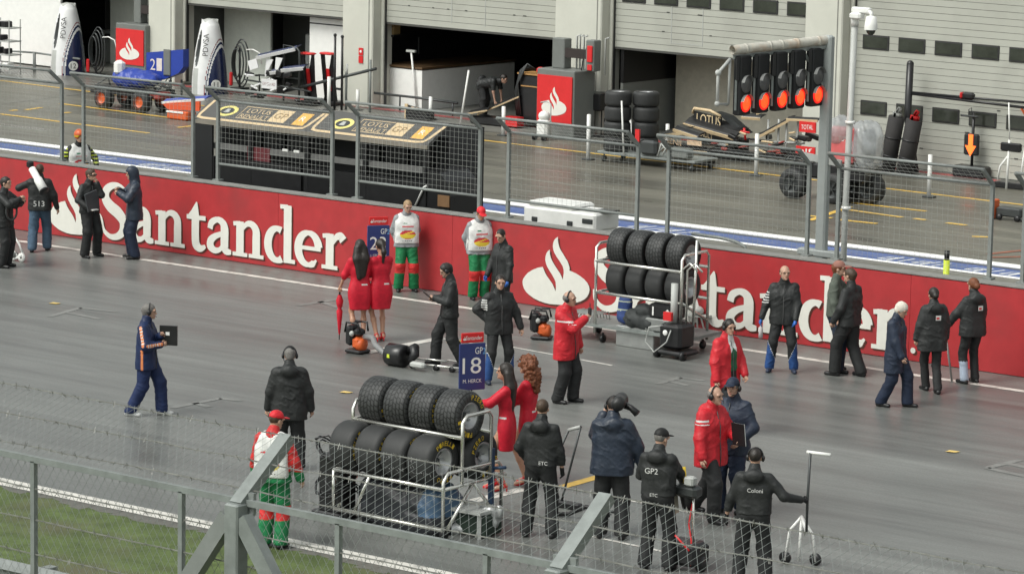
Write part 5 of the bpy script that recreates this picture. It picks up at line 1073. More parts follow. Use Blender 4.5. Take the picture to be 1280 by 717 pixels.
for i in range(26):
    x = random.uniform(-1.5, 1.9); m = MB(); m.rbox((x, random.uniform(0, .4), .28+random.uniform(0, .22)), (random.uniform(.15, .5), .08, random.uniform(.03, .08)), .01, 0, Matrix.Rotation(random.uniform(-.25, .25), 3, 'Y')); m.build('loose_part', (GOLD, CARBON, mat('dull_red', (.3, .05, .04), .5), LGREY, CARBON)[i % 5], t)
# ---- wrapped cart with black wheels
B, L = loc(1040, 254); t = thing('parts_cart', 'dark four wheeled cart with fat black wheels behind the signal pole', 'cart', B); m = MB(); a, b = L(978, 215), L(1086, 222); m.rbox(((a.x+b.x)/2, .45, .68), (b.x-a.x-.3, .8, .34), .04); m.bar((a.x-.1, .4, .95), (a.x+.5, .4, .95), .05, .05); m.build('chassis', CARBON, t)
for (x, y) in ((L(990, 230).x, .1), (L(1045, 236).x, -.05), (L(1040, 230).x, 1.0), (L(1072, 228).x, .55)):
    m = MB(); m.lathe([(-.16, .2), (-.16, .30), (-.11, .345), (.11, .345), (.16, .30), (.16, .2)], (x, y, .345), 'y', 28); wh = m.build('wheel', RUBBER, t); m = MB(); m.lathe([(-.13, .21), (-.09, .12), (-.12, 0)], (x, y, .345), 'y', 20)
    for i in range(6): a_ = R_(60*i); m.bar(Vector((x, y-.14, .345)), Vector((x+.2*math.cos(a_), y-.12, .345+.2*math.sin(a_))), .03, .02)
    m.build('rim', GUN, wh)
m = MB()
for i in range(9): x = L(980+i*11, 210).x; m.tube([(x, .0, .78), (x+random.uniform(-.2, .2), .1, .95), (x+.3, .3, .8)], .022, 5)
m.build('hoses', GUN, t)
B2 = B; q0, q1 = L(1040, 207), L(1072, 158); wp = thing('wrapped_panel', 'red board wrapped in crumpled clear plastic on the dark cart', 'car part', (B.x, B.y, 0)); m = MB(); m.rbox((L(1050, 180).x, .15, L(1050, 182).z), (.62, .25, L(1050, 160).z-L(1050, 206).z), .05); pn = m.build('red_board', mat('wrapped_red', (.58, .12, .12), .45), wp); m = MB(); p = L(1056, 174); text(m, 'TOTAL', (p.x, .018, p.z), (1, 0, 0), (0, 0, 1), .11, 0, .36); m.build('lettering', WHITEP, pn)
PLA = mat('clear_plastic', (.42, .44, .45), .18, 0, .15, 6, .8, 9); nb = PLA.node_tree; bs_ = nb.nodes['Principled BSDF']; bs_.inputs['Alpha'].default_value = .5
c = SDF(.03); p = L(1078, 184); c.ell((p.x, .2, p.z), (.42, .3, .62)); p = L(1048, 170); c.ell((p.x-.02, .2, p.z+.1), (.42, .26, .32)); p = L(1032, 195); c.ell((p.x, .2, p.z), (.16, .2, .4)); c.noise = [(.05, (2.5, 2.5, 5), 3), (.02, (9, 9, 4), 9)]; sdf_obj('plastic_wrap', c, [PLA], wp)
m = MB(); p = L(1080, 184); m.rbox((p.x, .2, p.z), (.35, .25, .75), .1); m.build('grey_load', GREY, wp)
# ---- rolled tubes, boom, arrow light
for (x0, y0, x1, y1, l) in ((1108, 215, 1121, 146, 'thick dark grey padded roll standing left of the tall pole'), (1130, 218, 1143, 150, 'thick dark grey padded roll with a red cap standing right of its pair')):
    B, L = loc(x0, y0); b = L(x1, y1); t = thing('padded_roll', l, 'roll', B, 0, 'padded rolls before the closed door'); m = MB(); m.tube([(0, 0, .02), b*.5, b], [.21, .20, .20], 16); rl = m.build('roll', mat('padded_cloth', (.026, .024, .024), .8, 0, .2, 8), t); d_ = b.normalized()
    for f in (.3, .62): m = MB(); m.tube([b*f, b*f+d_*.03], .213, 16); m.build('strap', BLACK, t); m = MB(); m.tube([b, b+d_*.1], .12, 12); m.tube([b+d_*.1, b+d_*.22+Vector((.05, 0, 0))], .06, 10); m.build('end_cap', SRED if 'red' in l else LGREY, t)
B, L = loc(1131, 218); t = thing('boom_mast', 'tall black mast with a long horizontal overhead boom', 'boom', B+Vector((0, .5, 0))); b = L(1137, 80, .5); m = MB(); m.tube([(0, 0, 0), (b.x, 0, b.z*.5), (b.x+.02, 0, b.z)], .09, 12); m.ball((b.x+.02, 0, b.z), .09); m.build('mast', CARBON, t)
m = MB(); p, q = L(1138, 117, .5), L(1300, 137, .5); p.y = q.y = 0; q2 = L(1300, 130, .5); q2.y = 0; m.tube([p, q], .035, 8); m.tube([p+Vector((0, 0, .03)), q2], .03, 8); m.build('boom', CARBON, t); m = MB(); p = L(1211, 120, .5); m.rbox((p.x, 0, p.z), (.32, .14, .16), .04); m.build('grip', CARBON, t); m = MB(); m.rbox((p.x-.19, 0, p.z), (.07, .15, .15), .03); m.build('red_end', SRED, t)
m = MB(); p = L(1277, 136, .5); p.y = 0; m.tube([p, L(1279, 163, .5)*1], .03, 6); m.tube([L(1279, 163, .5), L(1265, 176, .5)], .03, 6); m.build('orange_hose', ORANGE, t)
B, L = loc(1214, 222); t = thing('arrow_light', 'black arrow signal with a lit orange arrow before the closed door', 'signal', B); m = MB(); m.rbox((0, 0, .15), (.85, .4, .28), .03); m.build('base', CARBON, t); m = MB(); m.tube([(0, 0, .2), (0, 0, L(1214, 140).z)], .035, 8); m.build('post', CARBON, t)
a, b = L(1206, 193), L(1222, 168); m = MB(); m.rbox((0, -.04, (a.z+b.z)/2+.0), (.40, .10, b.z-a.z), .03); hd = m.build('signal_head', BLACK, t); z0 = (a.z+b.z)/2; m = MB(); m.prism([(-.06, .25), (.06, .25), (.06, -.02), (.15, -.02), (0, -.27), (-.15, -.02), (-.06, -.02)], (0, -.093, z0), (1, 0, 0), (0, 0, 1), .006); m.build('arrow', mat('arrow_lit', (1, .13, .02), .4, 0, 0, emit=1.5), hd)
m = MB(); p = L(1213, 145); m.rbox((p.x, -.05, p.z), (.5, .06, .05), .02); m.tube([(p.x-.05, 0, p.z), (p.x-.05, 0, p.z+.15), (p.x+.02, 0, p.z+.2), (p.x+.05, 0, p.z)], .012, 6); m.build('bracket', GUN, t)
B, L = loc(1258, 236); t = thing('trestle_stand', 'thin white folding stand with a black light bar by the closed door', 'stand', B); m = MB(); b = L(1262, 175)
m.tube([(0, 0, 0), b], .03, 8); m.tube([L(1247, 225), L(1250, 208), L(1260, 195)], .025, 6); m.tube([b, L(1261, 128)], .018, 6); m.tube([L(1275, 228), L(1281, 185)], .022, 6); m.build('frame', WHITEP, t); m = MB(); p = L(1264, 184); m.rbox((p.x, 0, p.z), (.55, .1, .2), .03); m.build('light_bar', CARBON, t); m = MB(); m.rbox((.1, .2, .08), (.9, .4, .14), .02); m.build('foot', CARBON, t)
B, L = loc(1252, 275); t = thing('trolley_jack', 'low black trolley jack with a red front plate on the pit lane', 'jack', B); m = MB(); m.rbox((.15, .15, .18), (.62, .3, .2), .03); m.tube([(.35, .0, .06), (.75, .0, .05)], .03, 6); m.build('body', GUN, t); m = MB(); m.rbox((-.22, .05, .22), (.10, .3, .42), .02); m.build('front_plate', ORANGE, t)
for x in (-.05, .4): m = MB(); m.lathe([(-.03, 0), (-.03, .07), (.03, .07), (.03, 0)], (x, -.03, .07), 'y', 12); m.build('wheel', BLACK, t)
B, L = loc(565, 190); t = thing('small_kart_trolley', 'little silver trolley with two round wheels behind the pit stand', 'trolley', B); m = MB(); m.tube([(-.3, 0, .18), (0, 0, .2), (.05, 0, .36)], .02, 6); m.tube([(0, 0, .2), (.3, 0, .18)], .02, 6); m.build('frame', LGREY, t)
for x in (-.3, .3): m = MB(); m.tube([(x+.15*math.cos(a), 0, .17+.15*math.sin(a)) for a in [2*math.pi*k/16 for k in range(16)]], .03, 6, closed=True); m.build('wheel', LGREY, t)
q = onF(893, 88, 2.6); t = thing('hanging_coat', 'pale coat with a yellow patch hanging in the brown garage', 'coat', (q.x, q.y, 0)); c = SDF(.03); z = q.z; c.cap((-.12, 0, z+.25), (.12, 0, z+.25), .12, sy=.6).cap((-.12, 0, z-.35), (.14, 0, z-.35), .17, .17, sy=.6).cap((0, 0, z+.2), (0, 0, z-.3), .22, .24, sy=.6); c.noise = [(.04, (6, 6, 3), 2)]; sdf_obj('coat', c, [mat('pale_cloth', (.34, .32, .24), .9), mat('coat_yellow', (.45, .3, .03), .8)], t, lambda p, z=z: (np.abs(p[:, 2]-z+.22) < .1) & (p[:, 0] > 0)); m = MB(); m.tube([(0, 0, z+.3), (0, 0, z+.55)], .02, 6); m.box((.05, 0, z+.5), (.5, .06, .05)); m.build('hook', SRED, t)
q = onF(868, 92, 3.0); t = thing('hanging_overall', 'dark overall hanging on a hook in the brown garage', 'overall', (q.x, q.y, 0)); c = SDF(.03); z = q.z; c.cap((0, 0, z+.3), (0, 0, z-.4), .16, .2, sy=.5); c.noise = [(.04, (6, 6, 3), 5)]; sdf_obj('cloth', c, [JBLK], t); m = MB(); m.tube([(0, 0, z+.4), (0, .0, z+.6)], .02, 6); m.build('hook', GUN, t)
# ================================================================== people on the track
def leg_paint_band(c): return ((c[:, 2] > .36) & (c[:, 2] < .56)).astype(int)
MSH = dict(jacket=SLVG, trousers=TGRN, tpaint=leg_paint_band, tm=(OVRED,), shoes=SHOEB, hem=.86)
person((6, 334), 70, 'person in black cut off by the left edge, working a dark television camera', hair='short', hairmat=HDARK, Rh=(.05, .35, 1.35), Lh=(-.1, .35, 1.3), seed=1)
P2 = person((50, 314), 182, 'person in a black bib numbered 513 and blue jeans, white lens over the shoulder', trousers=DENIM, hair='short', hairmat=HBRWN, feet=((-.14, -.16), (.13, .12)), Lh=(-.2, .12, 1.36), Rh=(.34, .02, .86), jfat=.036, hem=.84, seed=2)
back_print(P2, '513', .99, .11, WHITEC, -.178)
P3 = person((112, 321), 48, 'person in black with sunglasses, one hand at the mouth and a grey folder', hair='short', hairmat=HBRWN, glasses=True, feet=((-.17, .02), (.16, .05)), Lh=(-.03, .19, 1.47), Lp=(-.5, -.1, -1), Rh=(.25, .24, 1.03), hem=.88, head=(15, 5), seed=3)
person((168, 323), -78, 'person in a dark blue hooded rain jacket facing left by the wall', H=1.84, jacket=RAIN, trousers=TNAVY, hood='up', hem=.76, jfat=.045, bulk=1.15, Lh=(-.1, .3, 1.26), Rh=(.08, .3, 1.3), feet=((-.13, 0), (.13, .04)), head=(0, 12), seed=4)
stp = thing('marshal_step', 'low grey step hidden behind the red wall', 'step', (-49.6, 50.1, 0)); m = MB(); m.rbox((0, 0, .1), (.9, .5, .2), .02); m.build('step', GREY, stp)
person((97, 290), 25, 'marshal in an orange helmet and white vest standing behind the red wall', loc=(-49.78, 50.05, .2), H=1.84, jacket=JBLK, jm=(HIVIS,), jpaint=lambda c: (np.abs(c[:, 0]) > .24) & (np.abs((c[:, 2]*14) % 1-.5) < .2), vest='front', hat='helmet', hatmat=mat('helmet_orange', (.65, .13, .04), .3, 0, .2, 9), Lh=(-.33, .15, 1.0), Rh=(.33, .15, 1.0), seed=5)
G1 = person((449, 428), 196, 'woman in a red dress with loose long dark hair holding a furled umbrella', H=1.80, fem=True, jacket=DRESS, dress=True, jm=(WHITEC,), jpaint=lambda c: ((np.abs(c[:, 2]-1.005) < .012) & (c[:, 1] < -.05) & (np.abs(c[:, 0]-.06) < .05)).astype(int), trousers=None, skin=STOCK, shoes=SHOER, hair='long', hairmat=HDARK, sleeve=.25, collar=False, feet=((-.075, 0), (.075, .02)), Lh=(-.30, .18, .92), Rh=(.14, .26, 1.0), seed=6)
G2 = person((475, 427), 205, 'woman in a red dress with a dark ponytail holding the board with 23', H=1.80, fem=True, jacket=DRESS, dress=True, jm=(WHITEC,), jpaint=lambda c: ((np.abs(c[:, 2]-1.005) < .012) & (c[:, 1] < -.05) & (np.abs(c[:, 0]-.06) < .05)).astype(int), trousers=None, skin=STOCK, shoes=SHOER, hair='pony', hairmat=HDARK, sleeve=.25, collar=False, feet=((-.07, 0), (.07, .06)), Lh=(-.02, .30, 1.12), Rh=(.1, .28, 1.0), seed=7)
person((507, 364), 12, 'bareheaded fair marshal in a white vest and green trousers, hands behind the back', H=1.76, hair='crop', hairmat=HBLON, vest='front', Lh=(-.14, -.2, .92), Rh=(.14, -.2, .92), Lp=(-1, -.6, 0), Rp=(1, -.6, 0), feet=((-.15, .02), (.14, .0)), head=(8, 18), jfat=.038, seed=8, **MSH)
person((598, 374), 18, 'marshal in a red cap and white vest standing against the red wall', H=1.76, hair='crop', hairmat=HDARK, hat='cap', hatmat=CAPR, vest='front', Lh=(-.14, -.2, .92), Rh=(.14, -.2, .92), Lp=(-1, -.6, 0), Rp=(1, -.6, 0), head=(0, 22), jfat=.038, seed=9, skin=SKIN2, **MSH)
person((627, 408), -52, 'dark haired person in black seen past the marshal with the red cap', hair='crop', hairmat=HDARK, gloves=GLOVEBL, head=(20, 22), Rh=(.16, .22, .92), Lh=(-.28, .1, .84), seed=10)
P10 = person((561, 457), -82, 'mechanic in black wearing a headset, looking down at a tablet', hair='short', hairmat=HDARK, headset=True, feet=((-.1, -.22), (.1, .22)), Lh=(-.08, .25, 1.14), Rh=(.06, .26, 1.12), Lp=(-.8, -.9, -.3), Rp=(.8, -.9, -.3), head=(0, 25), hem=.86, jfat=.04, seed=11)
RSP = lambda c: np.where(c[:, 2] < .36+np.clip((np.abs(c[:, 0])-.17)*2.4, -.16, .3), 1, np.where(c[:, 2] < .375+np.clip((np.abs(c[:, 0])-.17)*2.4, -.16, .3), 2, 0))
person((622, 478), 22, 'person in a black jacket and blue trimmed trousers with one hand on the hip', H=1.80, hair='crop', hairmat=HDARK, feet=((-.2, .0), (.19, .04)), Rh=(.17, -.04, 1.0), Rp=(1, -.6, .1), Lh=(-.36, .08, .86), tpaint=RSP, tm=(RSB, WHITEC), tfat=.016, shoes=mat('blue_boot', (.02, .03, .06), .5), jfat=.036, head=(-12, 6), jm=(WHITEC,), jpaint=lambda c: ((c[:, 0] > .22) & (c[:, 2] > 1.18) & (c[:, 2] < 1.36) & (c[:, 1] > -.02) & (np.sin(c[:, 2]*170) > 0)).astype(int), seed=12)
P12 = person((706, 503), 62, 'grey haired person in a red jacket alone mid track raising a radio', H=1.80, bulk=1.25, jacket=JRED, jm=(WHITEC,), jpaint=lambda c: ((c[:, 0] > .18) & (np.abs(c[:, 2]-1.30) < .03) & (np.sin(c[:, 2]*140) > 0) & (c[:, 1] > -.04)).astype(int), hair='balding', hairmat=HGREY, headset=True, hood='down', hem=.70, jfat=.045, Rh=(-.02, .30, 1.34), Rp=(1, -.2, -1), Lh=(-.27, .12, .80), feet=((-.12, .08), (.12, -.06)), tfat=.03, head=(5, 5), seed=13)
P13 = person((977, 465), -6, 'person with blue gloves and blue trimmed trousers holding a bottle', H=1.82, hair='balding', hairmat=HDARK, feet=((-.19, 0), (.2, -.02)), gloves=GLOVEBL, Rh=(.36, .08, .84), Lh=(-.2, .18, .90), tpaint=RSP, tm=(RSB, WHITEC), tfat=.016, shoes=mat('blue_boot', (.02, .03, .06), .5), head=(20, 0), jm=(WHITEC,), jpaint=lambda c: ((c[:, 0] > .24) & (c[:, 2] > 1.12) & (c[:, 2] < 1.34) & (c[:, 1] > .0) & (np.sin(c[:, 2]*150) > .3)).astype(int), seed=14)
person((1042, 464), 72, 'person in an olive fleece and dark jeans beside a black jacketed person', H=1.88, jacket=OLIVE, trousers=JEANSB, hair='short', hairmat=HGING, hat='cap', hatmat=mat('faded_cap', (.28, .13, .10), .8), Lh=(-.05, .2, 1.45), Lp=(-.5, -.1, -1), Rh=(.26, .1, .82), hem=.90, feet=((-.12, 0), (.12, .1)), seed=15)
person((1060, 470), -128, 'bearded person in a black jacket striding along the wall', H=1.84, hair='short', hairmat=HBRWN, headset=False, feet=((-.12, .18), (.12, -.16)), Lh=(-.26, .14, .9), Rh=(.28, .05, .84), jacket=JCHAR, jm=(WHITEC,), jpaint=lambda c: ((c[:, 1] < -.1) & (np.abs(c[:, 2]-1.37) < .022) & (np.abs(c[:, 0]) < .10) & (np.sin(c[:, 0]*150) > -.2)).astype(int), hem=.84, seed=16)
person((1117, 508), 62, 'white haired person in a long navy coat walking with head down', H=1.72, bulk=1.1, jacket=JNAVY, trousers=TNAVY, hair='full', hairmat=HWHITE, hem=.60, jfat=.036, feet=((-.1, .2), (.1, -.18)), head=(0, 24), Rh=(.2, .2, .84), Lh=(-.24, -.02, .82), seed=17)
W1 = person((1163, 490), 196, 'dark haired woman in a black jacket walking away along the wall', H=1.74, fem=True, jacket=JCHAR, jfat=.045, bulk=1.1, hair='bun', hairmat=HDARK, hood='down', tfat=.012, hem=.72, feet=((-.02, .16), (.05, -.16)), Lh=(-.27, .06, .84), Rh=(.27, .06, .84), seed=18)
W2 = person((1213, 479), -150, 'ginger haired woman in a black jacket leaning on a walking stick', H=1.76, fem=True, jacket=JCHAR, jfat=.04, bulk=1.05, hair='bun', hairmat=HGING, hood='down', tfat=.012, hem=.80, feet=((-.12, .02), (.1, .02)), Lh=(-.36, .22, .96), Rh=(.24, .12, .92), tpaint=lambda c: np.where((c[:, 2] < .38) & (c[:, 0] < 0), 1, 0), tm=(mat('pale_blue_cast', (.40, .46, .56), .6),), seed=19)
for P in (W1, W2):
    m = MB(); p = P['T']((.02, 0, 1.28)); m.box((p[0], p[1]-.165, p[2]), (.09, .006, .08)); m.box((p[0]-.01, p[1]-.169, p[2]-.005), (.05, .006, .03), 1); m.build('print', [WHITEC, SRED], P['root'])
P19 = person((905, 543), 42, 'person in an open red jacket over a green sweater behind two others', H=1.80, jacket=JRED, hair='short', hairmat=HDARK, headset=True, jm=(GRNSW, WHITEC, TBLK), jpaint=lambda c: np.where((c[:, 1] > .03) & (np.abs(c[:, 0]+.02) < .065) & (c[:, 2] > .74), np.where(c[:, 2] > 1.33-np.abs(c[:, 0]+.02)*1.2, 2, np.where(c[:, 2] > .98, 1, 3)), 0), hem=.72, jfat=.05, trousers=cloth('grey_trousers', (.03, .032, .035)), Lh=(-.2, .2, .92), Rh=(.28, .08, .82), feet=((-.12, -.1), (.12, .12)), head=(-10, 4), seed=20)
P20 = person((886, 650), 48, 'balding person in a red jacket with headset and papers, mid stride', H=1.88, bulk=1.1, jacket=JRED, jm=(WHITEC,), jpaint=lambda c: ((c[:, 0] > .18) & (np.abs(c[:, 2]-1.30) < .03) & (np.sin(c[:, 2]*140) > 0) & (c[:, 1] > -.04)).astype(int), hair='balding', hairmat=HGREY, headset=True, hood='down', hem=.74, jfat=.045, tfat=.03, Lh=(-.16, .28, 1.08), Rh=(.30, .10, .86), feet=((-.1, -.34), (.1, .16)), lift=(.05, 0), head=(8, 4), seed=21)
P21 = person((913, 640), -38, 'person in a navy jacket and navy cap facing the balding one', H=1.88, bulk=1.1, jacket=JNAVY, trousers=TNAVY, hair='crop', hairmat=HGREY, hat='cap', hatmat=CAPN, headset=True, hem=.78, jfat=.04, Lh=(-.22, .16, .98), Rh=(.2, .2, .95), feet=((-.12, -.06), (.12, .08)), head=(15, 0), seed=22)
P22 = person((183, 519), 82, 'grey haired person in a navy tracksuit with orange stripes, walking with a black folder', H=1.78, bulk=1.1, jacket=JNAV2, trousers=cloth('navy_track_trousers', (.012, .024, .08)), hair='short', hairmat=HGREY, headset=True, shoes=SHOEW, feet=((-.1, .22), (.1, -.22)), Lh=(.0, .22, 1.24), Rh=(.10, .24, 1.12), Rp=(.9, -.7, -.6), hem=.76, jfat=.04, tfat=.028,
    jm=(ORNG, WHITEC), stripe=1, head=(10, 6), seed=23)
person((361, 588), 182, 'person in a black jacket with headset seen from behind, arms hanging', H=1.80, bulk=1.05, hair='short', hairmat=HGREY, hat='cap', hatmat=CAPB, headset=True, hood='down', hem=.74, jfat=.045, Lh=(-.31, .05, .84), Rh=(.31, .05, .84), feet=((-.14, 0), (.14, -.02)), head=(0, 20), seed=24)
VB = dict(MSH); VB['jacket'] = OVRED; VB['jm'] = (TGRN, WHITEC); VB['jpaint'] = lambda c: np.where((c[:, 2] < 1.0), 1, 0)
person((341, 684), 160, 'marshal in a red cap behind the wire fence with the vest seen from behind', H=1.80, hair='crop', hairmat=HBRWN, hat='cap', hatmat=CAPR, vest='back', jfat=.04, Lh=(-.3, .1, .86), Rh=(.33, .1, .9), head=(-25, 12), seed=25, **VB)
G3 = person((631, 613), -100, 'woman in a red dress with straight dark hair holding the board with 18', H=1.82, fem=True, jacket=DRESS, dress=True, jm=(WHITEC,), jpaint=lambda c: ((np.abs(c[:, 2]-1.03) < .012) & (c[:, 0] < -.05) & (np.abs(c[:, 1]-.02) < .05)).astype(int), trousers=None, skin=STOCK, shoes=SHOER, hair='long', hairmat=HDARK, sleeve=.45, collar=False, feet=((-.07, .02), (.07, .16)), Lh=(-.14, .40, 1.22), Rh=(.02, .40, 1.06), head=(0, -4), seed=26)
person((659, 606), -112, 'woman in a red dress with curly ginger hair behind the board holder', H=1.84, fem=True, jacket=DRESS, dress=True, jm=(WHITEC,), jpaint=lambda c: ((np.abs(c[:, 2]-1.03) < .012) & (c[:, 1] < 0) & (np.abs(c[:, 0]+.06) < .05)).astype(int), trousers=None, skin=STOCK, shoes=SHOER, hair='curly', hairmat=HGING, sleeve=.45, collar=False, feet=((-.07, 0), (.07, .04)), Lh=(-.08, .3, 1.0), Rh=(.1, .3, 1.0), seed=27)
P27 = person((674, 671), 168, 'bareheaded gloved mechanic in black overalls seen from behind beside the two women', H=1.86, bulk=1.0, hair='crop', hairmat=HBRWN, gloves=GLOVEB, hood='down', hem=.92, feet=((-.17, 0), (.16, .0)), Lh=(-.21, .14, .95), Rh=(.26, .08, .84), jfat=.018, tfat=.022, seed=28)
back_print(P27, 'ETC', .98, .045, WHITEC, -.155, .06)
P28 = person((763, 671), 176, 'camera operator in a dark blue rain jacket seen from behind', H=1.90, bulk=1.2, jacket=RAIN, hair='crop', hairmat=HDARK, headset=True, hood='down', hem=.80, jfat=.05, tfat=.03, feet=((-.13, -.04), (.14, -.1)), Lh=(-.13, .26, 1.46), Lp=(-.35, .2, -1), Rh=(.36, .1, .9), head=(0, 8), seed=29)
P29 = person((820, 712), 158, 'mechanic in a black cap pushing an air line trolley', H=1.83, hair='crop', hairmat=HGREY, hat='cap', hatmat=CAPB, hood='down', hem=.94, gloves=GLOVEB, feet=((-.15, 0), (.15, .04)), Rh=(.20, .42, 1.0), Lh=(-.16, .3, 1.05), jfat=.022, tfat=.024, head=(-20, 10), seed=30)
back_print(P29, 'GP2', 1.27, .07, WHITEC, -.18, -.03); back_print(P29, 'ETC', .97, .04, WHITEC, -.16, 0)
P30 = person((939, 736), 172, 'mechanic in black wearing ear defenders, arm stretched out to a jack handle', H=1.80, bulk=1.08, hair='crop', hairmat=HDARK, headset=True, gloves=GLOVEB, hood='down', hem=.95, Rh=(.56, .10, 1.12), Rp=(.4, -.6, -1), Lh=(-.34, .08, .86), feet=((-.17, 0), (.17, 0)), jfat=.024, tfat=.024, seed=31)
back_print(P30, 'Coloni', 1.27, .05, WHITEC, -.18, .02)
q = onF(602, 136, .3); person((602, 136), 62, 'mechanic in dark clothes bending down inside the dark garage', loc=(q.x, q.y, .008), H=1.75, hair='short', hairmat=HDARK, lean=78, feet=((-.14, 0), (.14, .1)), Lh=(-.15, .55, .42), Rh=(.15, .5, .4), sleeve=.2, head=(0, -20), seed=32)
# ================================================================== what they hold and what stands on the track
def at_hand(P, k): return P[k].copy()
def board(num, name, foot, hold, a, label):
    hold = Vector(hold); t = thing('grid_board', label, 'grid board', hold, R_(a)); t.scale = (.93, .93, .93); m = MB(); m.tube([(0, 0, -.42), (0, 0, .2)], .012, 8); m.build('stick', CARBON, t)
    m = MB(); m.rbox((0, 0, .52), (.42, .03, .70), .008); pn = m.build('panel', mat('board_navy', (.03, .045, .16), .35, 0, .05), t); m = MB(); m.rbox((.0, 0, .955), (.36, .028, .15), .008); hd = m.build('header', SRED, t)
    m = MB(); text(m, 'Santander', (.02, -.017, .955), (1, 0, 0), (0, 0, 1), .062, 0, .26); flame(m, (-.155, -.0175, .92), (1, 0, 0), (0, 0, 1), .05, .06, .001); m.build('lettering', WHITEP, hd)
    m = MB(); text(m, num, (-.01, -.018, .54), (1, 0, 0), (0, 0, 1), .24, 0, .30); text(m, name, (.0, -.018, .31), (1, 0, 0), (0, 0, 1), .055, 0, .3); text(m, 'GP', (.10, -.018, .76), (1, 0, 0), (0, 0, 1), .10, 0, .12); text(m, '2', (.185, -.018, .75), (1, 0, 0), (0, 0, 1), .09, 1, .05); m.build('lettering', [WHITEP, mat('sky_blue_print', (.15, .4, .7), .5)], pn)
h3 = (at_hand(G3, 'L')+at_hand(G3, 'R'))/2
board('18', 'M. HERCK', None, Vector((h3.x, h3.y, at_hand(G3, 'L').z)), 62, 'navy grid board reading 18 held up by the straight haired woman')
board('23', 'J. CECOTTO', None, at_hand(G2, 'L')+Vector((.0, .06, .02)), 52, 'navy grid board reading 23 held up by the woman with a ponytail')
u = at_hand(G1, 'L'); t = thing('umbrella', 'furled red umbrella held point down by the long haired woman', 'umbrella', (u.x, u.y, 0)); m = MB(); m.lathe([(.10, .006), (.14, .018), (.40, .045), (.52, .055), (.56, .03), (.60, .05), (.70, .065), (.80, .028)], n=12, ax='z'); m.build('canopy', DRESS, t); m = MB(); m.tube([(0, 0, .02), (0, 0, u.z+.02)], .009, 6); m.tube([(0, 0, u.z-.1), (0, 0, u.z+.05)], .016, 8); m.build('shaft', CARBON, t)
l0 = onY(40, 211, P2['base'].y-.25); l1 = onY(55, 238, P2['base'].y-.35); t = thing('camera_lens', 'long white camera lens slung over the shoulder above bib 513', 'lens', l0); d_ = l1-l0; m = MB(); m.tube([Vector((0, 0, 0)), d_*.45, d_*.5, d_], [.07, .07, .085, .088], 16); m.build('barrel', WHITEP, t); m = MB(); m.tube([d_, d_*1.05], .10, 16); m.build('glass', BLACK, t); m = MB(); m.rbox(-d_*.16+Vector((0, 0, .02)), (.14, .12, .14), .03); m.build('camera_body', CARBON, t)
h = at_hand(P3, 'R'); t = thing('folder', 'flat grey folder under the arm of the person with sunglasses', 'folder', h, P3['rz']); m = MB(); m.box((.03, .01, .18), (.30, .03, .36), 0, Matrix.Rotation(.25, 3, 'Y')); m.build('cover', mat('folder_grey', (.05, .055, .06), .5), t); m = MB(); m.box((.0, .05, .01), (.14, .08, .02)); m.build('paper', WHITEP, t)
h = (at_hand(P10, 'L')+at_hand(P10, 'R'))/2; t = thing('tablet', 'small black tablet in the hands of the headset mechanic', 'tablet', h, P10['rz']); m = MB(); m.box((0, .05, .05), (.26, .2, .015), 0, Matrix.Rotation(.7, 3, 'X')); m.build('case', BLACK, t)
h = at_hand(P12, 'R'); t = thing('radio', 'hand held radio raised to the mouth of the lone red jacket', 'radio', h); m = MB(); m.rbox((0, 0, .05), (.05, .05, .15), .01); m.build('case', GUN, t); m = MB(); m.tube([(0, 0, .12), (0, 0, .2)], .007, 6); m.build('aerial', BLACK, t)
h = at_hand(P13, 'R'); t = thing('bottle', 'clear plastic bottle held in a blue glove', 'bottle', h+Vector((0, 0, -.12))); m = MB(); m.lathe([(-.1, .0), (-.1, .035), (.06, .035), (.1, .015), (.13, .015)], n=12, ax='z'); m.build('bottle', mat('bottle_clear', (.55, .5, .5), .2), t)
h = at_hand(W2, 'L'); t = thing('walking_stick', 'pale walking stick in the hand of the ginger haired woman', 'stick', (h.x, h.y, 0)); ft = at(1190, 477); m = MB(); m.tube([ft-Vector((h.x, h.y, 0)), (0, 0, h.z)], .018, 8); m.build('shaft', mat('stick_grey', (.35, .33, .32), .4, .3), t); m = MB(); m.tube([(-.05, 0, h.z+.01), (.07, 0, h.z+.02)], .022, 8); m.build('handle', LGREY, t)
h = at_hand(P20, 'L'); t = thing('papers', 'white papers edge on in the hand of the balding person', 'papers', h, P20['rz']); m = MB(); m.box((.02, .03, .10), (.02, .2, .30), 0, Matrix.Rotation(.15, 3, 'Y')); m.build('sheets', WHITEP, t); m = MB(); m.box((.035, .03, .10), (.012, .21, .31), 0, Matrix.Rotation(.15, 3, 'Y')); m.build('backing', CARBON, t)
h = at_hand(P21, 'R'); t = thing('notes', 'white folded notes in the hand of the navy capped person', 'papers', h, P21['rz']); m = MB(); m.box((0, .03, -.02), (.16, .12, .01), 0, Matrix.Rotation(.5, 3, 'X')); m.build('sheet', WHITEP, t)
h = at_hand(P22, 'R'); t = thing('folder', 'black folder held against the chest of the tracksuit walker', 'folder', h, P22['rz']); m = MB(); m.box((-.02, .03, .12), (.04, .27, .30), 0); m.build('cover', BLACK, t); m = MB(); m.box((.003, .02, .15), (.006, .06, .05)); m.build('sticker', WHITEP, t)
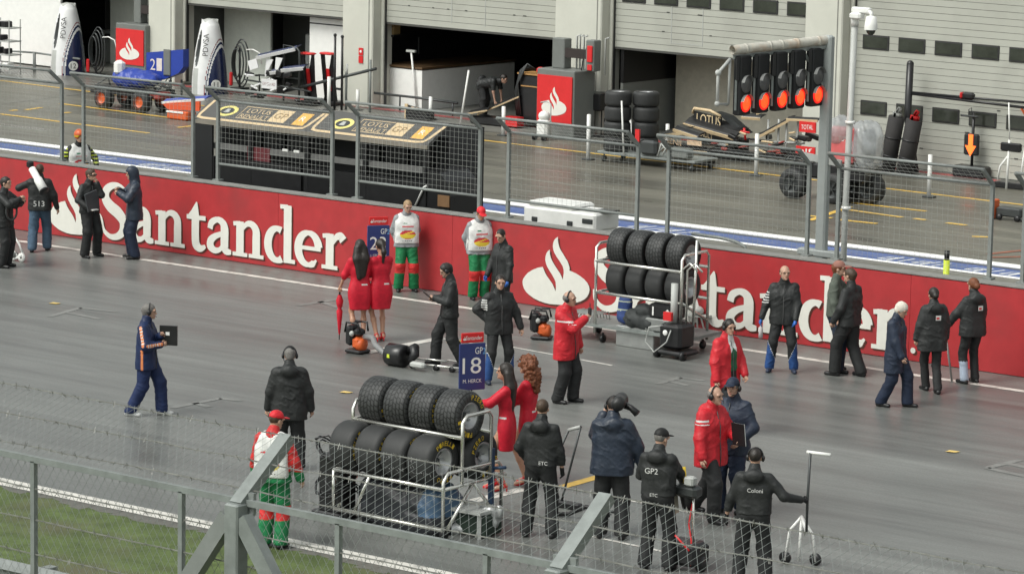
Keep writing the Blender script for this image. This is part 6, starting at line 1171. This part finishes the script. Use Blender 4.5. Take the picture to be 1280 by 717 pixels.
# camera on the operator's shoulder
hp = P28['M'] @ Vector(P28['HP']((.10, .02, .02))); t = thing('television_camera', 'black rain covered television camera on the operator shoulder', 'camera', hp, P28['rz']); c = SDF(.02); c.cap((-.05, -.12, .03), (-.02, .28, .02), .10, .09).cap((-.02, .28, .0), (0, .42, -.02), .06); c.noise = [(.015, (9, 9, 9), 3)]; sdf_obj('rain_cover', c, [mat('black_nylon', (.018, .018, .018), .5, 0, .2, 9)], t); m = MB(); m.tube([(.0, .05, .0), (.12, .0, -.04), (.2, -.05, -.1)], [.05, .04, .05], 8); m.build('strap_pad', BLACK, t)
m = MB(); m.tube([(-.14, -.10, .0), (-.06, -.2, .04), (.02, -.10, .02)], .012, 6); m.build('strap', mat('strap_grey', (.35, .35, .34), .6), t)
q = at(12, 331); t = thing('television_camera', 'dark television camera with a hand wheel at the left edge', 'camera', (q.x+.05, q.y-.25, 0)); m = MB(); z0 = onY(8, 252, q.y-.25).z; m.rbox((-.1, 0, z0), (.5, .25, .28), .04); m.tube([(.15, 0, z0), (.4, .0, z0-.02)], [.09, .10], 12); m.build('body', CARBON, t); m = MB(); m.tube([(.32+.04*math.cos(a), -.05+.17*math.cos(a)*.6, z0-.16+.17*math.sin(a)) for a in [2*math.pi*k/16 for k in range(16)]], .02, 6, closed=True); m.tube([(0, 0, z0), (0, 0, .9)], .05, 8); m.build('mount', GUN, t); m = MB(); m.tube([(-.2, .2, 0), (0, 0, .9), (-.3, -.2, 0)], .03, 6); m.build('tripod', BLACK, t)
B, L = loc(20, 326); t = thing('camera_dolly', 'white wheeled dolly frame at the feet of the left edge camera person', 'dolly', B); m = MB(); a = L(11, 284); m.tube([L(9, 325), a, L(24, 305), L(29, 318)], .022, 6); m.tube([L(-6, 330), L(12, 325), L(28, 320)], .03, 6); m.tube([L(11, 305), L(23, 322)], .02, 6); m.build('frame', WHITEP, t); m = MB(); p = L(28, 320); m.lathe([(-.018, .03), (-.018, .09), (.018, .09), (.018, .03)], (p.x, -.02, .09), 'y', 20); m.build('wheel', WHITEP, t); m = MB(); m.rbox((L(16, 318).x, .0, .12), (.2, .15, .1), .03); m.build('block', GREY, t)
# ---- tyre racks
def rack(name, label, O, rows, uprights, ends, legs):
    t = thing(name, label, 'tyre rack', O); m = MB()
    for y0, y1, x0, x1, z in rows:
        m.tube([(x0, y0, z), (x1, y0, z)], .028, 8); m.tube([(x0, y1, z), (x1, y1, z)], .028, 8)
        m.tube([(x0, y0, z), (x0, y1, z)], .022, 8)
    m.build('beam', CHROME, t)
    for pts in ends: m = MB(); m.tube(pts, .026, 8); m.build('end_frame', CHROME, t)
    for a, b in legs: m = MB(); m.tube([a, b], .025, 8); m.build('leg', CHROME, t)
    for x, y in uprights:
        m = MB(); m.lathe([(-.025, 0), (-.025, .07), (.025, .07), (.025, 0)], (x, y, .072), 'x', 14); m.bar((x, y, .08), (x, y, .17), .04, .04); m.build('caster', BLACK, t)
    return t
NR = Vector((-28.55, 33.42, .004))
rack('tyre_rack', 'chrome tyre rack nearer the fence holding wet and slick tyres', NR, [(0, 1.22, 0, 1.85, .70), (.38, .98, .0, 1.85, 1.32)], [(.12, .15), (1.75, .15), (.12, 1.1), (1.75, 1.1)],
     [[(1.85, 0, .17), (1.85, 0, .80), (1.85, .08, .90), (1.85, 1.14, .90), (1.85, 1.22, .8), (1.85, 1.22, .17)], [(1.85, 0, .70), (1.85, 1.30, .70)], [(1.85, .38, .7), (1.85, .38, 1.52), (1.85, .46, 1.60), (1.85, .92, 1.60), (1.85, .98, 1.52), (1.85, .98, .7)], [(0, .38, .7), (0, .38, 1.46), (0, .44, 1.56), (0, .92, 1.58), (0, .98, 1.5), (0, .98, .7)], [(0, 0, .17), (0, 0, .7)], [(0, 1.22, .17), (0, 1.22, .7)], [(0, 0, .17), (1.85, 0, .17)], [(0, 1.22, .17), (1.85, 1.22, .17)]],
     [((1.85, .1, .17), (1.85, .62, .70)), ((1.85, 1.12, .17), (1.85, .62, .70)), ((.35, 0, .17), (.62, 0, .70)), ((.0, .1, .17), (0, .62, .7))])
ordn = ('first', 'second', 'third', 'fourth')
for i in range(4): place_tyre(TW, NR+Vector((.26+.43*i, .68, 1.55)), (random.uniform(0, 6), 0, 0), '%s treaded wet tyre from the left on the top shelf of the chrome near rack' % ordn[i], 'tyres on the near rack')
for r_, y in ((0, .30), (1, .97)):
    for i in range(4): place_tyre(TS, NR+Vector((.10+.44*i+(.13 if r_ else 0), y, .985)), (random.uniform(0, 6), 0, 0), '%s slick tyre from the left in the %s row of the near rack' % (ordn[i], ('front lower', 'rear lower')[r_]), 'tyres on the near rack')
for i in (2, 3):                                            # chalk scrawl on two slicks
    o = [q for q in bpy.data.objects if q.get('label') == '%s slick tyre from the left in the front lower row of the near rack' % ordn[i]][0]; o.rotation_euler = (0, 0, 0); m = MB()
    for s0, row in ((.62, 'Z7'), (.40, 'S'), (.18, 'HERCK')):
        for k in range(len(row)*2):
            a = R_(90)+s0*1.0-.55; x = -.10+.035*k+random.uniform(-.01, .01); P = []
            for j in range(3): aj = a+random.uniform(-.09, .09); P.append((x+random.uniform(-.015, .02), -.3325*math.cos(aj-R_(90)), .3325*math.sin(aj-R_(90)+.0)))
            m.tube(P, .003, 4)
    m.build('chalk_marks', mat('chalk', (.3, .3, .3), .8), o)
FR = Vector((-33.92, 46.55, .004))
rack('tyre_rack', 'steel tyre rack standing against the red wall with loose kit below', FR, [(0, .80, 0, 1.78, .88), (0, .80, 0, 1.78, 1.42)], [(-.5, .2), (.1, .1), (1.7, .1), (-.5, .8), (1.7, .8)],
     [[(1.78, 0, .17), (1.78, 0, 1.62), (1.78, .08, 1.70), (1.78, .72, 1.70), (1.78, .8, 1.62), (1.78, .8, .17)], [(0, 0, .17), (0, 0, 1.66), (0, .1, 1.72), (0, .7, 1.72), (0, .8, 1.66), (0, .8, .17)]], [((1.78, .0, .9), (1.78, .8, .5)), ((1.9, .2, .3), (1.9, .25, 1.95))])
for i in range(4): place_tyre(TF, FR+Vector((.28+.41*i, .42, 1.645)), (random.uniform(0, 6), 0, 0), '%s treaded tyre from the left on the top shelf of the rack by the wall' % ordn[i], 'tyres on the far rack')
for i in range(4): place_tyre(TSF, FR+Vector((.28+.41*i, .42, 1.10)), (random.uniform(0, 6), 0, 0), '%s slick tyre from the left on the lower shelf of the rack by the wall' % ordn[i], 'tyres on the far rack')
t = thing('rack_platform', 'flat grey platform under the rack by the wall', 'platform', FR); m = MB(); m.box((.65, .45, .30), (2.7, .95, .05)); m.build('deck', ZINC, t)
m = MB()
for i in range(9): m.tube([(-.65+.065*i, 0, .33), (-.62+.065*i, .05, .46), (-.6+.065*i, .5, .46), (-.6+.065*i, .55, .33)], .01, 5)
m.build('wire_basket', LGREY, t)
t = thing('backpack', 'blue padded bag with pale straps on the platform of the wall rack', 'bag', FR+Vector((.45, .25, .33))); c = SDF(.02); c.cap((0, 0, .16), (0, 0, .40), .15, .13, sy=.8); c.noise = [(.015, (8, 8, 8), 4)]; sdf_obj('bag', c, [mat('bag_blue', (.03, .06, .2), .7), mat('strap_pale', (.45, .5, .4), .6)], t, lambda p: (np.abs(p[:, 2]-.28) < .02) | (np.abs(p[:, 2]-.42) < .015))
t = thing('kit_bag', 'dark crumpled kit bag beside the blue bag on the wall rack', 'bag', FR+Vector((.85, .15, .33))); c = SDF(.02); c.cap((-.16, 0, .15), (.22, 0, .15), .17, .15).ell((.1, 0, .3), (.2, .14, .12)); c.noise = [(.03, (8, 8, 8), 6), (.015, (20, 20, 20), 7)]; sdf_obj('bag', c, [mat('bag_dark', (.03, .034, .034), .7, 0, .3, 8)], t)
t = thing('metal_case', 'silver metal case standing on the track below the wall rack', 'case', at(772, 432)+Vector((0, 0, 0))); m = MB(); m.rbox((.35, .18, .18), (.80, .36, .36), .015); m.build('body', mat('brushed_alu', (.35, .36, .35), .35, .6, .15, 6), t); m = MB(); m.box((.35, -.004, .29), (.8, .008, .015)); m.build('seam', GUN, t)
for x in (.12, .58): m = MB(); m.rbox((x, -.008, .30), (.06, .016, .07), .006); m.build('latch', CHROME, t)
t = thing('power_unit', 'grey power unit with a round dial on the wall rack platform', 'power unit', FR+Vector((1.35, .1, .33))); m = MB(); m.rbox((0, .1, .12), (.66, .35, .22), .02); m.build('case', mat('unit_grey', (.24, .25, .24), .45, .3), t); m = MB(); m.lathe([(-.01, .05), (-.02, .045), (-.02, 0)], (.22, -.075, .14), 'y', 16); m.build('dial', WHITEP, t); m = MB(); m.rbox((.02, .08, .36), (.6, .3, .24), .04); m.build('black_case', BLACK, t); m = MB(); m.box((-.16, -.075, .36), (.03, .006, .15)); m.prism([(-.05, .32), (.16, .32), (.04, .42)], (.1, -.075, 0), (1, 0, 0), (0, 0, 1), .005); m.build('marking', WHITEP, t)
B, L = loc(838, 447); t = thing('starter_trolley', 'black starter trolley with hoses standing before the wall rack', 'trolley', B); m = MB(); m.rbox((.05, .1, .38), (.45, .45, .42), .05); m.rbox((.05, .1, .10), (.6, .5, .08), .03); m.build('body', BLACK, t)
for x in (-.2, .32): m = MB(); m.lathe([(-.03, 0), (-.03, .08), (.03, .08), (.03, 0)], (x, -.1, .08), 'x', 14); m.build('wheel', BLACK, t)
m = MB(); m.tube([(-.02, .1, .5), (-.02, .1, 1.25)], .06, 10); m.build('cylinder', LGREY, t); m = MB(); m.box((.0, -.1, .72), (.16, .06, .14)); m.build('red_box', SRED, t); m = MB(); m.tube([(-.1, -.1, .55), (-.35, -.15, .5), (-.42, -.15, .25), (-.2, -.2, .1), (.05, -.2, .3), (.1, -.15, .5)], .012, 6); m.build('hose', LGREY, t)
m = MB()
for x in (.12, .22): m.tube([(x, .12, .5), (x, .12, 1.5), (x+.15, .12, 1.62), (x+.30, .12, 1.5)], .02, 6)
m.build('handle', CHROME, t); m = MB(); m.ball((-.03, -.13, .44), (.05, .02, .05)); m.build('gauge', WHITEP, t)
B, L = loc(868, 413); t = thing('rod_bundle', 'leaning white rods and a thin ladder frame right of the wall rack', 'rods', B); m = MB()
for (x0, y0, x1, y1) in ((849, 413, 852, 320), (862, 412, 857, 330), (880, 411, 864, 350), (872, 412, 868, 330)): a, b = L(x0, y0), L(x1, y1); a.z = max(a.z, .02); m.tube([a, b], .016, 6)
for yy in (372, 385, 400): m.tube([L(850, yy), L(870, yy-2)], .012, 6)
m.build('rods', WHITEP, t); m = MB(); m.box((.05, .1, .28), (.5, .35, .04)); m.ball((.05, .0, .36), (.12, .12, .09)); m.build('base', LGREY, t)
# ---- kit below the near rack
t = thing('covered_crate', 'large black covered crate standing under the near tyre rack', 'crate', NR+Vector((.95, .62, 0))); c = SDF(.025); c.cap((-.55, -.1, .36), (.40, -.1, .34), .28, .29, sy=1.3).cap((-.5, -.2, .15), (.45, -.2, .12), .24, sy=1.4); c.noise = [(.04, (5, 5, 5), 3), (.02, (12, 12, 12), 5)]; sdf_obj('cover', c, [mat('black_cover', (.012, .014, .018), .5, 0, .3, 5), mat('blue_cover', (.05, .10, .17), .5, 0, .2, 5)], t, lambda p: (p[:, 0] > .35) & (p[:, 2] > .25))
t = thing('foil_sheet', 'crumpled silver foil sheet at the foot of the near tyre rack', 'foil', at(575, 668)); c = SDF(.022); c.cap((-.05, 0, .06), (.30, .25, .26), .10, .13, sy=.6).cap((.30, .25, .26), (.48, .2, .36), .12, .07, sy=.6).ell((-.12, .05, .08), (.22, .16, .11)); c.noise = [(.05, (5, 5, 5), 8), (.02, (14, 14, 14), 2)]; sdf_obj('foil', c, [mat('silver_foil', (.50, .51, .51), .36, .6, .2, 8, .8, 14)], t)
t = thing('cable_trolley', 'black upright trolley wrapped in cables left of the near tyre rack', 'trolley', at(402, 646)); m = MB(); m.rbox((.1, .2, .45), (.42, .35, .8), .05); m.rbox((.1, .2, .05), (.55, .45, .08), .02); m.build('body', BLACK, t); m = MB()
for i in range(9): r = random.uniform(.16, .26); z = random.uniform(.35, .95); ph = random.uniform(0, 3); m.tube([(.1+r*1.25*math.cos(a), .2+r*math.sin(a), z+.1*math.sin(a*2+ph)) for a in [2*math.pi*k/14 for k in range(14)]], .013, 5, closed=True)
m.tube([(-.05, .1, .8), (-.12, .0, 1.05), (.1, 0, 1.12), (.25, .1, .95)], .014, 5); m.build('cable', CARBON, t)
t = thing('support_stand', 'blue painted support post with a grey foot plate right of the near rack', 'stand', at(613, 662)); m = MB(); m.rbox((0, 0, .55), (.07, .07, 1.1), .01); m.tube([(0, 0, .83), (.2, .05, .86)], .022, 6); m.build('post', mat('blue_steel', (.03, .06, .12), .45, .2), t); m = MB(); m.box((-.12, -.3, .34), (.75, .5, .04)); m.bar((-.4, -.5, 0), (-.4, -.5, .33), .05, .05); m.bar((.2, -.5, 0), (.2, -.5, .33), .05, .05); m.build('foot_plate', LGREY, t); m = MB(); m.rbox((0.02, -.28, .16), (.5, .4, .28), .03); m.build('dark_crate', mat('dark_green_crate', (.02, .035, .025), .5), t)
# ---- leaf blowers, drum, lance
def blower(px, label, sc_=1.0, rz=0):
    t = thing('leaf_blower', label, 'leaf blower', at(*px), rz, 'orange leaf blowers on the track'); m = MB(); m.rbox((.03, 0, .18), (.20, .22, .22), .05); m.lathe([(-.04, .115), (.05, .115), (.08, .07), (.08, 0)], (.08, 0, .155), 'x', 18); m.build('engine', ORANGE, t)
    m = MB(); m.rbox((-.11, 0, .3), (.16, .26, .34), .04); m.rbox((.03, 0, .36), (.16, .2, .14), .04); m.rbox((0, 0, .04), (.34, .3, .06), .02); m.build('back_plate', BLACK, t); m = MB(); m.tube([(-.2, -.1, .35), (-.15, -.12, .52), (.1, -.12, .52), (.14, -.1, .38)], .018, 6); m.tube([(-.2, .1, .35), (-.15, .12, .52), (.1, .12, .52), (.14, .1, .38)], .018, 6); m.tube([(-.02, -.12, .52), (-.02, .12, .52)], .018, 6); m.build('handle_frame', BLACK, t); m = MB(); m.ball((-.05, -.1, .34), (.05, .04, .05)); m.build('filler_cap', LGREY, t); return t
t = blower((447, 441), 'orange leaf blower with a grey hose at the feet of the umbrella holder')
b0 = at(447, 441); d1 = at(487, 455)-b0; m = MB(); m.tube([(.15, 0, .3), (.35, -.02, .3), d1*.55+Vector((0, 0, .24)), d1+Vector((0, 0, .10))], .05, 10); m.build('hose', mat('hose_grey', (.2, .2, .2), .5), t)
blower((677, 424), 'orange leaf blower without a hose behind the lone red jacket', 1, .4)
t = thing('black_drum', 'black drum shaped bag lying by the grey hose', 'drum', at(500, 458)); m = MB(); m.lathe([(-.24, 0), (-.24, .16), (-.22, .185), (.10, .185), (.12, .16), (.12, 0)], (0, .0, .187), 'x', 24); m.build('drum', CARBON, t); m = MB(); m.tube([(.12, .1, .26), (.26, .05, .33), (.31, 0, .24), (.24, -.05, .13)], [.08, .09, .08, .05], 10); m.build('hood', BLACK, t); m = MB(); m.box((-.10, -.190, .19), (.05, .006, .06)); m.build('label', HIVIS, t)
B, L = loc(520, 464); t = thing('lance_jack', 'long low chrome jack lance lying beside the black drum', 'jack', B); m = MB(); m.tube([at(516, 460)-B+Vector((0, 0, .08)), at(582, 467)-B+Vector((0, 0, .08))], .022, 6); m.tube([at(521, 455)-B+Vector((0, 0, .10)), at(560, 459)-B+Vector((0, 0, .10))], .02, 6); m.build('shaft', CHROME, t); m = MB(); m.rbox((.0, .05, .1), (.3, .12, .1), .03); m.build('head', LGREY, t)
for f in (.0, .45, .75): p = (at(516, 460)*(1-f)+at(582, 467)*f)-B; m = MB(); m.lathe([(-.03, 0), (-.03, .05), (.03, .05), (.03, 0)], (p.x, p.y, .05), 'y', 12); m.build('wheel', BLACK, t)
# ---- jacks, brush, air line trolley
h = at_hand(P30, 'R'); f0 = at(1000, 705); t = thing('tall_jack', 'tall chrome jack with a T handle and forked foot held at arm length', 'jack', (f0.x, f0.y, 0)); tp = onY(1012, 565, h.y); m = MB(); a = Vector((h.x-f0.x, h.y-f0.y, h.z)); top = Vector((h.x-f0.x+.02, h.y-f0.y, tp.z)); low = Vector((0, 0, .62)); m.tube([low, a-Vector((0, 0, .38))], .022, 8); m.build('lower_tube', WHITEP, t); m = MB(); m.tube([a-Vector((0, 0, .40)), a, top], .017, 8); m.build('upper_tube', GUN, t); m = MB(); m.tube([top-Vector((.05, 0, 0)), top+Vector((.26, .05, 0))], .022, 8); m.build('t_handle', WHITEP, t)
m = MB(); m.tube([low, Vector((-.12, -.08, .44)), Vector((-.16, -.10, .05))], .018, 6); m.tube([low, Vector((.14, .06, .40)), Vector((.18, .08, .05))], .018, 6); m.tube([low, (-.02, 0, .04)], .02, 6); m.build('fork', WHITEP, t)
for s in (-1, 1): m = MB(); m.lathe([(-.02, 0), (-.02, .08), (.02, .08), (.02, 0)], (s*.17, s*.09, .08), 'y', 14); m.build('wheel', BLACK, t)
B, L = loc(703, 634); t = thing('floor_brush', 'black floor brush with a bent two legged handle beside the gloved mechanic', 'brush', B); m = MB(); m.rbox((.05, 0, .05), (.55, .12, .10), .02); m.build('head', BLACK, t); m = MB(); a, b, c_, d_ = L(701, 630), L(726, 533), L(711, 537), L(690, 585); b.z = max(b.z, .5); m.tube([a, b], .017, 6); m.tube([b, c_], .022, 6); m.tube([c_, d_, L(682, 625)], .017, 6); m.build('handle', GUN, t); m = MB(); m.tube([b, c_], .026, 8); m.build('grip', LGREY, t)
B, L = loc(718, 648); t = thing('air_hose', 'black air hose curling behind the gloved mechanic', 'hose', B); m = MB(); m.tube([(-.35, -.1, .03), (-.1, 0, .05), (.15, .05, .18), (.4, .1, .16), (.5, .12, .1)], .03, 8); m.build('hose', BLACK, t); m = MB(); m.tube([(.4, .1, .16), (.62, .1, .17)], .02, 8); m.build('nozzle', GUN, t)
h = at_hand(P29, 'R'); B = at(850, 712); t = thing('air_line_trolley', 'grey wheeled air line trolley with red cables before the capped mechanic', 'trolley', B); hx = h-B; m = MB(); m.tube([(-.18, 0, .1), (-.18, 0, 1.0), (hx.x-.05, hx.y, h.z), (.10, .1, 1.02), (.12, .1, .12)], .02, 8); m.build('frame', CHROME, t); m = MB(); m.rbox((.06, .05, 1.02), (.34, .2, .16), .04); m.build('gauge_box', GUN, t); m = MB(); m.rbox((.12, .0, 1.16), (.14, .12, .12), .02); m.build('regulator', LGREY, t); m = MB(); m.tube([(.0, .1, 1.0), (.02, .1, .75)], [.10, .06], 10); m.build('dark_canister', BLACK, t); m = MB(); m.bar((-.12, .0, 1.06), (-.08, 0, .72), .09, .02); m.build('pale_plate', mat('pale_brass', (.55, .5, .4), .35, .4), t); m = MB(); m.rbox((.0, .1, .22), (.55, .35, .3), .05); m.build('reel_box', BLACK, t)
m = MB(); m.tube([(.1, .1, .9), (.08, .05, .6), (.16, .0, .4), (.2, -.05, .1)], .012, 6); m.tube([(-.2, 0, .5), (0, -.1, .45), (.2, -.1, .3)], .014, 6); m.build('red_cable', SRED, t); m = MB(); m.tube([(-.05, .1, 1.3), (-.02, .1, 1.02)], [.02, .03], 8); m.build('yellow_tag', YEL, t)
for s in (-.25, .25): m = MB(); m.lathe([(-.03, 0), (-.03, .1), (.03, .1), (.03, 0)], (s, .1, .1), 'x', 14); m.build('wheel', BLACK, t)
# ---- yellow leaves and scraps
for (x, y, l) in ((68, 379, 'small yellow leaf on the wet track beyond the tracksuit walker'), (432, 490, 'small yellow leaf on the track left of the near tyre rack'), (1190, 564, 'small yellow leaf on the open track at right')):
    c = at(x, y, .012); m = MB(); m.add([(-.10, -.02, 0), (-.03, -.06, .008), (.06, -.05, .004), (.12, .01, .01), (.05, .06, .004), (-.04, .05, .012)], [(0, 1, 2, 3, 4, 5)]); m.add([(-.10, -.02, -.004), (-.03, -.06, .004), (.06, -.05, 0), (.12, .01, .006), (.05, .06, 0), (-.04, .05, .008)], [(5, 4, 3, 2, 1, 0)]); o = m.build('leaf', mat('yellow_leaf', (.7, .5, .16), .6), None, c, .4); tag(o, l, 'leaf', 'yellow leaves on the track')
# ================================================================== bank, crash barrier and wire fence on the spectator side
bank = MB(); prof = [(24.0, .0), (21, .25), (17.5, 1.0), (12, 2.4), (4, 5.2), (-10, 8.0)]
for (y0, z0), (y1, z1) in zip(prof, prof[1:]): bank.add([(-120, y0, z0), (80, y0, z0), (80, y1, z1), (-120, y1, z1)], [(0, 1, 2, 3)][0:1])
struct('spectator_bank', bank, GRASSM)
gb = thing('crash_barrier', 'double steel crash barrier at the edge of the grass', 'barrier', (-25, 25.8, 0)); RAILM = mat('barrier_steel', (.19, .205, .20), .5, .2, .2, 3)
for zc in (.60, 1.02):
    pr = [(-.155, .0), (-.11, -.04), (-.06, -.07), (-.02, -.02), (.02, -.02), (.06, -.07), (.11, -.04), (.155, 0)]; vs = []
    for x in (-40, 40): vs += [(x, y, zc+z) for z, y in pr]+[(x, y+.012, zc+z) for z, y in pr]
    m = MB(); n = 8; fs = [(k, k+1, 16+k+1, 16+k) for k in range(7)]+[(8+k+1, 8+k, 24+k, 24+k+1) for k in range(7)]+[(7, 15, 31, 23), (8, 0, 16, 24)]; m.add(vs, fs); m.build('rail', RAILM, gb)
for i in range(8): m = MB(); m.box((-9+2.6*i, .08, .59), (.12, .12, 1.18)); m.build('post', DSTEEL, gb)
FY, FZ, CY, CZ = 17.5, 4.94, .46, .37
fn = thing('chain_link_fence', 'galvanised chain link fence with barbed wire along the near edge', 'fence', (-14, FY, 0)); FX = lambda X: X+14
xa, xb = -26.0, -4.0
m = MB(); m.box((FX((xa+xb)/2), 0, FZ), (xb-xa, .04, .046)); m.build('top_rail', ZINC, fn)
def zb(y): return 1.0
for X in (-21.0, -19.4, -17.88, -16.38, -14.9, -13.6, -11.4, -9.8):
    m = MB(); m.box((FX(X), .0, (FZ+.95)/2), (.04, .04, FZ-.98)); m.build('post', ZINC, fn)
for X in (-25.2, -22.2, -19.35, -15.80, -12.97, -9.35, -6.4):
    big = True
    m = MB(); m.rbox((FX(X), -.06, (FZ+.85)/2), (.13, .125, FZ-.85), .012); m.build('main_post', ZINC, fn)
    m = MB(); a = Vector((FX(X), -.05, FZ-.02)); b = Vector((FX(X), CY+.02, FZ+CZ+.02)); m.bar(a, b, .105, .075); m.bar(a+Vector((0, .02, .0)), b+Vector((0, 0, -.05)), .015, .10); m.box((FX(X)+.01, .02, FZ-.01), (.19, .03, .16)); m.build('crank_arm', ZINC, fn)
    for s in (-1, 1) if X == -15.80 else ():
        m = MB(); m.bar((FX(X)+s*.06, -.06, FZ-.1), (FX(X)+s*1.05, -.06, FZ-1.45), .12, .09, 0, (0, 1, 0)); m.build('brace', DSTEEL if s < 0 else ZINC, fn)
# woven mesh: diagonal wires both ways on the upright and on the leaning part
W = .075; m = MB(); r = .0015; x0, x1 = -21.8, -7.0
for pa, pb, z0, H_ in ((lambda t: (0.0, FZ-2.2+t), None, 0, 2.17), (lambda t: (CY*t/.59, FZ+.03+CZ*t/.59), None, 0, .61)):
    n = int((x1-x0)/W); sl_h = H_*.66
    for i in range(-int(sl_h/W)-1, n+1):
        for s in (1, -1):
            xs_ = x0+i*W; a, b = (xs_, xs_+sl_h) if s > 0 else (xs_+sl_h, xs_)
            if max(a, b) > x1+.3 or min(a, b) < x0-.5: continue
            ya, za = pa(0); yb, zb_ = pa(H_); dy = .003*s
            m.tube([(FX(a), ya+dy, za), (FX(b), yb+dy, zb_)], r, 4, cap=False)
m.build('chain_mesh', mat('chain_wire', (.27, .29, .28), .45, .3, .1, 5), fn)
m = MB(); random.seed(3)
def barbed(y, z, sag=.012, every=.13, barbs=True):
    X = x0; pts = []
    while X <= x1: pts.append((FX(X), y+random.uniform(-.004, .004), z+random.uniform(-sag, sag)*.5)); X += .35
    m.tube(pts, .0032, 4, cap=False); m.tube([(p[0]+.05, p[1]+.004, p[2]+.003) for p in pts], .0028, 4, cap=False)
    if barbs:
        X = x0
        while X < x1:
            p = Vector((FX(X), y, z)); k = random.uniform(.02, .03)
            for q in range(2): d = Vector((random.uniform(-.5, .5), random.uniform(-1, 1), random.uniform(-1, 1))).normalized()*k; m.tube([p-d+Vector((q*.012, 0, 0)), p+d+Vector((q*.012, 0, 0))], .0022, 4, cap=False)
            X += every
for f in (.12, .55, 1.0): barbed(CY*f, FZ+.03+CZ*f)
for z in (4.72, 4.48, 4.22, 3.96, 3.7): barbed(-.01, z, .006, barbs=(z > 4.1))
m.build('barbed_wire', mat('barbed_wire', (.26, .26, .24), .5, .5, .3, 8), fn)
